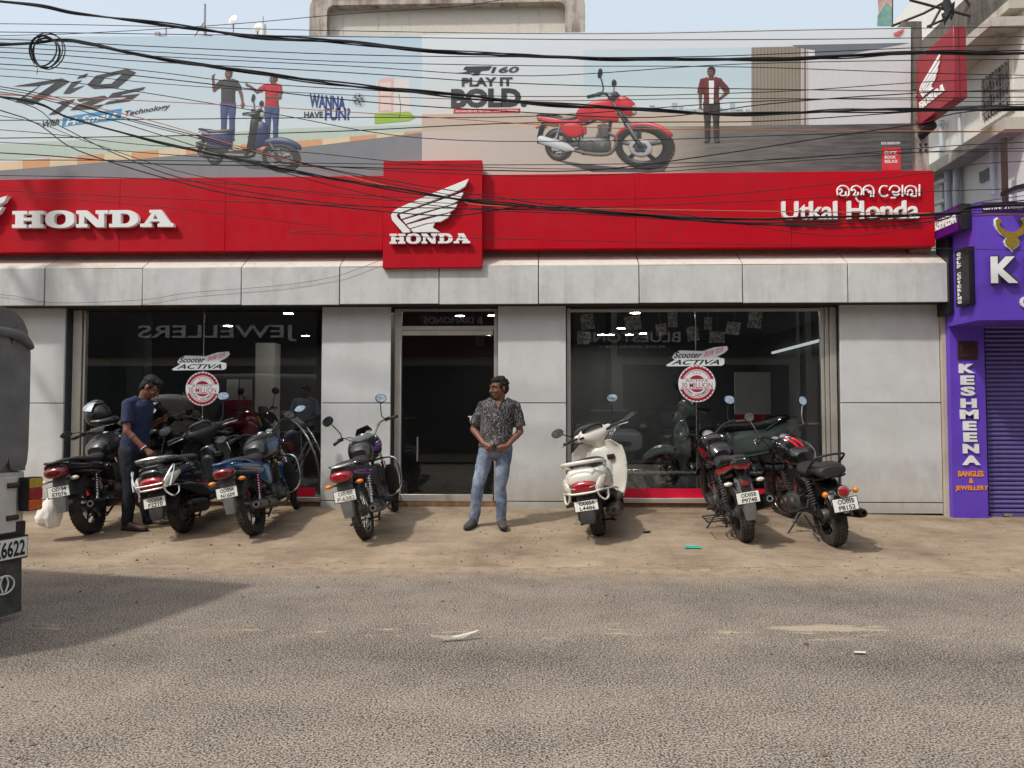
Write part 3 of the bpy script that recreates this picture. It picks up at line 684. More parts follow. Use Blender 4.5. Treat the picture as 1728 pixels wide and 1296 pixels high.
# chamfer face signs
cd = Vector((xf - xa, YF - ya, 0)); L = cd.length; cd.normalize(); nrm = Vector((cd.y, -cd.x, 0))
def cham(s, z, d=0.): return Vector((xa, ya, 0)) + cd * s * L + nrm * d + Vector((0, 0, z))
def cbox(s0, s1, z0, z1, d0, d1, name, mat):
    mb = MB(); mb.add([cham(s, z, d) for s in (s0, s1) for z in (z0, z1) for d in (d0, d1)], [(0, 1, 3, 2), (4, 6, 7, 5), (0, 4, 5, 1), (2, 3, 7, 6), (0, 2, 6, 4), (1, 5, 7, 3)]); return wb(mb, name, mat, sh, smooth=False)
zg0, zg1 = Z(517, 9.0, 1632), Z(422, 9.0, 1632)
cbox(.30, .88, zg0, zg1, .002, .07, 'side_sign', 'sign_black')
hh = (zg1 - zg0) / 14.2
for k, c in enumerate('GOLD COVERING'):
    if c == ' ': continue
    vs, fs = text2d(c, hh * .82, (.35 if c == 'I' else 1) * .062, bold=.025, ext=.01)
    o = letters(vs, fs, 'letter', 'letter_white', sh, cham(.42, zg1 - .03 - (k + .95) * hh, .077), ax=cd)[0]; o.matrix_parent_inverse = sh.matrix_basis.inverted()
zk0, zk1 = Z(392, 9.0, 1620), Z(350, 9.0, 1620)
cbox(-.36, .68, zk0, zk1, .012, .13, 'name_sign', 'purple_dark')
cbox(.682, .82, zk0, zk1 , .012, .125, 'name_sign_edge', 'sign_black')
vs, fs = text2d('KESHMEENA', (zk1 - zk0) * .42, L * .96, bold=.02, ext=.01)
for o in letters(vs, fs, 'letter', 'letter_white', sh, cham(-.33, zk0 + (zk1 - zk0) * .32, .137), ax=cd): o.matrix_parent_inverse = sh.matrix_basis.inverted()

# ------------------------------------------------------------------ white concrete building above the purple shop
XS = 5.66
nb = wthing('concrete_building', 'weathered white concrete building with sloping ledges and barred window behind the wires', 'building', (XS + 2, 9, 3.6))
mb = MB(); mb.bb((XS, 8.84, zf1 - .4), (XS + 7, 14, 7.6)); wb(mb, 'wall', 'old_white_wall', nb)
pm('beige_panel', hexc(214, 204, 184), .8, var=.12, scale=3)
def side(u, v): return pxX(u, v, XS)
def sideprism(P, d, name, mat, off=0.):
    """polygon on the side wall given as (y, z), thick d towards the street"""
    vs = [(XS - off - e, p[0], p[1]) for e in (0, d) for p in P]; n = len(P)
    mb = MB(); mb.add(vs, [tuple(range(n)), tuple(range(2 * n - 1, n - 1, -1))] + [(k, (k + 1) % n, n + (k + 1) % n, n + k) for k in range(n)]); return wb(mb, name, mat, nb, smooth=False)
def zat(u, v): return side(u, v).z
z_ = zat(1690, 245); sideprism([(8.8, z_), (11.5, z_), (11.5, z_ + .14), (8.8, z_ + .14)], .28, 'ledge', 'ledge_concrete')
z_ = zat(1680, 78); sideprism([(8.8, z_ - .05), (11.5, z_ - .05), (11.5, z_ + .06), (8.8, z_ + .06)], .42, 'sunshade', 'ledge_concrete')
z_ = zat(1680, 30); sideprism([(8.8, z_), (11.6, z_), (11.6, z_ + .5), (8.8, z_ + .5)], .10, 'roof_parapet_band', 'mouldy_concrete')
z_ = zat(1680, 40); sideprism([(8.8, z_ - .12), (11.6, z_ - .12), (11.6, z_ - .02), (8.8, z_ - .02)], .2, 'cornice', 'ledge_concrete')
# barred window
wy0, wy1 = side(1708, 140).y, side(1660, 150).y; wz0, wz1 = (zat(1660, 206) + zat(1708, 173)) / 2, (zat(1660, 132) + zat(1708, 101)) / 2
mb = MB(); mb.bb((XS - .004, wy0, wz0), (XS + .05, wy1, wz1)); win = wb(mb, 'window', 'sign_black', nb)
pm('grille_grey', hexc(150, 146, 140), .6, .3)
for k in range(9):
    y = wy0 + (wy1 - wy0) * (k + .5) / 9; mb = MB(); mb.bb((XS - .03, y - .008, wz0), (XS - .012, y + .008, wz1)); o = wb(mb, 'bar', 'grille_grey', win)
for k in range(3):
    z = wz0 + (wz1 - wz0) * (k + .5) / 3; mb = MB(); mb.bb((XS - .034, wy0, z - .008), (XS - .008, wy1, z + .008)); o = wb(mb, 'bar', 'grille_grey', win)
    for j in range(3):
        y = wy0 + (wy1 - wy0) * (j + .5) / 3; mb = MB(); mb.prism([(-.06, 0), (0, -.1), (.06, 0), (0, .1)], .01, (XS - .022, y, z), (0, 1, 0), (0, 0, 1)); o = wb(mb, 'ornament', 'grille_grey', win)
for a, b, c, d in ((wy0 - .05, wy0, wz0 - .05, wz1), (wy1, wy1 + .05, wz0 - .05, wz1), (wy0 - .06, wy1 + .06, wz0 - .09, wz0 - .051)):
    mb = MB(); mb.bb((XS - .03, a, c), (XS - .003, b, d)); o = wb(mb, 'window_surround', 'old_white_wall', nb)
# perforated vent
vy0, vy1 = side(1679, 285).y, side(1656, 295).y; vz0, vz1 = (zat(1656, 308) + zat(1679, 299)) / 2, (zat(1656, 290) + zat(1679, 280)) / 2
mb = MB(); mb.bb((XS - .03, vy0, vz0), (XS - .002, vy1, vz1)); vent = wb(mb, 'vent_block', 'beige_plaster', nb)
hm = MB()
for i in range(6):
    for j in range(4):
        y = vy0 + (vy1 - vy0) * (i + .6) / 6.2; z = vz0 + (vz1 - vz0) * (j + .6) / 4.2; hm.bb((XS - .034, y - .018, z - .014), (XS - .029, y + .018, z + .014))
o = wb(hm, 'vent_holes', 'sign_black', vent); o['kind'] = 'stuff'
# pipes
pm('pvc_pipe', hexc(196, 202, 208), .5, var=.1, dirt=.4, dirtcol=(.3, .26, .22))
def spipe(pts, r, name='drain_pipe', off=.07):
    mb = MB(); P = [side(u, v) + Vector((-off, 0, 0)) for u, v in pts]; mb.tube(P, r, 10); return wb(mb, name, 'pvc_pipe', nb)
def vpipe(u, v0, v1, r, off=.07):
    p = side(u, v0); q = side(u, v1); mb = MB(); mb.cyl((XS - off, p.y, p.z), (XS - off, p.y, q.z), r, 10); mb.cyl((XS - off, p.y, p.z - .05), (XS - off, p.y, p.z + .01), r * 1.4, 10)
    return wb(mb, 'drain_pipe', 'pvc_pipe', nb)
vpipe(1597, 205, 420, .032); vpipe(1622, 262, 420, .04); vpipe(1683, 232, 330, .03); vpipe(1612, 285, 420, .045, .1); vpipe(1628, 190, 262, .02)
spipe([(1590, 312), (1602, 306), (1613, 303)], .035, off=.12); spipe([(1588, 295), (1597, 288)], .035, off=.12); spipe([(1590, 345), (1612, 338)], .03, off=.12); spipe([(1680, 236), (1690, 230), (1696, 231)], .022, off=.1)
# brown angle post and black edge lamp standing on the purple fascia
pm('rust_brown', hexc(74, 54, 48), .7, .3, var=.2)
c = px(1697, 341, 8.9); d = px(1699, 233, 8.9); mb = MB(); mb.bb((c.x - .025, 8.88, zf1), (c.x + .025, 8.885, d.z)); mb.bb((c.x - .025, 8.885, zf1), (c.x - .02, 8.93, d.z)); o = mb.build('angle_post', 'rust_brown'); tag(o, 'brown steel angle post standing on the purple shop fascia', 'post')
c = px(1722, 318, 8.6); lamp = wthing('sign_floodlight', 'flat black floodlight on arm above the purple shop sign', 'floodlight', (c.x, 8.6, c.z))
mb = MB(); mb.add([(c.x - .13, 8.5, c.z), (c.x + .3, 8.45, c.z + .1), (c.x + .3, 8.75, c.z + .1), (c.x - .13, 8.75, c.z), (c.x - .13, 8.5, c.z - .05), (c.x + .3, 8.45, c.z + .05), (c.x + .3, 8.75, c.z + .05), (c.x - .13, 8.75, c.z - .05)], [(0, 1, 2, 3), (7, 6, 5, 4), (0, 4, 5, 1), (1, 5, 6, 2), (2, 6, 7, 3), (3, 7, 4, 0)]); wb(mb, 'lamp_housing', 'sign_black', lamp, smooth=False)
mb = MB(); mb.tube([(c.x + .2, 8.7, c.z + .05), (c.x + .25, 8.78, c.z - .02), (c.x + .25, 8.8, zf1)], .015, 8); wb(mb, 'lamp_arm', 'sign_black', lamp)
# rusty hoarding frame and torn poster on the roof
fr = wthing('hoarding_frame', 'rusty steel hoarding frame with torn cloth on the roof edge', 'frame', (X(1590, 9.7), 9.7, 6.0))
for pts in ([(1505, -80), (1505, 44)], [(1535, 0), (1580, 12), (1640, 28)], [(1505, 44), (1560, 22), (1608, -4)], [(1570, 46), (1590, 10), (1602, -20)], [(1565, 45), (1600, 30)], [(1616, -20), (1640, 14)]):
    mb = MB(); mb.tube([px(u, v, 9.75) for u, v in pts], .016, 8); wb(mb, 'frame_bar', 'rust_brown', fr)
pm('torn_cloth', hexc(40, 40, 42), .9, var=.4); pm('poster_teal', hexc(120, 160, 150), .7, var=.3, scale=9); pm('poster_pink', hexc(196, 160, 150), .7, var=.3, scale=9)
for k, P in enumerate(([(1590, 6), (1600, -8), (1607, 10), (1600, 34), (1594, 22)], [(1598, 12), (1609, 4), (1612, 24), (1604, 36)], [(1592, 20), (1602, 16), (1598, 40), (1593, 33)])):
    Q = [px(u, v, 9.68 - .03 * k) for u, v in P]; n = len(Q); mb = MB(); mb.add([q + Vector((0, .05 * math.sin(3 * i + k) + e, 0)) for e in (0, .008) for i, q in enumerate(Q)], [tuple(range(n)), tuple(range(2 * n - 1, n - 1, -1))] + [(a, (a + 1) % n, n + (a + 1) % n, n + a) for a in range(n)]); wb(mb, 'torn_cloth', 'torn_cloth', fr, smooth=False)
def flat(pts, Y, th, name, mat, parent):
    vs, fs = fill2d([[(px(u, v, Y).x, px(u, v, Y).z) for u, v in pts]], th); mb = MB(); mb.add([v + Vector((0, Y, 0)) for v in vs], fs); return wb(mb, name, mat, parent, smooth=False)
ps = wthing('torn_poster', 'torn pink and teal poster strip hanging from the roof frame', 'poster', (X(1490, 9.7), 9.7, 6.2))
flat([(1478, -40), (1505, -40), (1505, 14), (1494, 4), (1483, 22)], 9.7, .01, 'poster_upper', 'poster_pink', ps); flat([(1494, 5), (1505, 15), (1505, 44), (1480, 44), (1481, 26)], 9.69, .01, 'poster_lower', 'poster_teal', ps)
# rooftop antennas behind the billboard
an = wthing('roof_antenna_mast', 'thin steel antenna mast with stays on the roof behind the billboard', 'antenna', px(345, 75, 11)); pm('mast_grey', hexc(150, 150, 150), .5, .5)
mb = MB(); mb.tube([px(345, 80, 11), px(346, 7, 11)], .016, 8); wb(mb, 'mast', 'mast_grey', an)
for u in (325, 350): mb = MB(); mb.tube([px(u, 66, 11), px(345, 36, 11)], .01, 6); wb(mb, 'stay', 'mast_grey', an)
mb = MB(); mb.tube([px(337, 62, 11), px(358, 60, 11)], .012, 6); wb(mb, 'cross_arm', 'mast_grey', an)
for (u, v, r, nm, lb) in ((393, 34, .085, 'satellite_dish', 'small white satellite dish on pole above the billboard edge'), (434, 46, .075, 'satellite_dish', 'small grey dish beside a white antenna box on the roof')):
    c = px(u, v, 11); t = wthing(nm, lb, 'satellite dish', px(u, 75, 11)); mb = MB(); mb.lathe([(0, .03), (r * .5, .022), (r, 0), (r, -.006), (r * .5, .016), (0, .024)], c, (-.4, -.9, .2), 18); wb(mb, 'dish', 'white_paint', t)
    mb = MB(); mb.tube([px(u - 1, 80, 11), c + Vector((0, .03, 0))], .012, 6); wb(mb, 'pole', 'mast_grey', t)
c = px(444, 52, 11); t = wthing('antenna_box', 'white upright antenna box with whip aerials on the roof', 'antenna', px(444, 75, 11)); mb = MB(); mb.cyl(c + Vector((0, 0, -.35)), c + Vector((0, 0, .09)), .045, 12); wb(mb, 'box', 'white_paint', t); mb = MB(); mb.tube([c, c + Vector((0, 0, .22))], .006, 5); wb(mb, 'whip', 'mast_grey', t)
c = px(280, 60, 11); t = wthing('roof_antenna', 'small panel antenna on short pole at the left of the mast', 'antenna', px(280, 75, 11)); mb = MB(); mb.tube([c + Vector((0, 0, -.3)), c + Vector((0, 0, .12))], .012, 6); wb(mb, 'pole', 'mast_grey', t); mb = MB(); mb.box(px(266, 60, 11), (.07, .04, .1)); mb.box(px(273, 60, 11), (.12, .015, .015)); wb(mb, 'panel_head', 'mast_grey', t)
# ------------------------------------------------------------------ two wheeler materials
pm('rubber', hexc(44, 42, 40), .85, var=.2, scale=20, dirt=.5, dirtcol=(.16, .13, .10), bmp=.3, bsc=200)
pm('plastic', hexc(34, 34, 35), .55, var=.15, scale=12, dirt=.3, dirtcol=(.14, .12, .10), bmp=.1, bsc=300)
pm('plastic_grey', hexc(86, 86, 86), .6, var=.12, scale=12, dirt=.35, dirtcol=(.2, .17, .14))
pm('gloss_black', hexc(20, 20, 22), .18, coat=.8, var=.1, dirt=.15, dirtcol=(.12, .10, .08))
pm('gloss_charcoal', hexc(46, 47, 50), .25, .3, coat=.7, var=.1)
pm('seat_vinyl', hexc(40, 39, 38), .6, var=.2, scale=10, bmp=.25, bsc=120, dirt=.25, dirtcol=(.14, .12, .1))
pm('paint_blue', hexc(38, 84, 128), .22, .25, coat=.7, var=.1)
pm('paint_purple', hexc(120, 62, 140), .25, .2, coat=.6, var=.1)
pm('paint_white', hexc(222, 219, 208), .25, coat=.6, var=.04, dirt=.12, dirtcol=(.45, .4, .32))
pm('paint_red', hexc(196, 16, 30), .22, coat=.7, var=.06)
pm('paint_darkred', hexc(150, 16, 34), .2, .3, coat=.8, var=.1)
pm('paint_greygreen', hexc(172, 188, 180), .35, .1, coat=.5, var=.05)
pm('chrome', hexc(220, 220, 220), .14, 1., var=.04)
pm('alloy', hexc(120, 118, 114), .45, .7, var=.2, scale=15, dirt=.45, dirtcol=(.18, .14, .1))
pm('engine_grey', hexc(84, 82, 78), .5, .5, var=.25, scale=15, dirt=.5, dirtcol=(.16, .13, .1))
pm('exhaust_steel', hexc(96, 92, 86), .4, .7, var=.25, scale=9, dirt=.3, dirtcol=(.12, .09, .07))
pm('exhaust_black', hexc(30, 29, 28), .4, .3, var=.2, scale=9)
pm('fork_gold', hexc(196, 156, 50), .3, .8, var=.06)
pm('brass', hexc(196, 150, 90), .25, .9, var=.1)
pm('spring_red', hexc(150, 30, 34), .4, .2)
pm('plate_white', hexc(226, 225, 218), .5, var=.06, scale=20, dirt=.15, dirtcol=(.4, .36, .3))
pm('ink_black', hexc(24, 24, 26), .6)
pm('ink_faded', hexc(120, 116, 108), .7)
pm('graphics_silver', hexc(186, 190, 194), .35, .3)
pm('mirror_face', hexc(225, 230, 235), .03, 1., var=0)
def lens(name, col, rough=.12):
    m, nt, b, tc = newmat(name); b.inputs['Base Color'].default_value = (*col, 1); b.inputs['Roughness'].default_value = rough
    b.inputs['Coat Weight'].default_value = .8; n = noise(nt, tc, 90, 2); bump(nt, b, n, .35, .004)
    c = ramp(nt, noise(nt, tc, 40, 3), [(.35, tuple(x * .7 for x in col)), (.65, col)]); nt.links.new(c, b.inputs['Base Color'])
lens('lens_red', hexc(158, 14, 28)); lens('lens_amber', hexc(236, 130, 24)); lens('lens_clear', hexc(216, 206, 190)); lens('lens_darkred', hexc(110, 16, 24)); lens('dial', hexc(150, 152, 150), .2)

SWAP = Matrix(((0, 0, 1, 0), (0, 1, 0, 0), (1, 0, 0, 0), (0, 0, 0, 1)))
def vbody(mb, secs, n=18, sub=3, pre=None):
    """sections stacked upwards: (z, y, x, half width y, half depth x[, exponent])"""
    old = mb.xf; mb.xf = (pre @ SWAP) if pre else SWAP; mb.body(secs, n, sub); mb.xf = old; return mb
def arc_fender(mb, cx, cz, r, a0, a1, hw, drop=.03, n=14, th=.006):
    secs = []
    for k in range(n + 1):
        a = R(a0 + (a1 - a0) * k / n); c, s = math.cos(a), math.sin(a); ring = []
        for y, d in ((-hw, -drop), (-hw * .85, -drop * .25), (-hw * .4, 0), (hw * .4, 0), (hw * .85, -drop * .25), (hw, -drop), (hw * .98, -drop - th), (hw * .8, -drop * .3 - th), (0, -th), (-hw * .8, -drop * .3 - th), (-hw * .98, -drop - th)):
            ring.append(Vector((cx + (r + d) * c, y, cz + (r + d) * s)))
        secs.append(ring)
    return mb.loft(secs)
def wheel(t, cx, r, hw, style, rimmat='alloy', xf=None, disc=True, tread=44, ns=5):
    C = Vector((cx, 0, r)); th = hw * 1.25
    mb = MB(); mb.xf = xf
    prof = [(r - th * 1.25, -hw * .78), (r - th * .7, -hw * 1.0), (r - th * .28, -hw * .93), (r - th * .06, -hw * .55), (r, 0), (r - th * .06, hw * .55), (r - th * .28, hw * .93), (r - th * .7, hw), (r - th * 1.25, hw * .78), (r - th * 1.35, 0), (r - th * 1.25, -hw * .78)]
    mb.lathe(prof, C, (0, 1, 0), 40)
    for k in range(tread):
        a = 2 * math.pi * k / tread
        for s in (-1, 1):
            for (y, dr, w) in ((.26, .0, .42), (.72, -th * .17, .3)):
                aa = a + s * .0 + (y * .16)
                p = C + Vector((math.cos(aa) * (r + dr), s * y * hw, math.sin(aa) * (r + dr)))
                q = Quaternion((0, 1, 0), -aa) @ Quaternion((1, 0, 0), 0)
                m = Matrix.Translation(p) @ q.to_matrix().to_4x4() @ Matrix.Rotation(-s * (.25 if y < .5 else .85), 4, 'Z') @ Matrix.Rotation(s * .45, 4, 'X')
                vs = [m @ Vector((x * .003, yy * hw * w * .5, z * math.pi * r / tread * .62)) for x in (-1, 1) for yy in (-1, 1) for z in (-1, 1)]
                mb.add(vs, [(0, 1, 3, 2), (4, 6, 7, 5), (0, 4, 5, 1), (2, 3, 7, 6), (0, 2, 6, 4), (1, 5, 7, 3)])
    w = mb.build('wheel', 'rubber', t)
    ri = r - th * 1.3; mb = MB(); mb.xf = xf
    mb.lathe([(ri + .012, -hw * .8), (ri - .008, -hw * .72), (ri - .022, -hw * .3), (ri - .022, hw * .3), (ri - .008, hw * .72), (ri + .012, hw * .8), (ri + .004, 0), (ri + .012, -hw * .8)], C, (0, 1, 0), 32)
    mb.build('rim', rimmat, w)
    mb = MB(); mb.xf = xf; mb.lathe([(0, -.06), (.035, -.06), (.06, -.035), (.06, .035), (.035, .06), (0, .06)], C, (0, 1, 0), 20); mb.build('hub', 'engine_grey', w)
    if style == 'spoke':
        mb = MB(); mb.xf = xf
        for k in range(28):
            a = 2 * math.pi * k / 28; b = a + (.55 if k % 2 else -.55); y = .035 if (k // 2) % 2 else -.035
            mb.tube([C + Vector((.05 * math.cos(a), y, .05 * math.sin(a))), C + Vector(((ri - .015) * math.cos(b), 0, (ri - .015) * math.sin(b)))], .0022, 4)
        o = mb.build('spokes', 'chrome', w); o['kind'] = 'stuff'
    elif style == 'solid':
        mb = MB(); mb.xf = xf; mb.lathe([(0, -.03), (.07, -.035), (ri * .8, -.01), (ri - .01, -.025), (ri - .01, .025), (ri * .8, .01), (.07, .035), (0, .03)], C, (0, 1, 0), 24); mb.build('wheel_disc', rimmat, w)
    else:
        for k in range(ns):
            a = 2 * math.pi * (k + .3) / ns; u = Vector((math.cos(a), 0, math.sin(a))); v = Vector((-math.sin(a), 0, math.cos(a)))
            mb = MB(); mb.xf = xf; ring = []
            for rr, ww, tt in ((.045, .028, .02), (ri * .5, .016, .013), (ri - .012, .024, .014)):
                ring.append([C + u * rr + v * ww * sx + Vector((0, tt * sy, 0)) for sx, sy in ((-1, -1), (1, -1), (1, 1), (-1, 1))])
            mb.loft(ring); mb.build('spoke', rimmat, w)
    if disc:
        mb = MB(); mb.xf = xf; y = -.07
        mb.lathe([(.075, y - .002), (.115, y - .002), (.115, y + .002), (.075, y + .002), (.075, y - .002)], C, (0, 1, 0), 32); mb.build('brake_disc', 'steel', w)
    else:
        mb = MB(); mb.xf = xf; mb.lathe([(0, .075), (.06, .073), (.068, .05), (.068, -.02)], C, (0, 1, 0), 24); mb.build('brake_drum', 'engine_grey', w)
    return w
def number_plate(t, c, tilt, lines, roll=0., w=.2, h=.1, ink='ink_black', yaw=0.):
    """plate facing backwards (-x); tilt leans its top forward"""
    m = Matrix.Translation(c) @ Euler((roll, tilt, yaw)).to_matrix().to_4x4()
    mb = MB(); mb.xf = m; mb.box((0, 0, 0), (.006, w, h)); p = mb.build('number_plate', 'plate_white', t, bevel=.003)
    mb = MB(); mb.xf = m; mb.box((.004, 0, 0), (.006, w + .014, h + .014)); mb.build('plate_frame', 'plastic', t)
    for k, s in enumerate(lines):
        hh = h * .38; ww = min(w * .84, w * .135 * len(s)); vs, fs = text2d(s, hh, ww, bold=.022)
        z = h * .06 if k == 0 else -h * .43
        mb = MB(); mb.xf = m; mb.add([Vector((-.0042, ww / 2 - v.x + (-.008), z + v.z)) for v in vs], fs); o = mb.build('plate_text', ink, p, smooth=False)
def mirror(t, base, stalk, head, r, yaw, glass='mirror_face', shape=2.2, xf=None, tilt=0., wide=1.35, stalkmat='plastic', shell='plastic'):
    """rear view mirror: stalk path, oval shell and reflecting face towards the rider"""
    mb = MB(); mb.xf = xf; mb.tube([base] + stalk, .0065, 7, smooth=3)
    o = mb.build('mirror', stalkmat, t)
    m = (xf or Matrix.Identity(4)) @ Matrix.Translation(head) @ Euler((tilt, R(13), yaw)).to_matrix().to_4x4()
    mb = MB(); mb.xf = m; rings = []
    for x, k in ((.0, 1.), (.012, 1.0), (.026, .78), (.034, .4), (.036, .1)):
        rings.append([Vector((x, p[0] * k, p[1] * k)) for p in ellp(0, 0, r * wide, r, 22, shape)])
    mb.loft(rings); mb.build('mirror_shell', shell, o)
    mb = MB(); mb.xf = m; mb.loft([[Vector((-.002, p[0] * k, p[1] * k)) for p in ellp(0, 0, r * wide * .9, r * .9, 22, shape)] for k in (1., .02)]); mb.build('mirror_glass', glass, o)
def coil(mb, a, b, r, turns, w=.005, n=5):
    a, b = Vector(a), Vector(b); d = b - a; u = d.normalized().orthogonal().normalized(); v = d.normalized().cross(u); N = turns * 10
    mb.tube([a + d * k / N + (u * math.cos(2 * math.pi * k / 10) + v * math.sin(2 * math.pi * k / 10)) * r for k in range(N + 1)], w, n)
def indicator(t, c, s, mat, ln=.07, round_=False):
    c = Vector(c); mb = MB(); mb.tube([c, c + Vector((0, s * .045, 0))], .009, 8); o = mb.build('indicator', 'plastic', t)
    mb = MB(); e = c + Vector((0, s * (.045 + ln / 2), 0))
    if round_: mb.ell(e + Vector((0, -s * .008, 0)), (.034, .03, .03))
    else: mb.ell(e, (.028, ln * .62, .022))
    mb.build('indicator_lens', mat, o)
def steer_xf(axis_pt, ang, rake):
    ax = Vector((-math.sin(rake), 0, math.cos(rake))); p = Vector(axis_pt)
    return Matrix.Translation(p) @ Matrix.Rotation(ang, 4, ax) @ Matrix.Translation(-p)
def place(t, u, v, heading, lean, name=None):
    g = pxg(u, v); t.location = g - Vector((0, 0, .004))
    t.rotation_euler = (-R(lean), -math.atan(.088 if g.x < 3 else .066), R(90 + heading)); return g

def motorcycle(name, label, p):
    D = dict(wb=1.27, rr=.305, rh=.052, fr=.30, fh=.042, style='alloy', rim='plastic', tank='gloss_black', tail='gloss_black', side='gloss_black', fend='plastic', seat='seat_vinyl',
             lens='lens_red', ind='lens_amber', steer=18, rack='rail', exh='exhaust_black', tailstyle='commuter', plate=('', ''), mirrors='oval', spring='plastic_grey', lean=11, bar='plastic', bh=0., fork='chrome', crash=False, guard=False, tray=False, group='two wheelers parked outside the showroom', platec=None, fender_long=True, ink='ink_black', tankhi=None, mirc='mirror_face', stripe=None)
    D.update(p); q = D; q['stripe'] = q['stripe'] or q['side']; t = thing(name, label, 'motorcycle', group=q['group'])
    wb_, rr, rh = q['wb'], q['rr'], q['rh']; ts = q['tailstyle']; LT = math.tan(R(q['lean']))
    wheel(t, 0, rr, rh, q['style'], q['rim'], disc=ts == 'sport')
    rake = R(26); head = Vector((wb_ - .345, 0, .96)); X_ = steer_xf(head, R(q['steer']), rake)
    wheel(t, wb_, q['fr'], q['fh'], q['style'], q['rim'], xf=X_)
    # frame, swing arm, shocks
    mb = MB()
    mb.tube([head + Vector((0.02, 0, -.02)), (wb_ - .36, 0, .62), (wb_ - .42, 0, .32), (wb_ - .6, 0, .22)], .02, 8, smooth=3)
    mb.tube([head + Vector((0.0, 0, -.06)), (wb_ - .6, 0, .72), (.42, 0, .66)], .022, 8, smooth=3)
    for s in (-1, 1):
        mb.tube([(.45, s * .09, .30), (.42, s * .09, .66), (-.05, s * .1, .70), (-.34, s * .085, .77)], .014, 8, smooth=3); mb.tube([(.42, s * .09, .42), (.10, s * .1, .66)], .012, 8)
    mb.build('frame', 'plastic', t)
    for s in (-1, 1):
        mb = MB(); mb.tube([(-.05, s * .082, rr), (.46, s * .075, .33)], [.02, .028], 8); mb.cyl((0, s * .075, rr), (0, s * .115, rr), .016, 10); mb.build('swing_arm', 'plastic_grey' if ts != 'classic' else 'plastic', t)
        a, b = Vector((.0, s * .125, rr + .06)), Vector((.11, s * .125, .70)); mb = MB(); mb.cyl(a, a + (b - a) * .5, .016, 8); mb.cyl(a + (b - a) * .45, b, .009, 8); sh_ = mb.build('shock_absorber', 'chrome' if ts != 'classic' else 'plastic', t)
        mb = MB(); coil(mb, a + (b - a) * .18, a + (b - a) * .92, .027, 9); mb.build('spring', q['spring'], sh_)
    mb = MB(); mb.body([(-.06, .105, rr + .04, .008, .055), (.1, .105, rr + .035, .008, .05), (.42, .105, .345, .008, .05)], 10, 2); mb.build('chain_cover', 'plastic', t)
    # engine
    e = wb_ - .60; mb = MB(); mb.body([(e - .24, 0, .33, .05, .06), (e - .2, 0, .33, .105, .1), (e + .0, 0, .32, .12, .12), (e + .2, 0, .31, .10, .1), (e + .25, 0, .31, .05, .05)], 16, 2); en = mb.build('engine', 'engine_grey', t)
    for s in (-1, 1):
        mb = MB(); mb.lathe([(0, .15), (.06, .15), (.085, .135), (.09, .09)], (e - .04, 0, .32), (0, s, 0), 20); mb.lathe([(0, .135), (.04, .135), (.055, .12), (.06, .08)], (e + .14, 0, .30), (0, s, 0), 18); mb.build('crankcase_cover', 'engine_grey', en)
    mb = MB()
    for k in range(7): mb.box((e + .12 + k * .008, 0, .45 + k * .028), (.17 - .004 * k, .17, .010), (0, R(-14), 0))
    mb.box((e + .145, 0, .54), (.11, .11, .22), (0, R(-14), 0)); mb.build('cylinder', 'engine_grey', en)
    mb = MB(); mb.tube([(e + .22, -.03, .50), (e + .33, -.06, .42), (e + .25, -.10, .22), (e - .0, -.13, .19), (e - .3, -.15, .25)], .018, 8, smooth=4); mb.build('exhaust_pipe', 'exhaust_steel', t)
    # muffler
    xe = -.34 if ts != 'sport' else -.28; ze = .36 if ts != 'sport' else .46; a, b = Vector((e - .28, -.155, .25)), Vector((xe, -.21 if ts != 'sport' else -.25, ze)); d = b - a
    if ts == 'sport': pr_ = [(.024, 0), (.03, .05), (.07, .2), (.076, .5), (.074, .9), (.066, .97), (.05, 1.), (.026, 1.0), (.022, .93), (0, .93)]
    else: pr_ = [(.022, 0), (.03, .06), (.048, .18), (.05, .55), (.05, .9), (.044, .97), (.036, 1.), (.02, 1.0), (.016, .95), (0, .95)]
    mb = MB(); mb.lathe([(r_, h * d.length) for r_, h in pr_], a, d, 20); mu = mb.build('muffler', q['exh'], t)
    mb = MB(); mb.lathe([(.052, .3 * d.length), (.056, .31 * d.length), (.056, .62 * d.length), (.052, .63 * d.length)], a + Vector((0, -.004, .004)), d, 16); mb.build('heat_shield', 'plastic' if ts == 'sport' else q['exh'], mu)
    if q['exh'] == 'exhaust_steel' or ts != 'classic': mb = MB(); mb.lathe([(.02, 0), (.034, .001), (.034, .006), (.02, .006), (.02, 0)], b + d.normalized() * .002, d, 16); mb.build('muffler_tip', 'steel', mu)
    # rear fender, plate
    if ts == 'classic':
        mb = MB(); arc_fender(mb, 0, rr, rr + .085, 24, 172, .105, .07); mb.build('rear_fender', q['fend'], t)
        pc = Vector((-.46, 0, .505)); zt_ = .63
        mb = MB(); mb.body([(-.36, 0, .62, .05, .05), (-.40, 0, .63, .06, .06), (-.455, 0, .63, .055, .055)], 14, 2); lh = mb.build('tail_lamp', 'gloss_black', t)
        mb = MB(); mb.lathe([(.058, 0), (.06, .012), (.056, .02), (.05, .02)], (-.448, 0, .63), (-1, 0, 0), 22); mb.build('lamp_ring', 'chrome', lh)
        mb = MB(); mb.lathe([(.053, .005), (.05, .025), (.035, .037), (0, .042)], (-.448, 0, .63), (-1, 0, 0), 22); mb.build('lamp_lens', 'lens_red', lh)
        for s in (-1, 1): indicator(t, (-.38, s * .06, .61), s, q['ind'], .10, True)
        mb = MB(); mb.box((-.455, 0, .435), (.008, .05, .022)); mb.build('reflector', 'lens_clear', t); mb = MB(); mb.body([(-.33, 0, .60, .03, .03), (-.44, 0, .50, .05, .06), (-.45, 0, .47, .05, .06)], 8, 2); mb.build('plate_bracket', 'plastic', t)
    else:
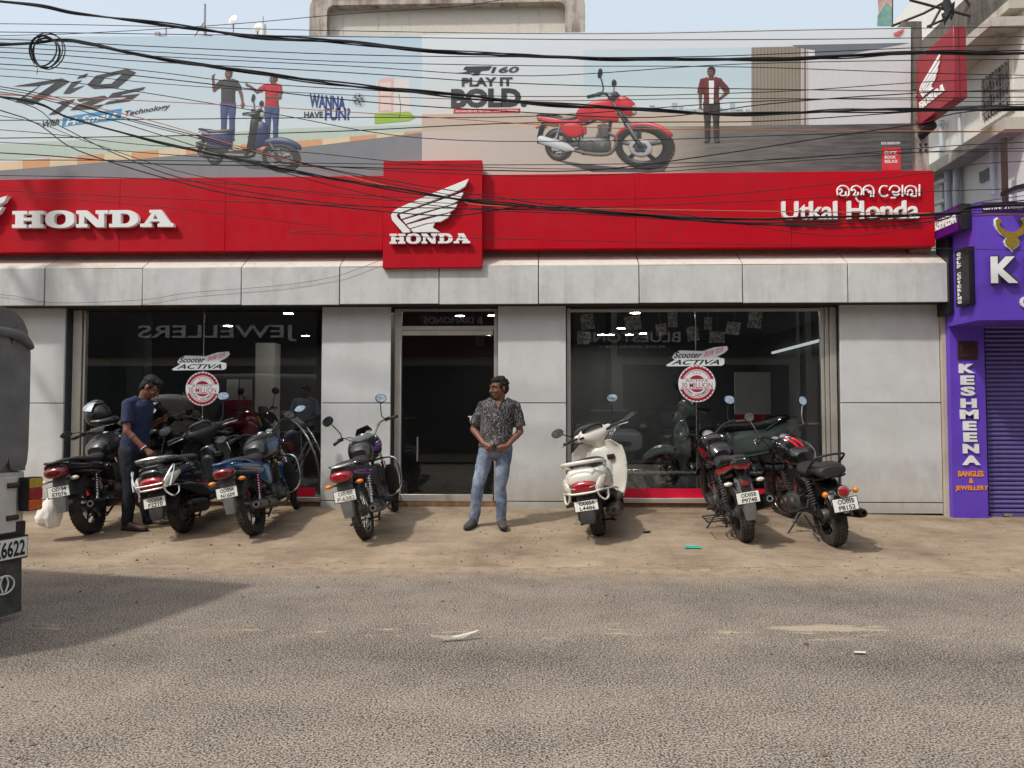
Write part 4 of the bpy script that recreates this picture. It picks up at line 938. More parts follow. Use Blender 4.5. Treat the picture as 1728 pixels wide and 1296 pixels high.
        mb = MB(); arc_fender(mb, .02, rr, rr + .055, 48, 150, .075, .04); mb.build('inner_fender', 'plastic', t)
        xb = -.40
        mb = MB(); secs = []
        for x, z, hw in ((xb + .10, .74, .07), (xb + .0, .70, .085), (xb - .05, .60, .08), (xb - .085, .48, .07), (xb - .10, .34 if q['fender_long'] else .42, .055)):
            secs.append([Vector((x + dx, y * hw, z)) for dx, y in ((.02, -1), (-.01, -.8), (-.018, 0), (-.01, .8), (.02, 1), (.026, .9), (.0, 0), (.026, -.9))])
        mb.loft(secs); mb.build('mudguard', q['fend'], t)
        pc = Vector((xb - .085, 0, .555)); zt_ = .78
        # tail cowl
        if ts == 'sport': cs = [(.46, 0, .70, .08, .08), (.25, 0, .72, .13, .10), (0, 0, .77, .14, .08), (-.25, 0, .84, .12, .065), (-.42, 0, .89, .095, .05), (-.51, 0, .91, .065, .025)]
        else: cs = [(.48, 0, .64, .09, .10), (.25, 0, .67, .145, .12), (0, 0, .72, .15, .095), (-.25, 0, .76, .135, .08), (-.42, 0, .79, .11, .065), (-.50, 0, .80, .085, .05)]
        mb = MB(); mb.body(cs, 18, 3); tc_ = mb.build('tail_cowl', q['tail'], t)
        for s in (-1, 1):
            mb = MB(); P = [(c[0], c[3] * s + s * .004, c[2] - .02) for c in cs[1:-1]]
            mb.body([(x, y, z, .006, h) for (x, y, z), h in zip(P, (.03, .024, .02, .012))], 8, 3); mb.build('side_stripe', q['stripe'], tc_)
        if ts == 'sport':
            mb = MB(); mb.body([(-.44, 0, .86, .085, .02), (-.475, 0, .865, .075, .03), (-.50, 0, .87, .05, .026)], 16, 2); mb.build('tail_light', q['lens'], t)
            mb = MB(); mb.body([(-.40, 0, .70, .035, .02), (-.47, 0, .69, .035, .018)], 10, 1); mb.build('plate_lamp', 'lens_red', t); mb = MB(); mb.body([(-.3, 0, .80, .05, .05), (-.40, 0, .74, .045, .05), (-.46, 0, .64, .05, .03)], 10, 3); mb.build('tail_tidy', 'plastic', t)
        else:
            mb = MB(); mb.body([(-.42, 0, .755, .115, .055), (-.48, 0, .755, .112, .062), (-.525, 0, .75, .08, .046), (-.54, 0, .745, .035, .025)], 18, 2); mb.build('tail_light', q['lens'], t)
        for s in (-1, 1): indicator(t, (-.42, s * (.075), .665 if ts != 'sport' else .70), s, q['ind'])
    if q['plate'][0]: number_plate(t, q['platec'] or pc, R(8), q['plate'], 0, ink=q['ink'], w=.215 if ts != 'classic' else .235, h=.105 if ts != 'classic' else .12)
    # seat
    if ts == 'classic': ss = [(-.28, 0, .795, .06, .03), (-.26, 0, .80, .14, .06), (-.08, 0, .81, .155, .065), (.02, 0, .785, .145, .055), (.08, 0, .755, .15, .055), (.3, 0, .75, .145, .06), (.42, 0, .78, .09, .05)]
    elif ts == 'sport': ss = [(-.36, 0, .92, .05, .02), (-.30, 0, .915, .095, .035), (-.05, 0, .87, .115, .04), (.06, 0, .82, .12, .045), (.12, 0, .79, .13, .045), (.3, 0, .78, .12, .05), (.45, 0, .81, .09, .05)]
    else: ss = [(-.33, 0, .83, .05, .02), (-.28, 0, .835, .10, .035), (-.05, 0, .82, .125, .04), (.1, 0, .79, .13, .045), (.3, 0, .775, .12, .05), (.45, 0, .80, .09, .05)]
    mb = MB(); mb.body(ss, 18, 3); st = mb.build('seat', q['seat'], t)
    # tank
    if ts == 'classic': tk = [(.38, 0, .86, .09, .06), (.45, 0, .87, .15, .10), (.62, 0, .895, .17, .125), (.80, 0, .905, .165, .13), (.93, 0, .90, .12, .11), (.98, 0, .89, .05, .05)]
    else: tk = [(.40, 0, .84, .08, .06), (.47, 0, .85, .135, .115), (.62, 0, .87, .17, .15), (.78, 0, .885, .18, .155), (.91, 0, .875, .14, .135), (.98, 0, .87, .07, .07)]
    dx = wb_ - 1.27
    mb = MB(); mb.body([(c[0] + dx * (i / 5.), *c[1:], 2.7) for i, c in enumerate(tk)], 22, 4); tn = mb.build('fuel_tank', q['tank'], t)
    mb = MB(); mb.lathe([(0, .022), (.03, .022), (.036, .014), (.038, 0)], (.76 + dx, 0, 1.025), (-.05, 0, 1), 18); mb.build('fuel_cap', 'chrome' if ts != 'sport' else 'plastic', tn)
    if q['tankhi'] == 'stripe':
        for y in (-.028, .028):
            mb = MB(); mb.body([(c[0] + dx * (i / 5.), y, c[2] + c[4] * .985, .018, .006) for i, c in enumerate(tk)][1:5], 8, 5); mb.build('tank_stripe', 'paint_red', tn)
    elif q['tankhi']:
        for s in (-1, 1):
            mb = MB(); mb.body([(.50 + dx, s * .134, .86, .012, .035), (.64 + dx, s * .168, .875, .012, .045), (.78 + dx, s * .176, .895, .012, .04), (.89 + dx, s * .142, .92, .012, .02)], 8, 4); mb.build('tank_graphic', q['tankhi'], tn)
    if ts == 'sport':
        for s in (-1, 1):
            mb = MB(); mb.body([(.66 + dx, s * .155, .80, .012, .05), (.80 + dx, s * .185, .80, .015, .10), (.95 + dx, s * .17, .76, .012, .08), (1.02 + dx, s * .13, .70, .01, .03)], 10, 3); mb.build('tank_shroud', q['side'], t)
    # side panels
    for s in (-1, 1):
        mb = MB(); mb.body([(.14, s * .115, .62, .012, .04), (.24, s * .145, .60, .022, .10), (.40, s * .14, .58, .022, .12), (.52, s * .11, .57, .012, .06)], 12, 3); mb.build('side_panel', q['tail'], t)
        mb = MB(); mb.tube([(.46, s * .08, .29), (.47, s * .24, .285)], .014, 8); mb.tube([(.47, s * .15, .285), (.47, s * .25, .285)], .02, 8); mb.build('footrest', 'plastic', t)
        mb = MB(); mb.tube([(.22, s * .1, .45), (.15, s * .15, .38), (.14, s * .24, .38)], .013, 8); mb.build('pillion_footrest', 'plastic', t)
    # front end
    mb = MB(); mb.xf = X_; A = Vector((wb_, 0, q['fr'])); u = Vector((-math.sin(rake), 0, math.cos(rake)))
    for s in (-1, 1): mb.cyl(A + Vector((0, s * .085, 0)) + Vector((.02, 0, 0)), A + u * .38 + Vector((0.02, s * .09, 0)), .027, 12); mb.cyl(A + u * .36 + Vector((.02, s * .09, 0)), A + u * .74 + Vector((.02, s * .09, 0)), .018, 12)
    fk = mb.build('fork', q['fork'], t)
    mb = MB(); mb.xf = X_; mb.body([(head.x - .02, 0, .97, .12, .016), (head.x + .08, 0, .955, .11, .016)], 12, 1); mb.body([(head.x + .03, 0, .78, .12, .016), (head.x + .12, 0, .77, .11, .016)], 12, 1); mb.build('triple_clamp', 'plastic', fk)
    mb = MB(); mb.xf = X_; arc_fender(mb, wb_, q['fr'], q['fr'] + .03, 30, 165, .062, .03); mb.build('front_fender', q['fend'] if ts == 'classic' else q['side'] if ts == 'sport' else q['tail'], t)
    hx, hz = head.x + .17, .86
    if ts == 'classic':
        mb = MB(); mb.xf = X_; mb.lathe([(0, -.10), (.05, -.095), (.08, -.06), (.092, 0), (.095, .03), (.088, .036)], (hx - .02, 0, hz), (1, 0, 0), 24); hl = mb.build('headlamp', 'gloss_black', t)
        mb = MB(); mb.xf = X_; mb.lathe([(.088, .03), (.05, .045), (0, .05)], (hx - .02, 0, hz), (1, 0, 0), 20); mb.build('headlamp_glass', 'lens_clear', hl)
    else:
        mb = MB(); mb.xf = X_; mb.body([(hx - .10, 0, hz + .08, .10, .06), (hx - .02, 0, hz + .04, .13, .13), (hx + .06, 0, hz - .01, .12, .12), (hx + .12, 0, hz - .04, .07, .07)], 16, 3); hl = mb.build('headlamp_cowl', q['tail'], t)
        mb = MB(); mb.xf = X_; mb.body([(hx + .06, 0, hz - .02, .095, .08), (hx + .115, 0, hz - .045, .085, .07), (hx + .135, 0, hz - .06, .03, .03)], 14, 2); mb.build('headlamp_glass', 'lens_clear', hl)
        mb = MB(); mb.xf = X_; secs = []
        for z, x, w in ((hz + .13, hx - .02, .10), (hz + .19, hx - .05, .105), (hz + .25, hx - .09, .07)): secs.append([Vector((x - .06 * abs(y) ** 2 * 1., y * w, z)) for y in (-1, -.6, 0, .6, 1)] + [Vector((x - .06 * abs(y) ** 2 - .006, y * w, z)) for y in (1, .6, 0, -.6, -1)])
        mb.loft(secs); mb.build('windscreen', 'plastic', hl)
    # instruments
    for y in ((-.055, .055) if ts != 'sport' else (0,)):
        mb = MB(); mb.xf = X_; c = Vector((hx - .13, y, 1.02 if ts != 'classic' else 1.0)); ax = Vector((-.6, 0, .8)); w = .048 if ts != 'sport' else .07
        mb.lathe([(0, -.04), (w * .8, -.035), (w, 0), (w, .008), (w * .88, .008)], c, ax, 18); ins = mb.build('instrument', 'plastic' if ts != 'classic' else 'chrome', t)
        mb = MB(); mb.xf = X_; mb.lathe([(w * .88, .004), (0, .006)], c, ax, 18); mb.build('dial', 'dial', ins)
    # handlebar
    hb = Vector((head.x - .02, 0, 1.0 + q['bh'])); mb = MB(); mb.xf = X_; B = lambda s: [hb + Vector(v) for v in ((.03, s * .04, 0), (.03, s * .09, .01), (.02, s * .20, .075), (-.03, s * .28, .085), (-.16, s * .385, .07))]
    mb.tube(B(-1)[::-1] + B(1), .0115, 8, smooth=3); hbr = mb.build('handlebar', q['bar'], t)
    for s in (-1, 1):
        P = B(s); mb = MB(); mb.xf = X_; mb.tube([P[3] * .62 + P[4] * .38, P[4]], .0175, 10); mb.lathe([(0, 0), (.02, 0), (.02, .008), (.0, .01)], P[4], P[4] - P[3], 10); mb.build('grip', 'rubber', hbr)
        mb = MB(); mb.xf = X_; mb.box(P[3] * .85 + P[4] * .15, (.05, .045, .04), (0, 0, s * -.9)); mb.build('switch_box', 'plastic', hbr)
        mb = MB(); mb.xf = X_; mb.tube([P[3] + Vector((.02, 0, 0)), P[3] + Vector((.05, s * .05, -.01)), P[4] + Vector((.06, s * .0, -.02))], [.008, .007, .005], 6, smooth=3); mb.build('lever', 'steel' if ts != 'sport' else 'plastic', hbr)
        mb = MB(); mb.xf = X_; mb.tube([P[3] + Vector((0, 0, 0)), P[3] + Vector((.10, -s * .06, -.02)), (hx - .02, s * .10, .92), (head.x + .05, s * .05, .72)], .005, 5, smooth=4); mb.build('cable', 'plastic', hbr)
        if q['mirrors'] == 'angular': mirror(t, P[3], [P[3] + Vector((.03, s * .02, .03)), P[3] + Vector((.03, s * .14, .05))], P[3] + Vector((.02, s * .20, .05)), .042, -s * .15, q['mirc'], 1.6, X_, wide=1.75)
        elif q['mirrors'] == 'round': mirror(t, P[3], [P[3] + Vector((.02, s * .015, .10)), P[3] + Vector((.02, s * .06, .22))], P[3] + Vector((0, s * .065, .27)), .056, -s * .2, q['mirc'], 2., X_, wide=1., stalkmat='chrome')
        else: mirror(t, P[3], [P[3] + Vector((.03, -s * .02, .06)), P[3] + Vector((.02, s * .03, .20))], P[3] + Vector((.01, s * .055, .25)), .052, -s * .2, q['mirc'], 2.3, X_, tilt=-s * .35, wide=1.28)
    # grab rail
    if q['rack'] == 'rail':
        mb = MB(); z = cs[-2][2] if ts != 'classic' else .82; up = .065
        mb.tube([(.02, .125, z - .02), (-.18, .135, z + up * .6), (-.40, .11, z + up), (-.50, .05, z + up), (-.50, -.05, z + up), (-.40, -.11, z + up), (-.18, -.135, z + up * .6), (.02, -.125, z - .02)], .013, 8, smooth=4); gr = mb.build('grab_rail', q.get('railmat', 'plastic'), t)
        for s in (-1, 1): mb = MB(); mb.tube([(-.33, s * .09, z), (-.36, s * .118, z + up)], .01, 6); mb.build('rail_stay', q.get('railmat', 'plastic'), gr)
    elif q['rack'] == 'backrest':
        mb = MB(); mb.tube([(.05, .13, .76), (-.12, .15, .86), (-.27, .14, .95), (-.30, .06, .97), (-.30, -.06, .97), (-.27, -.14, .95), (-.12, -.15, .86), (.05, -.13, .76)], .012, 8, smooth=4); gr = mb.build('grab_rail', 'plastic', t)
    # stands, guards
    mb = MB(); mb.tube([(.50, .10, .26), (.44, .30, .30 * LT + .012), (.40, .33, .33 * LT + .006)], .010, 8); mb.box((.41, .325, .33 * LT + .004), (.06, .04, .006), (R(q['lean']), 0, 0)); mb.build('side_stand', 'plastic', t)
    mb = MB(); mb.tube([(.40, .10, .24), (.14, .13, .17), (.06, .15, .16)], .012, 7); mb.tube([(.40, -.10, .24), (.14, -.13, .17), (.06, -.15, .16)], .012, 7); mb.tube([(.16, -.13, .175), (.16, .13, .175)], .010, 7); mb.build('centre_stand', 'plastic', t)
    if q['crash']:
        for s in (-1, 1):
            mb = MB(); xx = wb_ - .36; mb.tube([(xx, s * .02, .70), (xx + .02, s * .16, .71), (xx + .01, s * .28, .66), (xx - .02, s * .29, .40), (xx - .05, s * .20, .28), (xx - .06, s * .05, .27)], .0125, 8, smooth=4); mb.build('crash_guard', 'chrome', t)
            mb = MB(); mb.body([(xx - .03, s * .20, .28, .02, .10), (xx - .05, s * .20, .40, .07, .10), (xx - .06, s * .20, .52, .075, .1), (xx - .07, s * .2, .6, .03, .03)], 12, 2); mb.build('leg_fairing', 'plastic', t)
    if q['guard']:
        for dz in (0, .12):
            mb = MB(); mb.tube([(.22, .10, .62 - dz), (.20, .23, .60 - dz), (-.06, .24, .58 - dz), (-.14, .22, .40), (-.02, .24, .30), (.18, .22, .33)], .009, 7, smooth=4); mb.build('saree_guard', 'plastic', t)
        for k in range(4): mb = MB(); mb.tube([(-.08 + k * .08, .15, .27), (-.08 + k * .08, .36, .28)], .006, 6); mb.build('step_bar', 'plastic', t)
        mb = MB(); mb.tube([(-.10, .16, .27), (-.10, .36, .28), (.18, .36, .28), (.18, .16, .27)], .008, 6, closed=True); mb.build('foot_step', 'plastic', t)
    return t

def scooter(name, label, p):
    D = dict(wb=1.24, body='paint_white', inner='paint_white', rr=.215, fr=.235, seat='seat_vinyl', plate=('', ''), guard='paint_white', lens='lens_red', steer=20, group='two wheelers parked outside the showroom', lean=11, rail='paint_white', side='lens_clear', cage=False, mirrors='oval', cover='plastic', ink='ink_black', sharp=False, mirc='mirror_face')
    D.update(p); q = D; t = thing(name, label, 'scooter', group=q['group']); W_ = q['wb']; LT = math.tan(R(q['lean']))
    wheel(t, 0, q['rr'], .05, 'solid', 'alloy', disc=False, tread=34)
    rake = R(26); head = Vector((W_ - .30, 0, .88)); X_ = steer_xf(head, R(q['steer']), rake)
    wheel(t, W_, q['fr'], .046, 'alloy', 'alloy', xf=X_, disc=False, tread=34)
    sh_ = q['sharp']; ku = .05 if sh_ else 0
    # rear body shell
    secs = [(.42, 0, .53, .10, .12), (.36, 0, .55, .15, .17), (.20, 0, .575, .19, .18), (0, 0, .60, .205, .165), (-.20, 0, .635 + ku, .19, .14), (-.36, 0, .665 + ku * 1.5, .15, .105), (-.45, 0, .68 + ku * 2, .10, .07), (-.475, 0, .685 + ku * 2, .05, .035)]
    mb = MB(); mb.body([(*s, 2.9) for s in secs], 24, 4); bd = mb.build('rear_body', q['body'], t)
    if q.get('badge'):
        vs, fs = text2d(q['badge'], .022, .13, shear=.3)
        for s in (-1, 1):
            mb = MB(); mb.add([Vector((.02 + (v.x if s < 0 else .13 - v.x) * 1., s * .2085, .60 + v.z + .2 * (.0 - v.x) * (1 if s < 0 else -1))) for v in vs], fs); mb.build('badge', 'graphics_silver' if q['body'] != 'paint_white' else 'ink_black', bd, smooth=False)
    # belly / engine
    mb = MB(); mb.body([(-.12, .10, .24, .05, .07), (.0, .11, .25, .06, .08), (.2, .10, .27, .065, .075), (.42, .07, .28, .06, .06), (.48, .05, .28, .03, .03)], 14, 2); mb.build('engine', 'engine_grey', t)
    mb = MB(); arc_fender(mb, 0, q['rr'], q['rr'] + .09, 25, 165, .10, .05); mb.build('inner_fender', 'plastic', t)
    mb = MB(); secs = []
    for x, z, hw in ((-.36, .60, .085), (-.42, .52, .085), (-.46, .40, .085), (-.49, .30, .075), (-.50, .24, .055)):
        secs.append([Vector((x + dx, y * hw, z)) for dx, y in ((.03, -1), (-.01, -.8), (-.02, 0), (-.01, .8), (.03, 1), (.036, .9), (.0, 0), (.036, -.9))])
    mb.loft(secs); mb.build('mudguard', 'plastic', t)
    number_plate(t, Vector((-.478, 0, .42)), R(10), q['plate'], ink=q['ink']) if q['plate'][0] else None
    # tail lamp cluster
    z = .655 + ku * 2; mb = MB(); mb.body([(-.40, 0, z - .045, .12, .07), (-.46, 0, z - .045, .105, .068), (-.495, 0, z - .05, .09, .055), (-.508, 0, z - .055, .06, .03)], 18, 2); tl = mb.build('tail_light', q['lens'], t)
    mb = MB(); mb.body([(-.47, 0, z - .045, .109, .006), (-.507, 0, z - .05, .085, .006)], 12, 1); mb.build('lamp_trim', q['guard'], tl)
    mb = MB(); mb.box((-.45, 0, .53), (.02, .06, .022)); mb.build('reflector', 'lens_darkred', t)
    for s in (-1, 1):
        mb = MB(); mb.body([(-.26, s * .182, z + .01, .014, .022), (-.35, s * .168, z - .015, .024, .046), (-.43, s * .145, z - .045, .026, .058), (-.475, s * .12, z - .065, .014, .03)], 10, 2); i_ = mb.build('indicator', q['side'], t)
        mb = MB(); mb.ell((-.40, s * .158, z - .03), (.03, .012, .016)); mb.build('indicator_bulb', 'lens_amber', i_)
        mb = MB(); mb.body([(.40, s * .12, .33, .03, .05), (.2, s * .175, .38, .02, .06), (.0, s * .19, .43, .015, .05), (-.2, s * .18, .50, .012, .03), (-.35, s * .14, .56, .01, .02)], 10, 3); mb.build('lower_trim', q['cover'], bd)
    # seat
    mb = MB(); mb.body([(-.33, 0, .80 + ku, .06, .02), (-.29, 0, .805 + ku, .11, .04), (-.1, 0, .795, .14, .05), (.08, 0, .765, .145, .05), (.28, 0, .755, .135, .05), (.42, 0, .745, .09, .045), (.46, 0, .74, .04, .03)], 20, 3); mb.build('seat', q['seat'], t)
    # grab rail
    mb = MB(); mb.tube([(-.02, .165, .745), (-.18, .185, .80 + ku), (-.32, .165, .835 + ku), (-.42, .10, .85 + ku), (-.44, 0, .855 + ku), (-.42, -.10, .85 + ku), (-.32, -.165, .835 + ku), (-.18, -.185, .80 + ku), (-.02, -.165, .745)], .019, 8, smooth=4); gr = mb.build('grab_rail', q['rail'], t)
    mb = MB(); mb.body([(-.34, 0, .76 + ku, .10, .03), (-.40, 0, .755 + ku, .12, .045), (-.455, 0, .735 + ku, .095, .03)], 16, 2); mb.build('tail_cap', q['body'], t)
    # floor, leg shield
    mb = MB(); mb.body([(.32, 0, .27, .17, .05), (.5, 0, .265, .19, .045), (.78, 0, .265, .19, .045), (.88, 0, .30, .17, .05)], 18, 2); mb.build('floorboard', q['cover'], t)
    mb = MB(); mb.box((.6, 0, .315), (.36, .28, .008)); mb.build('floor_mat', 'rubber', t)
    def shield(off, k, z1=.86):
        rings = []
        for z, xc, w in ((.27, .84, .19), (.40, .87, .23), (.55, .90, .255), (.70, .92, .26), (.82, .925, .24), (z1 + .04, .925, .16)):
            ring = []
            for y in (-1, -.8, -.45, 0, .45, .8, 1): ring.append(Vector((xc + off - .09 * y * y * (.4 + abs(y) * .6), y * w * k, z)))
            for y in (1, .8, .45, 0, -.45, -.8, -1): ring.append(Vector((xc + off + .035 - .09 * y * y * (.4 + abs(y) * .6), y * w * k, z)))
            rings.append(ring)
        return rings
    mb = MB(); mb.loft(shield(0, 1.)); ls = mb.build('leg_shield', q['inner'], t, bevel=.006)
    mb = MB(); mb.body([(.86, 0, .60, .10, .20), (.92, 0, .62, .14, .24), (1.02, 0, .64, .13, .20), (1.08, 0, .66, .06, .10)], 18, 3); mb.build('front_apron', q['body'], t)
    mb = MB(); mb.body([(.835, 0, .56, .07, .13), (.89, 0, .58, .09, .17)], 12, 2); mb.build('inner_hump', q['inner'], ls)
    mb = MB(); mb.box((.868, -.125, .70), (.03, .075, .06)); mb.build('glove_recess', 'plastic', ls, bevel=.008)
    mb = MB(); mb.lathe([(0, .02), (.014, .02), (.016, 0)], (.85, 0.0, .66), (-1, 0, .2), 10); mb.build('ignition_lock', 'plastic', ls)
    for s in (-1, 1):
        P = [Vector((xc + .012 - .09, s * w * 1.02, z)) for z, xc, w in ((.24, .83, .18), (.40, .87, .23), (.55, .90, .255), (.70, .92, .26), (.82, .925, .24))]
        mb = MB(); mb.tube(P, .009, 7, smooth=3); mb.build('shield_trim', q['guard'], t)
        for k in (0, 2): mb = MB(); mb.box(P[k] + Vector((.0, s * .006, .05)), (.03, .02, .02)); mb.build('trim_clip', q['guard'], t)
    # steering: column, cowl, binnacle, bars
    mb = MB(); mb.xf = X_; A = Vector((W_, 0, q['fr'])); u = Vector((-math.sin(rake), 0, math.cos(rake)))
    for s in (-1, 1): mb.cyl(A + Vector((0, s * .07, 0)), A + u * .32 + Vector((0, s * .07, 0)), .02, 10)
    mb.build('fork', 'plastic', t)
    mb = MB(); mb.xf = X_; mb.body([(W_ - .26, 0, .46, .05, .03), (W_ - .20, 0, .475, .085, .055), (W_, 0, .50, .09, .055), (W_ + .14, 0, .46, .075, .05), (W_ + .24, 0, .40, .04, .03)], 16, 3); mb.build('front_fender', q['body'], t)
    mb = MB(); hz = .99
    vbody(mb, [(.82, 0, .925, .045, .05), (.88, 0, .92, .07, .06), (.94, 0, .915, .14, .075), (hz, 0, .92, .175, .085), (hz + .05, 0, .93, .15, .08), (hz + .085, 0, .94, .10, .05), (hz + .10, 0, .945, .05, .02)], 22, 3, X_); hc = mb.build('handle_cowl', q['body'] if not q.get('cowl') else q['cowl'], t)
    for s in (-1, 1):
        mb = MB(); mb.xf = X_; mb.body([(.885, s * .13, hz + .01, .06, .045), (.905, s * .16, hz + .01, .05, .05), (.93, s * .19, hz + .01, .02, .03)], 10, 2); mb.v = mb.v; mb.build('switch_pod', q['body'] if not q.get('cowl') else q['cowl'], hc)
        mb = MB(); mb.xf = X_; mb.box((.838, s * .15, hz + .01), (.012, .05, .028)); mb.build('switches', 'plastic', hc)
        mb = MB(); mb.xf = X_; mb.tube([(.90, s * .17, hz + .02), (.85, s * .27, hz + .025), (.80, s * .35, hz + .02)], [.012, .018, .0175], 10); mb.build('grip', 'rubber', hc)
        mb = MB(); mb.xf = X_; mb.tube([(.93, s * .19, hz), (.93, s * .26, hz + .0), (.86, s * .37, hz - .01)], [.008, .007, .005], 6, smooth=3); mb.build('lever', 'steel', hc)
        b0 = Vector((.93, s * .19, hz + .04))
        if q['mirrors'] == 'flat': mirror(t, b0, [b0 + Vector((.0, s * .06, .05)), b0 + Vector((0, s * .12, .10 + .10 * (s < 0)))], b0 + Vector((-.01, s * .15, .12 + .16 * (s < 0))), .05, -s * .25, q['mirc'], 2.1, X_, tilt=-s * .2, wide=1.3, shell='plastic')
        else: mirror(t, b0, [b0 + Vector((.0, s * .02, .10)), b0 + Vector((0, s * .05, .16))], b0 + Vector((-.01, s * .07, .205)), .054, -s * .25, q['mirc'], 2.1, X_, tilt=-s * .3, wide=1.25, shell='plastic')
    mb = MB(); mb.xf = X_ @ Matrix.Translation((.868, 0, hz + .055)) @ Euler((0, R(-38), 0)).to_matrix().to_4x4()
    mb.loft([[Vector((x, p_[0] * k, p_[1] * k)) for p_ in ellp(0, 0, .108, .072, 22, 2.6)] for x, k in ((.03, 1.05), (.0, 1.05), (-.006, .96))]); bi = mb.build('binnacle', 'plastic', hc)
    m2 = MB(); m2.xf = mb.xf; m2.loft([[Vector((-.008, p_[0] * k, p_[1] * k)) for p_ in ellp(0, 0, .092, .058, 22, 2.6)] for k in (1., .02)]); m2.build('dial', 'dial', bi)
    mb = MB(); mb.xf = X_; mb.body([(.98, 0, hz, .10, .055), (1.01, 0, hz - .01, .085, .045), (1.02, 0, hz - .015, .04, .02)], 16, 2); mb.build('headlamp', 'lens_clear', hc)
    # muffler (right), stand, guards
    mb = MB(); a, b = Vector((.25, -.16, .22)), Vector((-.30, -.20, .30)); d = b - a; mb.lathe([(r_, h * d.length) for r_, h in ((.02, 0), (.055, .1), (.068, .3), (.07, .85), (.06, .95), (.035, 1.), (.02, 1.), (.016, .96), (0, .96))], a, d, 20); mu = mb.build('muffler', 'exhaust_steel' if not q['cage'] else 'exhaust_black', t)
    mb = MB(); mb.lathe([(.071, .2 * d.length), (.076, .22 * d.length), (.076, .7 * d.length), (.071, .72 * d.length)], a, d, 18); mb.build('muffler_cover', q['cover'], mu)
    mb = MB(); mb.cyl((-.05, -.09, .34), (.08, -.11, .62), .02, 8); s_ = mb.build('shock_absorber', 'plastic', t); mb = MB(); coil(mb, (-.04, -.09, .37), (.07, -.11, .60), .03, 7); mb.build('spring', 'plastic', s_)
    mb = MB(); mb.tube([(.42, .12, .22), (.36, .30, .30 * LT + .012), (.33, .33, .33 * LT + .006)], .010, 8); mb.build('side_stand', 'steel', t)
    mb = MB(); mb.tube([(.25, .10, .2), (.08, .13, .13), (.03, .16, .13)], .011, 7); mb.tube([(.25, -.10, .2), (.08, -.13, .13), (.03, -.16, .13)], .011, 7); mb.tube([(.1, -.13, .135), (.1, .13, .135)], .010, 7); mb.build('centre_stand', 'plastic', t)
    g = q['guard']; rg = .0105
    mb = MB(); mb.tube([(.30, .20, .42), (.0, .225, .48), (-.25, .215, .53), (-.44, .15, .555), (-.52, .08, .555), (-.52, -.08, .555), (-.44, -.15, .555), (-.25, -.215, .53), (0, -.225, .48), (.30, -.20, .42)], rg, 8, smooth=4); mb.build('body_guard', g, t)
    for s in (-1, 1): mb = MB(); mb.tube([(-.34, s * .19, .545), (-.37, s * .19, .47), (-.43, s * .165, .45), (-.47, s * .13, .50), (-.49, s * .12, .555)], rg * .9, 7, smooth=3); mb.build('guard_loop', g, t)
    if q['cage']:
        for s in (-1, 1):
            mb = MB(); mb.tube([(-.50, s * .12, .555), (-.50, s * .14, .62), (-.40, s * .19, .74), (-.36, s * .195, .75), (-.42, s * .19, .66), (-.47, s * .17, .56)], rg * .85, 7, smooth=3); mb.build('guard_loop', g, t)
        mb = MB(); mb.tube([(-.515, .12, .60), (-.53, 0, .60), (-.515, -.12, .60)], rg * .8, 7, smooth=3); mb.build('guard_bar', g, t)
    return t
BK = {}
BK['E'] = motorcycle('motorcycle', 'black motorcycle with grey tank and a dark helmet hung on its handlebar', dict(plate=('OD 34', 'E7076'), tank='gloss_charcoal', lens='lens_darkred', ind='lens_clear', mirrors='angular', exh='exhaust_black', fend='plastic_grey', steer=12, rh=.058))
place(BK['E'], 158, 899, 5, 11)
BK['A'] = scooter('scooter', 'black scooter with chrome body guards beside the man in navy shirt', dict(body='gloss_black', inner='plastic', guard='chrome', rail='steel', plate=('OD05B', 'F2210'), cage=True, steer=24, cowl='plastic', mirrors='flat', badge='Activa'))
place(BK['A'], 313, 896, 0, 11); BK['A'].scale = (1.04, 1.14, 1.02)
BK['B'] = motorcycle('motorcycle', 'black and blue commuter motorcycle with red coil springs', dict(plate=('OD05A', 'N1609'), tank='gloss_charcoal', tankhi='paint_blue', tail='paint_blue', side='gloss_black', railmat='paint_blue', lens='lens_darkred', spring='spring_red', exh='exhaust_steel', fend='plastic_grey', steer=22, crash=True, mirrors='angular'))
place(BK['B'], 433, 901, 0, 12)
BK['P'] = motorcycle('motorcycle', 'old black motorcycle with purple stripes and wire spoke wheels by the door', dict(plate=('OR-05', 'P-6382'), tank='gloss_black', tankhi='paint_purple', tail='plastic', side='paint_purple', railmat='chrome', style='spoke', rim='chrome', lens='lens_red', exh='exhaust_steel', spring='chrome', steer=26, crash=True, rh=.047, fend='plastic_grey', ink='ink_faded', bar='chrome'))
place(BK['P'], 621, 908, 0, 12)
BK['W'] = scooter('scooter', 'white scooter with dark seat parked left of the right window', dict(plate=('OD05A', 'L4486'), steer=26, mirrors='flat', badge='Honda'))
place(BK['W'], 1013, 902, -12, 10); BK['W'].scale = (1.04, 1.18, 1.0)
BK['R'] = motorcycle('motorcycle', 'black sporty motorcycle with red accents and wide rear tyre', dict(plate=('OD05B', 'P9748'), tailstyle='sport', tankhi='paint_darkred', side='gloss_black', stripe='paint_red', tail='gloss_black', ind='lens_clear', rh=.068, steer=14, fork='plastic', rack='none', guard=True, fend='plastic_grey', fender_long=True))
place(BK['R'], 1257, 912, -1, 10)
BK['C'] = motorcycle('motorcycle', 'black retro motorcycle with red tank stripes and round tail lamp', dict(plate=('OD05B', 'P8152'), tailstyle='classic', tankhi='stripe', tank='gloss_black', rh=.066, rr=.315, fr=.31, wb=1.36, mirrors='round', fork='plastic', rack='backrest', steer=12, fend='gloss_black', rim='gloss_black'))
place(BK['C'], 1407, 919, 2, 10)
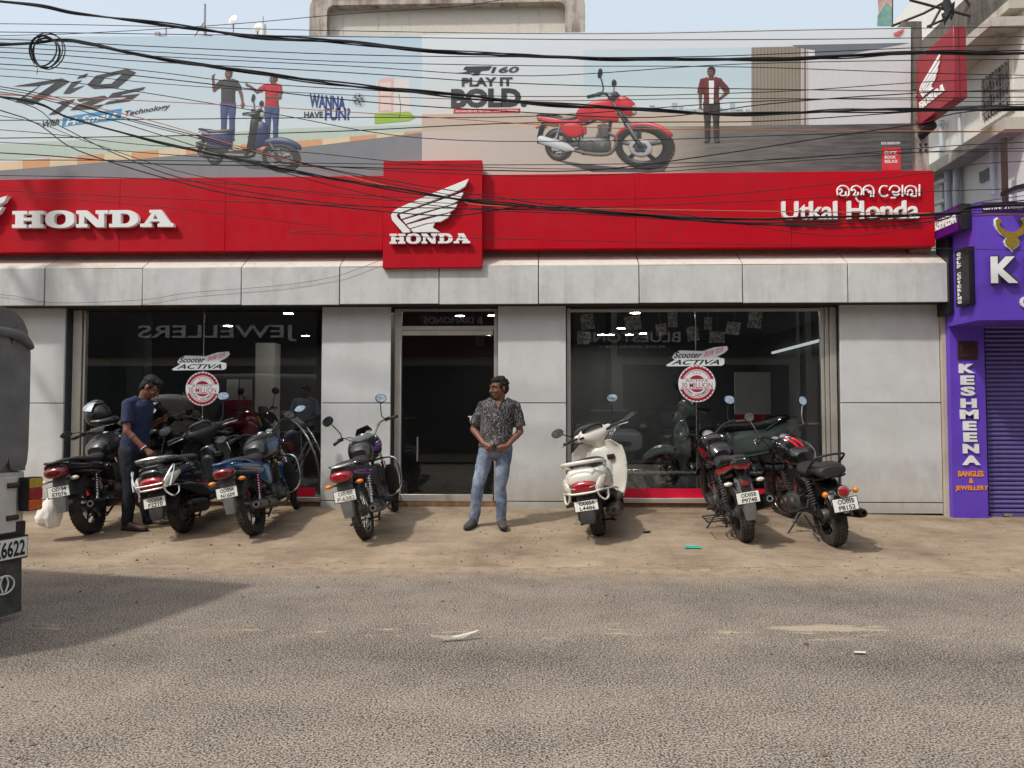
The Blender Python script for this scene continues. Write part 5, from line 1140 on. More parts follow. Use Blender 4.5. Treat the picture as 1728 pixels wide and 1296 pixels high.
# ------------------------------------------------------------------ people
from mathutils import noise as mnoise
pm('skin_brown', hexc(120, 78, 60), .5, var=.12, scale=14, bmp=.08, bsc=160)
pm('skin_dark', hexc(98, 62, 50), .5, var=.12, scale=14, bmp=.08, bsc=160)
pm('hair_black', hexc(13, 12, 12), .75, var=.3, scale=60, bmp=.8, bsc=140)
pm('eye_white', hexc(170, 160, 150), .3, var=.02); pm('eye_dark', hexc(26, 18, 14), .2)
pm('lips', hexc(104, 58, 50), .5)
pm('navy_knit', hexc(34, 42, 72), .85, var=.15, scale=9, bmp=.3, bsc=260)
pm('navy_trouser', hexc(20, 23, 36), .85, var=.2, scale=8, bmp=.3, bsc=260)
pm('shoe_brown', hexc(84, 60, 52), .55, var=.2, scale=16); pm('shoe_grey', hexc(70, 66, 62), .6, var=.2, scale=16); pm('sole', hexc(40, 34, 30), .8)
pm('thread_red', hexc(150, 30, 36), .8); pm('bangle_white', hexc(220, 214, 200), .5); pm('button', hexc(214, 208, 198), .4); pm('belt', hexc(30, 26, 24), .5)
def denim():
    m, nt, b, tc = newmat('denim')
    w = noise(nt, tc, 5.5, 7, .65); g = noise(nt, mapping(nt, tc, (220, 220, 60)), 1., 2)
    c = ramp(nt, w, [(.32, hexc(66, 76, 96)), (.5, hexc(112, 124, 144)), (.66, hexc(160, 170, 184))])
    c = mix(nt, ramp(nt, g, [(.3, (.25,) * 3), (.7, (0,) * 3)]), c, hexc(70, 84, 112)); nt.links.new(c, b.inputs['Base Color']); b.inputs['Roughness'].default_value = .9; bump(nt, b, g, .2, .003)
denim()
def print_shirt():
    m, nt, b, tc = newmat('printed_shirt')
    w = _n(nt, 'ShaderNodeTexWave'); w.inputs['Scale'].default_value = 8.5; w.inputs['Distortion'].default_value = 18; w.inputs['Detail'].default_value = 3; w.inputs['Detail Scale'].default_value = 1.6
    nt.links.new(tc, w.inputs['Vector']); n2 = noise(nt, tc, 7, 3)
    base = ramp(nt, n2, [(.4, hexc(34, 34, 40)), (.6, hexc(66, 61, 60))])
    c = mix(nt, ramp(nt, w.outputs['Fac'], [(.84, (0,) * 3), (.95, (.7,) * 3)]), base, hexc(148, 143, 138)); nt.links.new(c, b.inputs['Base Color']); b.inputs['Roughness'].default_value = .8
print_shirt()
def cap(mb, a, b, ra, rb, n=12):
    a, b = Vector(a), Vector(b); d = (b - a); L = max(d.length, 1e-4); d = d / L; prof = []
    for k in range(5): w = math.pi / 2 * k / 4; prof.append((ra * math.sin(w), -ra * math.cos(w)))
    for k in range(5): w = math.pi / 2 * k / 4; prof.append((rb * math.cos(w), L + rb * math.sin(w)))
    mb.lathe(prof, a, d, n)
def remesh(mb, name, mat, parent, voxel=.008, smooth=4, wrinkle=0., wscale=(9, 9, 9), seed=0.):
    me = bpy.data.meshes.new(name); me.from_pydata(mb.v, [], mb.f); me.update()
    bm = bmesh.new(); bm.from_mesh(me); bmesh.ops.recalc_face_normals(bm, faces=bm.faces); bm.to_mesh(me); bm.free()
    o = bpy.data.objects.new(name, me); tmp = bpy.data.scenes.new('tmp'); tmp.collection.objects.link(o)
    r = o.modifiers.new('r', 'REMESH'); r.mode = 'VOXEL'; r.voxel_size = voxel; r.use_smooth_shade = True
    if smooth: s = o.modifiers.new('s', 'SMOOTH'); s.iterations = smooth; s.factor = .5
    vl = tmp.view_layers[0]; vl.update(); dg = vl.depsgraph; m2 = bpy.data.meshes.new_from_object(o.evaluated_get(dg))
    bpy.data.scenes.remove(tmp); COL.objects.link(o); o.modifiers.clear(); o.data = m2; bpy.data.meshes.remove(me); m2.name = name
    if wrinkle:
        nrm_ = [v.normal.copy() for v in m2.vertices]; new = []
        for v, vn in zip(m2.vertices, nrm_):
            p = v.co; n = mnoise.noise(Vector((p.x * wscale[0] + seed, p.y * wscale[1], p.z * wscale[2]))) + .5 * mnoise.noise(Vector((p.x * wscale[0] * 2.3, p.y * wscale[1] * 2.3 + seed, p.z * wscale[2] * 2.1)))
            new += list(p + vn * (n * wrinkle))
        m2.vertices.foreach_set('co', new); m2.update()
    m2.shade_smooth(); m2.materials.clear(); m2.materials.append(M[mat]); o.parent = parent
    return o
def hand(mb, wrist, dirv, palmn, side, curl=.5, s=1.):
    """palm, four fingers and thumb; dirv along the hand, palmn out of the palm, side = thumb side direction sign"""
    w = Vector(wrist); d = Vector(dirv).normalized(); n = Vector(palmn); n = (n - d * n.dot(d)).normalized(); t = d.cross(n) * side
    mb.ell(w + d * .05 * s, (.02, .02, .02)); cap(mb, w, w + d * .085 * s, .026 * s, .030 * s)
    for k, (o, L) in enumerate(((.030, .070), (.010, .078), (-.010, .072), (-.029, .056))):
        b = w + d * .088 * s + t * o * s; c = b + (d * math.cos(curl) + n * math.sin(curl)) * L * .5 * s; e = c + (d * math.cos(curl * 2.3) + n * math.sin(curl * 2.3)) * L * .5 * s
        cap(mb, b - d * .02 * s + t * o * .1, b, .0115 * s, .0105 * s, 8); cap(mb, b, c, .0105 * s, .0092 * s, 8); cap(mb, c, e, .0092 * s, .0075 * s, 8)
    b = w + d * .03 * s + t * .026 * s; c = b + (d * .75 + t * .55 + n * .35).normalized() * .038 * s; e = c + (d * .9 + n * .5 + t * .05).normalized() * .03 * s
    cap(mb, b, c, .0135 * s, .011 * s, 8); cap(mb, c, e, .011 * s, .0085 * s, 8)
def head(mb, T, ears=True):
    """head facing -y at the origin of T (centre between the ears), about .23 tall"""
    old = mb.xf; mb.xf = T
    mb.ell((0, .012, .028), (.076, .096, .092)); mb.ell((0, -.018, -.018), (.066, .078, .088)); mb.ell((0, -.045, -.075), (.042, .042, .036)); mb.ell((0, -.035, -.05), (.056, .055, .05))
    cap(mb, (0, -.092, .018), (0, -.112, -.022), .009, .014, 8); mb.ell((-.011, -.102, -.026), .010); mb.ell((.011, -.102, -.026), .010)
    cap(mb, (-.034, -.082, .034), (.034, -.082, .034), .013, .013, 8)
    for s in (-1, 1):
        mb.ell((s * .040, -.066, -.022), (.024, .024, .022)); cap(mb, (s * .024, -.084, .03), (s * .05, -.068, .03), .011, .009, 8)
        if ears: mb.ell((s * .077, .012, -.002), (.010, .020, .032), (0, 0, s * .3))
    cap(mb, (-.018, -.092, -.052), (.018, -.092, -.052), .007, .007, 8); cap(mb, (-.015, -.090, -.062), (.015, -.090, -.062), .0075, .0075, 8)
    mb.xf = old
def face_bits(body, T):
    for s in (-1, 1):
        mb = MB(); mb.xf = T; mb.ell((s * .031, -.0815, .012), (.0115, .007, .0055)); e = mb.build('eye', 'eye_white', body)
        mb = MB(); mb.xf = T; mb.ell((s * .031, -.0872, .012), (.006, .003, .0052)); mb.build('iris', 'eye_dark', e)
        mb = MB(); mb.xf = T; mb.tube([(s * .014, -.096, .031), (s * .032, -.0945, .037), (s * .052, -.078, .031)], [.004, .005, .003], 6, smooth=3); mb.build('eyebrow', 'hair_black', body)
    mb = MB(); mb.xf = T; mb.tube([(-.022, -.092, -.056), (-.008, -.101, -.054), (.008, -.101, -.054), (.022, -.092, -.056)], [.003, .0055, .0055, .003], 6, smooth=3); mb.build('lips', 'lips', body)
def hair(body, T, style='short', parent=None):
    mb = MB(); mb.xf = T
    mb.ell((0, .026, .050), (.081, .092, .078)); mb.ell((0, .05, .005), (.077, .066, .075)); mb.ell((0, -.03, .088), (.062, .05, .036))
    if style == 'thick': mb.ell((0, -.035, .10), (.07, .065, .04)); mb.ell((0, .02, .10), (.078, .085, .045)); mb.ell((.0, -.085, .075), (.05, .025, .026)); mb.ell((0, .065, -.03), (.062, .04, .06))
    for s in (-1, 1): mb.ell((s * .068, -.008, .03), (.014, .03, .036)); mb.ell((s * .071, .0, .0), (.007, .012, .03))
    rg = random.Random(5)
    for k in range(90):
        a, b = rg.uniform(0, 6.28), rg.uniform(-.1, 1.4); d = Vector((math.cos(a) * math.cos(b), math.sin(a) * math.cos(b), math.sin(b)))
        if d.y < -.55 and d.z < .75: continue
        p = Vector((d.x * .08, .026 + d.y * .09, .05 + d.z * .08)); mb.ell(p, (.013, .013, .009), n=6, m=4)
    return remesh(mb, 'hair', 'hair_black', body, .006, 2, .003, (60, 60, 60))
def shoe(t, heel, toe, mat, s=1.):
    h, e = Vector(heel), Vector(toe); d = (e - h); L = d.length; yaw = math.atan2(d.y, d.x); T = Matrix.Translation(h) @ Matrix.Rotation(yaw, 4, 'Z')
    mb = MB(); mb.xf = T; mb.body([(-.02, 0, .055, .015, .03), (0, 0, .052, .036, .045), (.06, 0, .055, .041, .05), (.12, 0, .045, .043, .04), (.19, 0, .034, .048, .03), (.24, 0, .028, .042, .024), (.275, 0, .022, .02, .014)], 16, 3); o = mb.build('shoe', mat, t)
    mb = MB(); mb.xf = T; mb.body([(-.022, 0, .010, .02, .010), (0, 0, .010, .038, .010), (.1, 0, .010, .042, .010), (.19, 0, .010, .050, .010), (.25, 0, .010, .042, .010), (.282, 0, .010, .018, .009)], 16, 3); mb.build('sole', 'sole', o)
def rings(mb, secs, n=22):
    """stacked elliptic rings (z, x, y, rx, ry) with flat ends"""
    out = []
    for i, (z, x, y, rx, ry) in enumerate(secs): out.append([Vector((x + rx * math.cos(2 * math.pi * k / n), y + ry * math.sin(2 * math.pi * k / n), z)) for k in range(n)])
    mb.loft(out)
def person(name, label, J, mats, style='short', group=None):
    """J: joints in metres, local frame with feet at z = 0. mats: skin, shirt, trousers, shoe"""
    t = thing(name, label, 'person', group=group); sk, sm_, tm, shm = mats
    V = {k: Vector(v) if not isinstance(v, (int, float, Matrix, str)) else v for k, v in J.items()}
    T = V['head']; hp = V['pelvis']; ch = V['chest']; nk = V['neck']; tw = V.get('twist', 0.)
    side = Vector((math.cos(tw), math.sin(tw), 0))
    mb = MB(); head(mb, T); hc = T @ Vector((0, .02, -.05)); cap(mb, nk - Vector((0, 0, .06)), hc, .058, .054)
    cap(mb, hp, ch, .10, .10); cap(mb, ch - side * .08, ch + side * .08, .07, .07)
    for s, S_ in ((-1, 'l'), (1, 'r')):
        sh, el, wr = V['sh' + S_], V['el' + S_], V['wr' + S_]; cap(mb, sh, el, .044, .040); cap(mb, el, wr, .040, .027); m_ = el.lerp(wr, .3); mb.ell(m_, .041)
        hd = V.get('hd' + S_, (wr - el).normalized()); hand(mb, wr, hd, V['pn' + S_], V.get('ts' + S_, 1), V.get('cu' + S_, .55))
        hj, kn, an = V['hi' + S_], V['kn' + S_], V['an' + S_]; cap(mb, hj, kn, .075, .05); cap(mb, kn, an, .05, .036); cap(mb, an, an + Vector((0, 0, -.03)), .036, .03)
    body = remesh(mb, 'body', sk, t, .0065, 3)
    face_bits(body, T); hair(body, T, style)
    # shirt
    mb = MB(); w0, w1, dpt = V.get('waist', .165), V.get('bust', .175), V.get('depth', .125); hem = V['hem']
    secs = []
    for f, rx, ry in ((0, w0 * 1.02, dpt * 1.04), (.25, w0 * 1.0, dpt * 1.06), (.5, w0 * 1.0, dpt * 1.04), (.75, w1, dpt), (.9, w1 * .98, dpt * .92), (1., w1 * .72, dpt * .72)):
        c = hp.lerp(ch, f) if f else hp.copy(); z = hem + (nk.z - .035 - hem) * f; secs.append((z, hp.x + (nk.x - hp.x) * f, hp.y + (nk.y - hp.y) * f, rx, ry))
    m0 = MB(); rings(m0, secs)
    ctr = hp.lerp(nk, .5)
    for v in m0.v:
        f = max(0, min(1, (v[2] - hem) / (nk.z - .035 - hem))); c = Vector((hp.x + (nk.x - hp.x) * f, hp.y + (nk.y - hp.y) * f, 0)); d = Vector(v) - c; q = Matrix.Rotation(tw, 3, 'Z') @ Vector((d.x, d.y, 0)); mb.v.append((c.x + q.x, c.y + q.y, v[2]))
    mb.f = list(m0.f)
    for S_ in 'lr':
        sh, el = V['sh' + S_], V['el' + S_]; d = (el - sh); e = sh + d * V.get('sleeve', .72); mb.tube([nk.lerp(sh, .35), sh - d * .02, sh + d * .3, e], [.058, .064, .066, .072], 16); mb.ell(sh, .063)
    col = nk + Vector((0, 0, -.012)); mb.tube([col - Vector((0, 0, .05)), col + Vector((0, 0, .012))], [.085, .066], 18)
    if J.get('bunch'): mb.ell(V['bunch'], (.07, .035, .035)); mb.ell(V['bunch'] + Vector((.03, 0, -.035)), (.03, .025, .04)); mb.ell(V['bunch'] + Vector((-.04, 0, -.03)), (.03, .025, .035))
    shirt = remesh(mb, 'shirt', sm_, body, .008, 2, .010, (12, 12, 7), 3.1)
    # trousers
    mb = MB(); mb.ell(hp + Vector((0, 0, -.02)), (w0 * .98, dpt * 1.02, .13), (0, 0, tw)); m0 = MB(); rings(m0, [(hp.z - .06, hp.x, hp.y, w0, dpt), (hem + .05, hp.x, hp.y, w0 * .96, dpt * .96)]); mb.v, mb.f = mb.v + m0.v, mb.f + [tuple(i + len(mb.v) for i in f) for f in m0.f]
    for S_ in 'lr':
        hj, kn, an = V['hi' + S_], V['kn' + S_], V['an' + S_]; cap(mb, hj, hj.lerp(kn, .5), .098, .086); mb.tube([hj, hj.lerp(kn, .5), kn, kn.lerp(an, .5), an + Vector((0, 0, .0)), an + Vector((0, 0, -.035))], [.098, .086, .066, .066, .058, .060], 16)
    mb.ell(hp + Vector((0, 0, -.07)), (w0 * .8, dpt * .9, .10), (0, 0, tw))
    remesh(mb, 'trousers', tm, body, .008, 2, .009, (11, 11, 8), 9.7)
    for S_ in 'lr': shoe(t, V['fh' + S_], V['ft' + S_], shm)
    return t, body
# man in printed shirt: faces the street, looks to his right
Th = Matrix.Translation((.025, -.015, 1.54)) @ Matrix.Rotation(R(-52), 4, 'Z') @ Matrix.Rotation(R(6), 4, 'X') @ Matrix.Scale(1.07, 4)
J = dict(head=Th, neck=(.025, 0.0, 1.425), chest=(.03, 0, 1.24), pelvis=(-.015, 0, .90), hem=.895, twist=R(4), shl=(-.155, .005, 1.345), shr=(.215, .01, 1.335), ell=(-.262, .03, 1.085), elr=(.262, .03, 1.06), wrl=(-.135, -.14, .935), wrr=(.12, -.13, .905),
         hdl=(.72, -.35, -.35), hdr=(-.85, -.25, -.15), pnl=(.1, .9, -.3), pnr=(-.1, .9, -.3), tsl=-1, tsr=1, cul=.7, cur=.7, hil=(-.105, 0, .87), hir=(.085, 0, .87), knl=(-.205, -.03, .46), knr=(.05, -.03, .46), anl=(-.255, .02, .085), anr=(.05, .02, .085),
         fhl=(-.245, .05, 0), ftl=(-.32, -.19, 0), fhr=(.045, .06, 0), ftr=(.09, -.19, 0), waist=.185, bust=.195, depth=.135, bunch=(-.02, -.15, .925), sleeve=.80)
man, mbody = person('person', 'man in printed shirt and faded jeans standing before the door', J, ('skin_brown', 'printed_shirt', 'denim', 'shoe_grey'))
g = pxg(838, 889); man.location = g
shirt = [c for c in mbody.children if c.name.startswith('shirt')][0]
for k in range(5): mb = MB(); mb.ell((.02 + .004 * k, -.142 + .0 * k, 1.30 - k * .075), (.006, .005, .006), n=8, m=5); mb.build('button', 'button', shirt)
for s in (-1, 1):      # open collar over a bare neck
    mb = MB(); mb.add([Vector((.025, 0, 1.405)) + Vector(p) for p in ((s * .012, -.118, -.075), (s * .075, -.085, -.03), (s * .082, .0, .012), (s * .06, -.045, .026), (s * .03, -.10, -.02), (s * .012, -.122, -.078), (s * .078, -.09, -.034), (s * .086, .0, .008), (s * .064, -.05, .02), (s * .034, -.106, -.026))], [(0, 1, 2, 3, 4), (9, 8, 7, 6, 5), (0, 5, 6, 1), (1, 6, 7, 2), (2, 7, 8, 3), (3, 8, 9, 4), (4, 9, 5, 0)]); mb.build('collar', 'printed_shirt', shirt, smooth=False, bevel=.003)
mb = MB(); mb.add([Vector((.025, 0, 1.40)) + Vector(p) for p in ((-.03, -.112, -.01), (.03, -.112, -.01), (.0, -.131, -.085), (-.03, -.06, .0), (.03, -.06, .0), (0, -.08, -.09))], [(0, 2, 1), (3, 4, 5), (0, 1, 4, 3), (1, 2, 5, 4), (2, 0, 3, 5)]); mb.build('neck_opening', 'skin_brown', mbody)
mb = MB(); mb.add([Vector((.06, -.130, 1.20)) + Vector(p) for p in ((0, 0, 0), (.085, .012, 0), (.085, .012, .012), (0, 0, .012), (0, .03, 0), (.085, .04, 0), (.085, .04, .012), (0, .03, .012))], [(0, 1, 2, 3), (7, 6, 5, 4), (0, 4, 5, 1), (1, 5, 6, 2), (2, 6, 7, 3), (3, 7, 4, 0)]); mb.build('pocket_hem', 'printed_shirt', shirt)
# man in navy polo: in profile, head bent over a phone
Th = Matrix.Translation((.165, .03, 1.565)) @ Matrix.Rotation(R(90 + 6), 4, 'Z') @ Matrix.Rotation(R(36), 4, 'X')
J = dict(head=Th, neck=(.075, .03, 1.455), chest=(.01, .03, 1.25), pelvis=(-.03, .04, .89), hem=.845, twist=R(80), shl=(.045, .19, 1.385), shr=(-.005, -.135, 1.375), ell=(-.0, .25, 1.10), elr=(.035, -.20, 1.085), wrl=(.205, .16, 1.20), wrr=(.215, -.165, .895),
         hdl=(.9, -.35, .1), hdr=(.75, .1, -.6), pnl=(.1, -.4, .9), pnr=(-.2, .5, -.8), tsl=1, tsr=1, cul=.5, cur=.5, hil=(-.03, .12, .86), hir=(-.03, -.05, .86), knl=(.03, .17, .46), knr=(.0, -.06, .46), anl=(.06, .24, .085), anr=(-.02, -.06, .085),
         fhl=(.02, .25, 0), ftl=(.30, .27, 0), fhr=(-.06, -.06, 0), ftr=(.22, -.085, 0), waist=.15, bust=.165, depth=.125, sleeve=.70)
guy, gbody = person('person', 'man in navy polo shirt looking down at his phone beside the black scooter', J, ('skin_brown', 'navy_knit', 'navy_trouser', 'shoe_brown'), 'thick')
g = pxg(222, 893); guy.location = g
for k, (f, r_, m_) in enumerate(((.80, .034, 'thread_red'), (.84, .034, 'thread_red'), (.90, .034, 'bangle_white'))):
    a, b = Vector(J['elr']), Vector(J['wrr']); c = a.lerp(b, f + .04); d = (b - a).normalized(); u = d.orthogonal().normalized(); v = d.cross(u)
    mb = MB(); mb.tube([c + (u * math.cos(w) + v * math.sin(w)) * r_ for w in [2 * math.pi * i / 16 for i in range(16)]], .006, 6, closed=True); mb.build('wristband', m_, gbody)
mb = MB(); mb.box((0, 0, 0), (.15, .075, .008)); ph = mb.build('phone', 'gloss_black', None, bevel=.003); tag(ph, 'mobile phone held by the man in navy shirt', 'phone'); ph.location = guy.location + Vector((.31, .10, 1.245)); ph.rotation_euler = (R(10), R(-32), R(-12))
# ------------------------------------------------------------------ billboard with its printed picture
YBB = 9.46
PRC0 = {}
def print_mat(name, c):
    PRC0['print_' + name] = c
    m, nt, b, tc = newmat('print_' + name); w = noise(nt, mapping(nt, tc, (300, 1, 8)), 1., 2); n2 = noise(nt, tc, 3, 4)
    cc = ramp(nt, w, [(.3, tuple(x * .93 for x in c)), (.7, tuple(min(1, x * 1.04) for x in c))]); cc = mix(nt, ramp(nt, n2, [(.4, (0,) * 3), (.8, (.12,) * 3)]), cc, (.5, .5, .5)); nt.links.new(cc, b.inputs['Base Color']); b.inputs['Roughness'].default_value = .55; b.inputs['Specular IOR Level'].default_value = .3
    return 'print_' + name
def grad_mat(name, stops, axis, lo, hi):
    m, nt, b, tc = newmat('print_' + name); sep = _n(nt, 'ShaderNodeSeparateXYZ'); nt.links.new(tc, sep.inputs[0])
    mr = _n(nt, 'ShaderNodeMapRange'); mr.inputs['From Min'].default_value = lo; mr.inputs['From Max'].default_value = hi; nt.links.new(sep.outputs[axis], mr.inputs['Value'])
    c = ramp(nt, mr.outputs[0], stops); w = noise(nt, mapping(nt, tc, (1.2, 1, 14)), 2., 4); c = mix(nt, ramp(nt, w, [(.35, (.0,) * 3), (.75, (.16,) * 3)]), c, (.62, .6, .57)); nt.links.new(c, b.inputs['Base Color']); b.inputs['Roughness'].default_value = .55
    return 'print_' + name
bb = wthing('billboard', 'wide printed advertising billboard with scooter and red motorcycle above the red sign', 'billboard', (X(750), YBB, 4.3))
x0, x1 = -9.4, X(1537, YBB); z0, z1 = Z(297, YBB), Z(58, YBB)
mb = MB(); mb.bb((x0, YBB, z0 - .1), (x1, YBB + .06, z1)); wb(mb, 'backing', 'white_paint', bb)
BW = lambda u: px(u, 200, YBB).x
sk = grad_mat('sky_l', [(0, hexc(214, 222, 222)), (.45, hexc(196, 212, 220)), (1, hexc(178, 202, 218))], 'Z', z0 + .3, z1)
sr = grad_mat('sky_r', [(0, hexc(196, 188, 178)), (.36, hexc(214, 212, 208)), (.6, hexc(206, 214, 218)), (1, hexc(216, 222, 226))], 'Z', z0 + .3, z1)
fl = grad_mat('floor', [(0, hexc(196, 186, 176)), (.5, hexc(176, 164, 148)), (.62, hexc(104, 98, 92)), (1, hexc(62, 60, 60))], 'X', BW(712), BW(1500))
LAY = [0]
def lay(pts, mat, name='print', layer=1, th=0.):
    Y = YBB - .001 * layer; P = [px(u, v, Y) for u, v in pts]; vs, fs = fill2d([[(p.x, p.z) for p in P]], 0.)
    mb = MB(); mb.add([v + Vector((0, Y, 0)) for v in vs], fs); return wb(mb, name, mat, bb, smooth=False)
C_ = lambda n, *c: print_mat(n, hexc(*c))
lay([(-420, 63), (712, 60), (712, 300), (-420, 305)], sk, 'printed_sky', 1); lay([(712, 59), (1537, 46), (1537, 290), (712, 297)], sr, 'printed_hall', 1)
# left picture: pavement, kerb stones, road
lay([(-420, 248), (0, 243), (330, 226), (500, 216), (712, 210), (712, 221), (500, 239), (349, 248), (141, 263), (-420, 285)], C_('pave', 188, 202, 190), 'printed_pavement', 2)
lay([(-420, 300), (0, 288), (200, 272), (336, 259), (500, 250), (712, 224), (712, 298), (-420, 305)], C_('tar', 128, 132, 136), 'printed_road', 2)
top = [(-420, 300), (-200, 287), (0, 274), (141, 262), (349, 247), (500, 238), (712, 220)]; bot = [(-420, 318), (-200, 301), (0, 288), (141, 277), (336, 259), (500, 250), (712, 224)]
def lerp_poly(P, u):
    for (a, b), (c, d) in zip(P[:-1], P[1:]):
        if a <= u <= c: return b + (d - b) * (u - a) / (c - a)
    return P[-1][1]
C_('kerb_a', 214, 160, 118); C_('kerb_b', 222, 202, 168); u = -100; k = 0
while u < 711:
    e = min(u + 46, 712); lay([(u, lerp_poly(top, u)), (e, lerp_poly(top, e)), (e, lerp_poly(bot, e)), (u, lerp_poly(bot, u))], 'print_kerb_a' if k % 2 else 'print_kerb_b', 'printed_kerb', 3); u = e; k += 1
lay([(636, 136), (690, 132), (694, 192), (636, 192)], C_('stall', 222, 216, 212), 'printed_house', 2); lay([(638, 134), (664, 130), (664, 190), (638, 190)], C_('pinkdoor', 218, 186, 176), 'printed_door', 3); lay([(642, 140), (660, 138), (660, 160), (642, 161)], C_('doorp', 226, 206, 198), 'printed_panel', 4); lay([(642, 166), (660, 165), (660, 186), (642, 187)], 'print_doorp', 'printed_panel', 4)
lay([(632, 192), (690, 188), (702, 198), (690, 204), (632, 209)], C_('hedge', 150, 190, 70), 'printed_hedge', 4)
# right picture: floor, skyline, shed
lay([(712, 222), (1100, 214), (1270, 212), (1540, 206), (1540, 290), (712, 297)], fl, 'printed_floor', 2); lay([(712, 193), (1000, 190), (1268, 188), (1268, 212), (1000, 216), (712, 222)], C_('bandb', 196, 180, 164), 'printed_ground_band', 2)
lay([(985, 84), (1267, 80), (1267, 188), (985, 190)], grad_mat('sky_c', [(0, hexc(214, 220, 220)), (.5, hexc(186, 208, 216)), (1, hexc(196, 214, 222))], 'Z', Z(190, YBB), Z(82, YBB)), 'printed_sky', 2)
rg = random.Random(11); u = 1096
C_('city', 168, 182, 188); C_('city2', 138, 158, 170)
while u < 1262:
    w = rg.uniform(5, 14); h = rg.uniform(3, 16); lay([(u, 188), (u, 188 - h), (u + w, 188 - h), (u + w, 188)], rg.choice(['print_city', 'print_city2']), 'printed_tower', 3); u += w + rg.uniform(0, 3)
lay([(1268, 80), (1352, 78), (1352, 211), (1268, 212)], C_('shed', 150, 138, 122), 'printed_shed', 3)
C_('rib', 130, 120, 106)
for k in range(14): u = 1271 + k * 5.9; lay([(u, 80), (u + 2, 80), (u + 2, 211), (u, 211)], 'print_rib', 'printed_rib', 4)
for u, m_ in ((1353, C_('col1', 196, 172, 164)), (1357, C_('col2', 120, 104, 98)), (1361, 'print_col1')): lay([(u, 82), (u + 3, 82), (u + 3, 211), (u, 211)], m_, 'printed_column', 3)
lay([(1365, 100), (1536, 74), (1536, 208), (1365, 211)], C_('wallw', 206, 206, 206), 'printed_wall', 3); lay([(1336, 76), (1536, 72), (1410, 96), (1375, 100), (1375, 84), (1345, 80)], C_('eave', 112, 116, 124), 'printed_eave', 4)
# words
INK = C_('ink', 62, 62, 64); BLU = C_('blue', 44, 62, 124); PRD = C_('red', 206, 28, 44); PWH = C_('white', 232, 232, 230); CYA = C_('cyan', 60, 150, 200)
def zp(P, sc=2.979, ox=0, oy=0): return [(ox + x / sc, oy + y / sc) for x, y in P]
def shape(polys, mat, name, layer=5):
    Y = YBB - .001 * layer; Q = [[(px(u, v, Y).x, px(u, v, Y).z) for u, v in P] for P in polys]; vs, fs = fill2d(Q, 0.)
    mb = MB(); mb.add([v + Vector((0, Y, 0)) for v in vs], fs); return wb(mb, name, mat, bb, smooth=False)
shape([zp([(62, 434), (310, 393), (350, 409), (165, 526), (75, 512), (100, 494), (196, 432)]), zp([(205, 428), (280, 414), (158, 496), (122, 490)])], INK, 'printed_letter')
shape([zp([(362, 412), (412, 403), (358, 446), (428, 428), (352, 470), (317, 471)])], INK, 'printed_letter'); shape([zp([(398, 383), (444, 367), (428, 388), (384, 396)])], INK, 'printed_letter')
shape([zp([(482, 380), (640, 345), (684, 364), (590, 441), (472, 446), (438, 426)]), zp([(528, 388), (622, 366), (560, 420), (500, 424)])], INK, 'printed_letter')
shape([zp([(285, 514), (378, 498), (290, 572), (242, 578), (312, 526)])], INK, 'printed_letter'); shape([zp([(385, 500), (525, 480), (545, 492), (452, 532), (524, 524), (490, 546), (352, 554), (382, 530), (470, 498), (400, 512)])], INK, 'printed_letter'); shape([zp([(565, 468), (732, 436), (716, 452), (612, 474), (600, 482), (704, 470), (650, 508), (520, 526), (545, 510), (628, 494), (640, 486), (540, 492)])], INK, 'printed_letter')
def ptext(t, u0, v0, u1, v1, mat, layer=5, bold=.015, shear=0., rise=0., name='printed_lettering'):
    Y = YBB - .001 * layer; a, b = px(u0, v1, Y), px(u1, v0, Y); vs, fs = text2d(t, b.z - a.z, b.x - a.x - shear * (b.z - a.z), bold=bold, shear=shear)
    mb = MB(); mb.add([Vector((a.x + v.x, Y, a.z + v.z + rise * v.x)) for v in vs], fs); return wb(mb, name, mat, bb, smooth=False)
ptext('With', 68, 204.5, 102, 216, INK, 5, .02, .35, .16); ptext('Technology', 207, 187, 288, 199, INK, 5, .02, .35, .16)
shape([zp([(318, 588), (612, 545), (604, 600), (310, 636)])], CYA, 'printed_badge', 4); ptext('H-Smart', 110, 200, 200, 212.5, PWH, 6, .03, .35, .15)
ptext('WANNA', 522, 157, 583, 181, BLU, 5, .04, 0, -.10); ptext('HAVE', 513, 188, 545, 199, INK, 5, .03); ptext('FUN?', 548, 182, 591, 203, BLU, 5, .03)
shape([zp(P, 2.979, 500) for P in ([(800, 366), (850, 362), (862, 352), (838, 350), (850, 334), (985, 332), (968, 352), (930, 356), (915, 378), (880, 378), (900, 362), (868, 368)],)], INK, 'printed_letter'); ptext('160', 828, 112, 878, 123, INK, 5, .03, .45)
ptext('PLAY IT', 779, 130, 865, 146, INK, 5, .045); ptext('BOLD.', 761, 148, 889, 182, INK, 5, .055); shape([[(766, 184), (878, 183), (877, 190), (765, 191)]], PRD, 'printed_strip'); ptext('ADVANCED BY NATURE. BOLD BY DESIGN', 768, 185, 874, 189.5, PWH, 6, .02)
ptext('BOOK ONLINE NOW!', 1487, 239, 1519, 244, PWH, 5, .03); shape([[(1489, 249), (1518, 248), (1520, 251), (1520, 287), (1488, 288), (1488, 251)]], PRD, 'printed_tag'); ptext('CLICK', 1492, 255, 1514, 261, PWH, 6, .03); ptext('BOOK', 1493, 262.5, 1512, 268, PWH, 6, .03); ptext('RELAX', 1493, 269.5, 1515, 275, PWH, 6, .03)
a_, b_ = px(1507, 62, YBB), px(1526, 49, YBB)
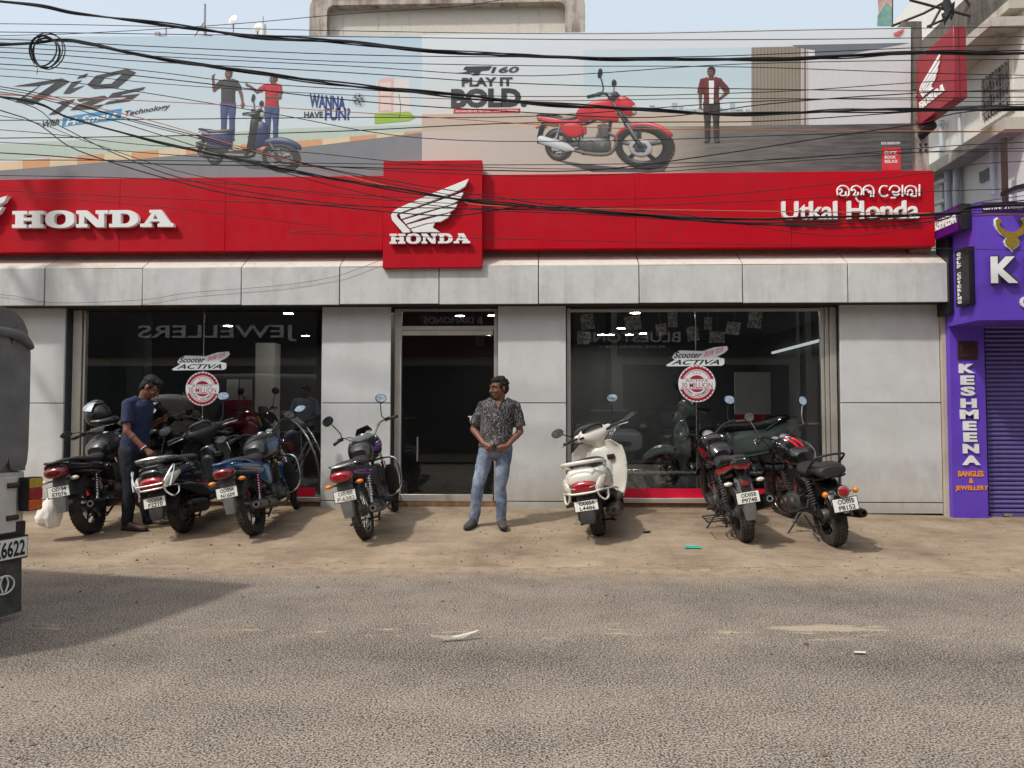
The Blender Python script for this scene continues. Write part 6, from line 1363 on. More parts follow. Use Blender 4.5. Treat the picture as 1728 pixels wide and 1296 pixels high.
for q in WING:
    vs, fs = fill2d([[((p[0] - 481) / 390., (1173 - p[1]) / 265.) for p in q]], 0.); mb = MB(); mb.add([Vector((a_.x + v.x * (b_.x - a_.x), YBB - .012, a_.z + v.z * (b_.z - a_.z))) for v in vs], fs); wb(mb, 'printed_wing', PRD, bb, smooth=False)
# sketchy football
bc = px(605, 168, YBB); mb = MB(); mb.lathe([(.068, 0), (.072, .001), (.072, .002), (.068, .003)], (bc.x, YBB - .014, bc.z), (0, -1, 0), 24); wb(mb, 'printed_ball', INK, bb)
for k in range(6):
    w = 2 * math.pi * k / 5; r_ = .045 if k < 5 else 0; c = Vector((bc.x + r_ * math.cos(w), YBB - .0145, bc.z + r_ * math.sin(w))); P = [(c.x + .018 * math.cos(w + j * 1.2566), c.z + .018 * math.sin(w + j * 1.2566)) for j in range(5)]; vs, fs = fill2d([P], 0.); mb = MB(); mb.add([v + Vector((0, YBB - .0145, 0)) for v in vs], fs); wb(mb, 'printed_patch', INK, bb, smooth=False)
# printed vehicles and figures: drawn as flat pictures from the same outlines
PM_ = {}; PRC = {}
m_, nt_, b_1, tc_1 = newmat('printed_picture'); at_ = _n(nt_, 'ShaderNodeAttribute'); at_.attribute_name = 'picture'; nt_.links.new(at_.outputs['Color'], b_1.inputs['Base Color']); b_1.inputs['Roughness'].default_value = .55
def pmat_of(m, mp):
    n = m.name.split('.')[0]; n = mp.get(n, n); k = n
    if k not in PM_:
        c = PCOL.get(n)
        if c is None: c = {'lens_red': (.4, .02, .03), 'lens_clear': (.6, .58, .52), 'lens_amber': (.8, .25, .03), 'dial': (.3, .3, .3), 'denim': hexc(70, 92, 140), 'printed_shirt': (.1, .1, .1)}.get(n, (.2, .2, .2))
        if n in ('mirror_face', 'chrome', 'steel'): c = (.42, .43, .45)
        PM_[k] = print_mat('of_' + n, tuple(.022 + .92 * x for x in c) if max(c) < .2 else tuple(min(1., x * 1.05 + .03) for x in c))
    return PM_[k]
def tree_meshes(t): 
    out = []
    for c in t.children: out.append(c); out += tree_meshes(c)
    return out
def flat_print(t, name, proj, layer, mp={}, depth=.002, kill=True, keep=None, rot=None, hl=1.):
    """the outline of a built thing, pressed flat as a picture on the board"""
    V, Fc, mi, mats, CC = [], [], [], [], []; LD = Vector((-.35, -.6, .72)).normalized()
    for o in tree_meshes(t):
        if o.type != 'MESH' or (keep and not keep(o)): continue
        pn = pmat_of(o.data.materials[0], mp)
        if pn not in mats: mats.append(pn)
        b0 = len(V); V += [proj(v.co) for v in o.data.vertices]; bc_ = PRC0[pn]
        for v in o.data.vertices:
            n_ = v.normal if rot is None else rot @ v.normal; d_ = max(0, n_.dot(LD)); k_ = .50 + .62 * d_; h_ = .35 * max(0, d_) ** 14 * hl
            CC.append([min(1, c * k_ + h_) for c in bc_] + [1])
        for p in o.data.polygons: Fc.append(tuple(i + b0 for i in p.vertices)); mi.append(mats.index(pn))
    ys = [v[1] for v in V]; ylo, yhi = min(ys), max(ys)
    mb = MB(); mb.v = [(v[0], YBB - .001 * layer - depth * (1 - (v[1] - ylo) / (yhi - ylo)), v[2]) for v in V]; mb.f = Fc
    me = bpy.data.meshes.new(name); me.from_pydata(mb.v, [], mb.f); me.update(); ca = me.color_attributes.new('picture', 'FLOAT_COLOR', 'POINT'); ca.data.foreach_set('color', [x for c in CC for x in c])
    me.materials.append(M['printed_picture'])
    o = bpy.data.objects.new(name, me); COL.objects.link(o); o.parent = bb; o.matrix_parent_inverse = bb.matrix_basis.inverted()
    if kill:
        for c in tree_meshes(t) + [t]:
            d = c.data; bpy.data.objects.remove(c)
            if d and d.users == 0: bpy.data.meshes.remove(d)
    return o
def persp(ang, D, A, B, pa, pb, h=.6, Ysc=None):
    """perspective side view: bike points A and B land on board pixels pa and pb"""
    rot = Matrix.Rotation(ang, 3, 'Z')
    def raw(p): q = rot @ Vector(p); k = D / (D + q.y); return Vector((q.x * k, q.y, (q.z - h) * k))
    a, b = raw(A), raw(B); wa, wb2 = px(*pa, YBB), px(*pb, YBB); s = (wb2.x - wa.x) / (b.x - a.x); sh_ = ((wb2.z - wa.z) - s * (b.z - a.z)) / (wb2.x - wa.x)
    def f(p):
        r = raw(p); x = wa.x + s * (r.x - a.x); return (x, r.y, wa.z + s * (r.z - a.z) + sh_ * (x - wa.x))
    return f
t = motorcycle('m', 'm', dict(tailstyle='sport', tank='paint_red', side='paint_red', tail='paint_red', exh='graphics_silver', steer=-14, mirrors='oval', fork='plastic', group='x'))
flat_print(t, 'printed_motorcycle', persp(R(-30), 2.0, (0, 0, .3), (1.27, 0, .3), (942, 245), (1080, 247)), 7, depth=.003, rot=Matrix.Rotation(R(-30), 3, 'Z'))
pm('paint_dkblue', hexc(30, 44, 96), .3)
t = scooter('s', 's', dict(body='paint_dkblue', inner='gloss_black', sharp=True, steer=-12, group='x', guard='gloss_black', rail='gloss_black', cowl='gloss_black'))
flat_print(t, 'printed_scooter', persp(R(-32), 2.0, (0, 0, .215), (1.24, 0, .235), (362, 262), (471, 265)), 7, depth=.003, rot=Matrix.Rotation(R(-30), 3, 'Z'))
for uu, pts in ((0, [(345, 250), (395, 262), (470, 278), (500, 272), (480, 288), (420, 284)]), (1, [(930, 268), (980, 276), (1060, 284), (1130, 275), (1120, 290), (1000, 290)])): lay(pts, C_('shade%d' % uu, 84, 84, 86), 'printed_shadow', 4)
Th = Matrix.Translation((0, -.01, 1.56)) @ Matrix.Rotation(R(-20), 4, 'Z')
JP = dict(head=Th, neck=(0, 0, 1.44), chest=(0, 0, 1.25), pelvis=(0, 0, .90), hem=.90, twist=0., shl=(-.19, 0, 1.37), shr=(.19, 0, 1.37), ell=(-.24, 0, 1.09), elr=(.36, .02, 1.13), wrl=(-.24, -.08, .87), wrr=(.19, -.09, .98), hdl=(0, -.1, -1), hdr=(-.9, -.2, -.2), pnl=(1, 0, 0), pnr=(0, 1, 0), hil=(-.09, 0, .87), hir=(.09, 0, .87), knl=(-.09, -.03, .46), knr=(.10, -.01, .46), anl=(-.09, .02, .085), anr=(.10, .02, .085), fhl=(-.09, .05, 0), ftl=(-.12, -.19, 0), fhr=(.1, .06, 0), ftr=(.13, -.19, 0), sleeve=.95)
tp, _b = person('p', 'p', JP, ('skin_brown', 'shoe_brown', 'navy_trouser', 'shoe_grey'))
def pproj(uc, vt, vb): 
    a, b = px(uc, vb, YBB), px(uc, vt, YBB); s = (b.z - a.z) / 1.68
    return lambda p: (a.x + s * p[0], p[1], a.z + s * p[2])
C_('of_jacket', 110, 50, 48)
PM_['jacket'] = 'print_of_jacket'; PM_['tee'] = C_('of_tee', 190, 34, 44); PM_['green'] = C_('of_green', 62, 66, 62); PM_['jean'] = C_('of_jean', 66, 86, 130); PM_['dark'] = C_('of_dark', 70, 60, 58)
flat_print(tp, 'printed_figure', pproj(1201, 114, 241), 5, {'shoe_brown': 'jacket', 'navy_trouser': 'dark'}, kill=False, hl=0)
shape([[(1196, 136), (1205, 136), (1204, 176), (1197, 176)]], PWH, 'printed_undershirt', 8)
for c_ in tree_meshes(tp) + [tp]: bpy.data.objects.remove(c_)
J2 = dict(JP); J2.update(ell=(-.33, -.05, 1.20), wrl=(-.36, -.16, 1.45), hdl=(-.05, -.1, 1), elr=(.30, .02, 1.12), wrr=(.34, -.08, .92), hdr=(0, -.1, -1), sleeve=.6)
tp, _b = person('p', 'p', J2, ('skin_brown', 'shoe_brown', 'navy_trouser', 'shoe_grey'))
flat_print(tp, 'printed_figure', pproj(384, 118, 238), 4, {'shoe_brown': 'green', 'navy_trouser': 'jean'}, hl=0, kill=True)
J2.update(ell=(-.36, -.10, 1.25), wrl=(-.55, -.2, 1.40), hdl=(-.8, -.1, .3), elr=(.20, -.15, 1.10), wrr=(-.02, -.28, 1.12), hdr=(-1, -.1, .1), head=Matrix.Translation((0.03, -.01, 1.56)) @ Matrix.Rotation(R(-50), 4, 'Z'))
tp, _b = person('p', 'p', J2, ('skin_brown', 'shoe_brown', 'navy_trouser', 'shoe_grey'))
flat_print(tp, 'printed_figure', pproj(458, 126, 240), 4, {'shoe_brown': 'tee', 'navy_trouser': 'jean'}, hl=0, kill=True)
# ------------------------------------------------------------------ helmet, bag
pm('helmet_black', hexc(26, 26, 28), .35, var=.1, coat=.3); pm('visor', hexc(180, 190, 196), .08, .8, var=.03)
hm_ = thing('helmet', 'matt black motorcycle helmet with silver visor hanging on the handlebar', 'helmet')
hc = px(168, 703, 8.92); hm_.location = hc; hm_.rotation_euler = (R(6), R(-20), R(-6)); hm_.scale = (1.12,) * 3
mb = MB(); mb.ell((-.01, 0, .02), (.135, .118, .125), n=24, m=14); mb.v = [(x, y, z if z > -.09 else -.09 - (abs(z) - .09) * .15) for x, y, z in mb.v]; mb.build('shell', 'helmet_black', hm_)
mb = MB(); mb.tube([(-.03, .112, -.045), (.06, .10, -.075), (.125, .05, -.085), (.14, 0, -.085), (.125, -.05, -.085), (.06, -.10, -.075), (-.03, -.112, -.045)], [.03, .036, .04, .04, .04, .036, .03], 12, smooth=4); mb.build('chin_bar', 'helmet_black', hm_)
mb = MB(); rr_ = []
for k in range(9):
    a = R(-78 + 156 * k / 8); rr_.append([Vector(((r_) * math.cos(a) * .145 * c, r_ * math.sin(a) * .126, z)) for r_, z, c in ((1., .03, 1.), (1.0, .085, .95), (.93, .135, .8), (.91, .133, .8), (.98, .084, .95), (.98, .03, 1.))])
mb.xf = Matrix.Translation((0, 0, .03)) @ Matrix.Rotation(R(-62), 4, 'Y') @ Matrix.Translation((0.004, 0, -.03)) @ Matrix.Diagonal((1.02, 1.03, 1., 1)); mb.loft(rr_); mb.build('visor', 'visor', hm_)
for s in (-1, 1): mb = MB(); mb.lathe([(0, .012), (.022, .01), (.026, 0)], (.0, s * .117, .03), (0, s, 0), 16); mb.build('visor_pivot', 'plastic', hm_)
pm('bag_cloth', hexc(222, 217, 208), .8, var=.08, scale=10, bmp=.3, bsc=200)
bag = thing('cloth_bag', 'bulging white cloth bag hanging from the leftmost motorcycle', 'bag'); bc = px(86, 886, 7.78); bag.location = bc
mb = MB(); rings(mb, [(-.03, .0, 0, .03, .03), (-.01, -.01, 0, .085, .07), (.03, -.03, 0, .125, .095), (.08, -.03, 0, .138, .105), (.15, -.008, 0, .122, .095), (.24, .02, 0, .095, .075), (.32, .045, 0, .05, .045), (.37, .06, 0, .025, .022), (.40, .065, 0, .03, .025)], 24)
remesh(mb, 'sack', 'bag_cloth', bag, .008, 3, .012, (16, 16, 7), 2.2)
mb = MB(); mb.tube([(.06, 0, .38), (.09, .03, .46), (.13, .12, .52), (.10, .02, .46), (.065, 0, .385)], .006, 6, smooth=4); mb.build('handle', 'bag_cloth', bag)
# ------------------------------------------------------------------ pickup truck at the left edge
pm('canvas_grey', hexc(104, 103, 102), .85, var=.25, scale=5, bmp=.5, bsc=90, dirt=.4, dirtcol=(.18, .15, .12)); pm('truck_paint', hexc(196, 192, 184), .5, var=.1, dirt=.5, dirtcol=(.3, .24, .18)); pm('flap_rubber', hexc(58, 58, 54), .9, var=.25, scale=12, dirt=.6, dirtcol=(.2, .17, .13)); lens('lens_yellow', hexc(196, 160, 60)); lens('lens_orange', hexc(216, 92, 30))
c = px(40, 900, 5.27); tr = thing('pickup_truck', 'grey canvas covered pickup truck cut off at the left edge', 'truck', (c.x, c.y, 0)); TA = R(13.3); tr.rotation_euler = (0, 0, math.atan2(math.sin(TA), -math.cos(TA)))
def tz(v): return CAMZ - (v - 700) * 5.27 / F
# local: x forward (to the left in the photo), y towards the camera, z up
mb = MB(); secs = []
for x in (-.0, .02, .8, 1.6, 2.5):
    dz = .03 * math.sin(x * 4); W2 = 1.72; r_ = .20; zt = tz(520) + dz; z0_ = tz(795); P = [(.0, z0_), (-.0, zt - r_ - .12)] + [(r_ - (r_) * math.cos(w), zt - r_ + r_ * math.sin(w)) for w in (R(15), R(40), R(65), R(90))] + [(W2 / 2, zt + .05)] + [(W2 - r_ + r_ * math.cos(w), zt - r_ + r_ * math.sin(w)) for w in (R(90), R(65), R(40), R(15))] + [(W2, zt - r_ - .12), (W2, z0_)]
    secs.append([Vector((x, p[0], p[1])) for p in P])
mb.loft(secs); mb.build('canvas_cover', 'canvas_grey', tr, angle=60)
mb = MB(); rr_ = []
for k in range(7): y = .02 + k * .012; rr_.append([Vector((-.03 - .012 * math.sin(k * 2.1), y + .05 * (1 - z), tz(545) + (tz(800) - tz(545)) * z)) for z in (0, .25, .5, .75, 1)])
mb = MB()
for k, (y0_, w_) in enumerate(((.0, .16), (.14, .5), (.62, .5), (1.1, .6))): mb.body([(-.025 - .01 * (k % 2), y0_ + w_ / 2, (tz(560) + tz(795)) / 2, w_ / 2, (tz(560) - tz(795)) / 2, 5.), (-.005, y0_ + w_ / 2, (tz(560) + tz(795)) / 2, w_ / 2, (tz(560) - tz(795)) / 2, 5.)], 16, 1)
mb.build('canvas_flap', 'canvas_grey', tr); mb = MB(); mb.tube([(-.03, .0, tz(585)), (-.045, .12, tz(566)), (-.04, .4, tz(560)), (-.05, .9, tz(556)), (-.03, 1.7, tz(580))], [.02, .035, .03, .035, .02], 10, smooth=4); mb.build('canvas_fold', 'canvas_grey', tr)
mb = MB(); mb.bb((-.01, .012, .58), (2.45, 1.70, tz(796))); mb.build('cargo_body', 'truck_paint', tr, bevel=.01)
mb = MB(); mb.bb((-.045, .10, .60), (-.012, 1.6, .98)); mb.build('tailgate', 'truck_paint', tr, bevel=.008)
for z in (.70, .92): mb = MB(); mb.cyl((-.05, .10, z), (-.05, .18, z), .018, 8); mb.build('hinge', 'rust_brown', tr)
for s, y in ((1, -.035), (-1, 1.60)):
    mb = MB(); mb.bb((-.11, y, tz(862)), (-.03, y + .11, tz(806))); lp = mb.build('tail_lamp', 'plastic', tr)
    for m_, a, b in (('lens_yellow', 807, 824), ('lens_red', 824, 843), ('lens_orange', 843, 861)): mb = MB(); mb.bb((-.125, y + .004, tz(b) + .002), (-.108, y + .106, tz(a) - .002)); mb.build('lens', m_, lp, bevel=.004)
mb = MB(); mb.bb((-.02, .0, tz(905)), (.2, 1.7, tz(880))); mb.build('rear_bumper', 'plastic', tr, bevel=.01)
mb = MB(); mb.bb((-.058, .02, tz(939)), (-.05, .54, tz(906))); pl = mb.build('number_plate', 'plate_white', tr, bevel=.002); vs, fs = text2d('AK6622', (tz(909) - tz(936)), .31, bold=.03)
mb = MB(); mb.add([Vector((-.0592, .35 - v.x, tz(936) + v.z)) for v in vs], fs); mb.build('plate_text', 'ink_black', pl, smooth=False); mb = MB(); mb.bb((-.0495, .01, tz(940) - .008), (-.044, .55, tz(905) + .008)); mb.build('plate_frame', 'plastic', tr)
for y in (.03, 1.32):
    mb = MB(); mb.body([(-.02, y + .17, .44, .17, .01, 6), (-.02, y + .17, .25, .17, .012, 6), (-.03, y + .17, .03, .155, .012, 6)], 12, 2); mb.v = []; mb.f = []
    mb.loft([[Vector((-.02 - .02 * (1 - k) + e, y + q_ * (.34 - .02 * (1 - k)) + .01 * (1 - k), .05 + .39 * k)) for q_, e in ((0, 0), (.5, -.02), (1, 0), (1, .012), (.5, -.008), (0, .012))] for k in (0, .3, .7, 1)]); fl_ = mb.build('mudflap', 'flap_rubber', tr)
    mb = MB(); mb.tube([Vector((-.066, y + .17 + .075 * math.cos(w), .26 + .06 * math.sin(w))) for w in [2 * math.pi * k / 20 for k in range(20)]], .006, 6, closed=True)
    for dy in (-.03, .03): mb.tube([(-.066, y + .17 + dy * .3, .21), (-.066, y + .17 + dy, .27), (-.066, y + .17 + dy * .4, .315)], .006, 6, smooth=3)
    mb.build('oval_emblem', 'plate_white', fl_)
mb = MB(); mb.bb((.1, .35, .36), (3.8, 1.35, .56)); mb.build('chassis', 'plastic', tr)
mb = MB(); mb.body([(2.56, .86, 1.1, .80, .52, 6), (2.7, .86, 1.15, .84, .60, 6), (3.4, .86, 1.15, .84, .60, 6), (3.75, .86, .95, .82, .40, 5), (4.3, .86, .85, .78, .32, 5), (4.45, .86, .8, .7, .25, 4)], 24, 2); cb = mb.build('cab', 'truck_paint', tr)
for x in (.75, 3.75):
    for y, s in ((.2, 1), (1.52, -1)): mb = MB(); mb.lathe([(.2, -.09), (.3, -.1), (.345, -.07), (.35, 0), (.345, .07), (.3, .1), (.2, .09)], (x, y, .35), (0, 1, 0), 28); w_ = mb.build('wheel', 'rubber', tr); mb = MB(); mb.lathe([(0, -.03), (.1, -.04), (.2, -.08), (.21, 0), (.2, .08), (.1, .04), (0, .03)], (x, y, .35), (0, 1, 0), 24); mb.build('rim', 'alloy', w_)
# ------------------------------------------------------------------ litter and rubble
def litter(name, label, cat, u, v, poly, mat, up=.012, curl=.02, group=None):
    g = pxg(u, v); n = len(poly); mb = MB(); vs = [(p[0], p[1], .006 + curl * (p[0] / .1) ** 2 + e) for e in (0, .002) for p in poly]; mb.add(vs, [tuple(range(n)), tuple(range(2 * n - 1, n - 1, -1))] + [(k, (k + 1) % n, n + (k + 1) % n, n + k) for k in range(n)])
    o = mb.build(name, mat, None, smooth=False); o.location = g + Vector((0, 0, .004)); o.rotation_euler = (math.atan(.08) if g.y > 7 else 0, 0, 0); tag(o, label, cat, group); return o
pm('packet_teal', hexc(60, 170, 150), .35, var=.35, scale=20); pm('paper', hexc(205, 200, 190), .8, var=.1); pm('scrap_black', hexc(22, 22, 30), .6)
litter('snack_packet', 'flattened teal and green snack packet lying on the forecourt edge', 'packet', 1168, 927, [(-.08, -.05), (.08, -.04), (.085, .05), (-.075, .045)], 'packet_teal')
litter('paper_strip', 'curled strip of white paper lying on the road below the door', 'paper', 765, 1084, [(-.14, -.02), (-.05, .0), (.06, .03), (.14, .06), (.15, .075), (.04, .05), (-.06, .015), (-.14, -.01)], 'paper')
litter('paper_scrap', 'small white scrap of paper on the road right of centre', 'paper', 1450, 1104, [(-.035, -.015), (.03, -.02), (.04, .01), (-.02, .02)], 'paper')
litter('plastic_scrap', 'twisted black scrap on the forecourt right of the white scooter', 'litter', 1091, 900, [(-.04, -.03), (.02, -.04), (.05, .01), (.01, .04), (-.03, .02)], 'scrap_black', curl=.08)
pb = MB(); rg = random.Random(21)
for k in range(900):
    u = rg.uniform(-100, 1800); v = min(1290, 862 + abs(rg.gauss(0, 1)) * 75 + (rg.uniform(0, 380) if k % 4 == 0 else 0)); g = pxg(u, v); r_ = rg.uniform(.003, .010) * (1.6 if k % 17 == 0 else 1); pb.ell(g + Vector((0, 0, r_ * .4)), (r_, r_ * rg.uniform(.6, 1.2), r_ * .6), (0, 0, rg.uniform(0, 3)), n=6, m=4)
pm('pebble', hexc(128, 110, 90), .9, var=.5, scale=9); o = pb.build('loose_gravel', 'pebble', None); tag(o, 'loose gravel and grit scattered along the road edge', 'gravel', kind='stuff')
pm('broken_slab', hexc(140, 122, 98), .95, var=.3, scale=6, bmp=.8, bsc=30)
for (u, v, w_, d_, h_, lb) in ((1690, 885, .75, .30, .05, 'broken concrete slab before the purple shop shutter'), (1650, 889, .35, .16, .03, 'small cracked slab piece beside the purple column base')):
    g = pxg(u, v); P = [(-w_ / 2, -d_ * .3), (-w_ * .2, -d_ / 2), (w_ * .25, -d_ * .42), (w_ / 2, -d_ / 2), (w_ / 2, d_ / 2), (-w_ / 2, d_ / 2)]; mb = MB(); mb.prism(P, h_, g + Vector((0, .05, .0)), (1, 0, 0), (0, 1, .07)); o = mb.build('concrete_slab', 'broken_slab', None, smooth=False, bevel=.012); tag(o, lb, 'slab')
# ------------------------------------------------------------------ overhead wires
pm('wire_black', hexc(20, 20, 22), .6); pm('wire_orange', hexc(190, 110, 80), .6); pm('pole_concrete', hexc(150, 146, 138), .85, var=.2, bmp=.3)
YL, YR = -446, 2650
def wire(pts, r, Y, name, label, mat='wire_black', group='overhead wires across the shopfront', el=None, er=None, sub=6):
    P = list(pts)
    if el is not False:
        (a, b), (c_, d) = P[0], P[1]; P = [(YL, el if el is not None else b + (b - d) / max(30, c_ - a) * 446 * .35)] + P
    if er is not False:
        (a, b), (c_, d) = P[-1], P[-2]; P = P + [(YR, er if er is not None else b + (b - d) / max(30, a - c_) * 900 * .3)]
    mb = MB(); mb.tube([px(u, v, Y) for u, v in P], r, 6, smooth=sub); o = mb.build(name, mat, None); tag(o, label, 'wire', group); return o
def bundle(pts, Y, label, n=4, r=.008, tw=.016, seed=1):
    P = [(YL, pts[0][1] - (pts[1][1] - pts[0][1]) * .5)] + pts + [(YR, pts[-1][1] - 2)]
    C = crv([px(u, v, Y) for u, v in P], 14); t = thing('cable_bundle', label, 'cable', C[0], group='overhead wires across the shopfront'); rg = random.Random(seed)
    for k in range(n):
        ph = rg.uniform(0, 6.28); fq = rg.uniform(2.2, 3.4) * rg.choice([1, -1]); L = 0; Q = []
        for i, p in enumerate(C):
            L += (p - C[i - 1]).length if i else 0; am = tw * (.7 + .5 * math.sin(L * .9 + k)); Q.append(p + Vector((0, math.cos(ph + fq * L), math.sin(ph + fq * L))) * am - C[0])
        mb = MB(); mb.tube(Q, r * rg.uniform(.75, 1.1), 6); mb.build('strand', 'wire_black', t)
    return t
bundle([(0, 3), (134, 22), (302, 45), (436, 62), (580, 71), (802, 91), (1000, 98), (1185, 101), (1400, 96), (1513, 91), (1728, 88)], 7.6, 'thick twisted black cable bundle running across the top of the billboard', 5, .0075, .018, 2)
bundle([(0, 75), (100, 69), (151, 75), (235, 91), (336, 109), (470, 129), (634, 148), (802, 164), (936, 176), (1139, 189), (1278, 192), (1490, 186), (1728, 183)], 7.55, 'thick twisted black cable bundle sagging across the middle of the billboard', 5, .0078, .018, 5)
bundle([(0, 163), (120, 200), (250, 235), (400, 270), (580, 304), (760, 334), (860, 345), (1000, 358), (1230, 369), (1400, 367), (1610, 358), (1728, 347)], 7.5, 'black cable bundle slanting down across the red sign towards the purple shop', 4, .006, .014, 9)
top_ = 'black wire across the sky'; mid_ = 'black wire across the billboard'; low_ = 'black wire crossing lower billboard'; fan_ = 'black wire slanting over red sign'
WS = []
for pts, r_, lb in (
    ([(0, 40), (240, 44), (580, 52), (1000, 57), (1400, 50), (1728, 46)], .0035, top_), ([(0, 60), (180, 54), (400, 40), (580, 24), (760, 12), (1100, -14)], .0035, top_), ([(0, 54), (300, 58), (600, 62), (1000, 67), (1400, 66), (1728, 62)], .004, top_),
    ([(0, 66), (250, 78), (580, 92), (860, 96), (1200, 95), (1728, 75)], .0045, mid_), ([(0, 72), (300, 90), (580, 104), (900, 111), (1250, 113), (1728, 127)], .004, mid_), ([(0, 80), (300, 97), (600, 112), (900, 128), (1250, 108), (1728, 100)], .004, mid_), ([(0, 88), (250, 104), (580, 122), (860, 140), (1200, 149), (1728, 155)], .0045, mid_), ([(0, 97), (250, 120), (400, 138), (620, 152), (900, 163), (1300, 155), (1728, 131)], .004, mid_), ([(0, 108), (250, 130), (600, 170), (860, 188), (1100, 198), (1300, 175), (1500, 160), (1728, 152)], .005, mid_),
    ([(0, 116), (280, 142), (580, 160), (900, 170), (1200, 166), (1500, 168), (1728, 172)], .0035, mid_), ([(0, 203), (300, 201), (580, 198), (900, 196), (1300, 170), (1728, 164)], .0045, low_), ([(0, 233), (300, 229), (580, 221), (860, 208), (1120, 206), (1300, 204), (1550, 188), (1728, 176)], .005, low_), ([(0, 270), (300, 271), (580, 276), (900, 278), (1300, 270), (1728, 240)], .004, low_), ([(0, 258), (250, 276), (500, 280), (800, 287), (1000, 287), (1200, 262), (1400, 231), (1550, 209), (1728, 180)], .0055, low_), ([(0, 296), (300, 304), (620, 330), (900, 336), (1200, 330), (1583, 290), (1728, 272)], .0035, low_), ([(0, 322), (260, 334), (580, 347), (900, 352), (1300, 338), (1728, 318)], .0035, low_), ([(0, 330), (300, 352), (560, 385), (640, 398)], .003, low_),
    ([(0, 240), (300, 262), (700, 290), (1000, 296), (1400, 268), (1728, 250)], .0035, low_), ([(0, 128), (200, 150), (450, 190), (700, 232), (1000, 238), (1400, 226), (1728, 222)], .004, low_), ([(0, 219), (250, 245), (500, 256), (760, 280), (1100, 284), (1400, 262), (1728, 255)], .0035, low_),
    ([(0, 146), (200, 196), (400, 246), (580, 290), (860, 336), (1100, 362), (1400, 372), (1728, 352)], .005, fan_), ([(0, 155), (180, 200), (380, 262), (580, 318), (760, 350), (1000, 362), (1300, 376), (1728, 358)], .0045, fan_), ([(0, 164), (100, 212), (201, 262), (336, 308), (580, 345), (800, 352), (1000, 358), (1300, 380), (1583, 366), (1728, 344)], .005, fan_), ([(0, 186), (134, 255), (336, 316), (450, 336), (580, 350), (760, 364), (900, 348), (1100, 365), (1400, 384), (1583, 372), (1728, 338)], .006, fan_), ([(0, 150), (250, 212), (450, 262), (700, 318), (900, 348), (1200, 372), (1400, 378), (1728, 362)], .004, fan_), ([(0, 195), (150, 240), (330, 296), (560, 330), (800, 345), (1100, 356), (1400, 398), (1583, 374), (1728, 330)], .0035, fan_)):
    WS.append((pts, r_, lb))
ORD = 'first second third fourth fifth sixth seventh eighth ninth tenth eleventh twelfth thirteenth fourteenth'.split()
for lb in (top_, mid_, low_, fan_):
    for k, (pts, r_, _) in enumerate(sorted([w for w in WS if w[2] == lb], key=lambda w: w[0][0][1])):
        wire(pts, r_, 7.5 + random.Random(str(pts)).uniform(-.25, .3), 'overhead_wire', lb + ', %s such from top at left edge' % ORD[k])
wire([(0, 160), (400, 178), (700, 196), (1000, 215), (1300, 219), (1728, 222)], .004, 7.6, 'overhead_wire', 'thin orange wire running level across the lower billboard', 'wire_orange')
wire([(0, 158), (200, 190), (420, 252), (580, 296), (760, 334), (1000, 352)], .0045, 7.6, 'overhead_wire', 'thin orange wire slanting down across the scooter picture and red sign', 'wire_orange')
# loose wire lying on the canopy, short hanging ends
mb = MB(); mb.tube([px(u, v, 9.235) for u, v in ((-200, 498), (0, 497), (90, 511), (240, 506), (320, 494), (470, 482), (560, 468), (600, 455), (640, 440))], .0025, 5, smooth=4); o = mb.build('loose_wire', 'shadow_gap', None); tag(o, 'thin loose wire drooping across the left half of the grey canopy', 'wire')
for pts, lb in (([(673, 158), (676, 180), (674, 200)], 'short wire end dangling above the printed door on the billboard'), ([(1155, 366), (1150, 385), (1133, 392), (1132, 405)], 'short twisted wire end hanging over the red sign right of the emblem')):
    mb = MB(); mb.tube([px(u, v, 7.5) for u, v in pts], .003, 5, smooth=4); o = mb.build('wire_end', 'wire_black', None); tag(o, lb, 'wire')
mb = MB(); mb.tube([px(u, v, 9.15) for u, v in ((596, 402), (602, 394), (616, 399), (630, 412), (636, 402), (626, 396), (612, 406), (600, 408))], .003, 5, smooth=5); o = mb.build('wire_knot', 'rust_brown', None); tag(o, 'small knot of wire with brown tape on the red sign left of the emblem', 'wire')
co = thing('cable_coil', 'coil of spare black cable hanging from the wires at upper left', 'cable', px(78, 87, 7.5)); rg = random.Random(4)
for k in range(6):
    r0 = .165 + rg.uniform(-.02, .015); dx_, dz_ = rg.uniform(-.02, .02), rg.uniform(-.02, .02); mb = MB(); mb.tube([Vector((dx_ + r0 * .92 * math.cos(w), .012 * k - .03 + .01 * math.sin(2 * w), dz_ + r0 * math.sin(w) * 1.03)) for w in [2 * math.pi * i / 28 for i in range(28)]], .006, 6, closed=True); mb.build('loop', 'wire_black', co)
mb = MB(); mb.tube([(-.12, -.02, -.1), (-.09, -.05, -.16), (-.05, -.05, -.2), (-.06, -.05, -.26)], .003, 5, smooth=4); mb.build('loose_end', 'wire_black', co)
for x_, lb in ((-7.95, 'concrete utility pole carrying the wires at the left'), (px(YR, 100, 7.6).x, 'concrete utility pole carrying the wires at the right')):
    t = thing('utility_pole', lb, 'pole', (x_, 7.62, 0)); mb = MB(); mb.tube([(0, 0, -.3), (0, 0, 7.8)], [.17, .10], 16); mb.build('shaft', 'pole_concrete', t)
    for z in (6.9, 5.6, 4.6): mb = MB(); mb.box((0, -.1, z), (.07, 1.1, .07)); mb.build('cross_arm', 'mast_grey', t)
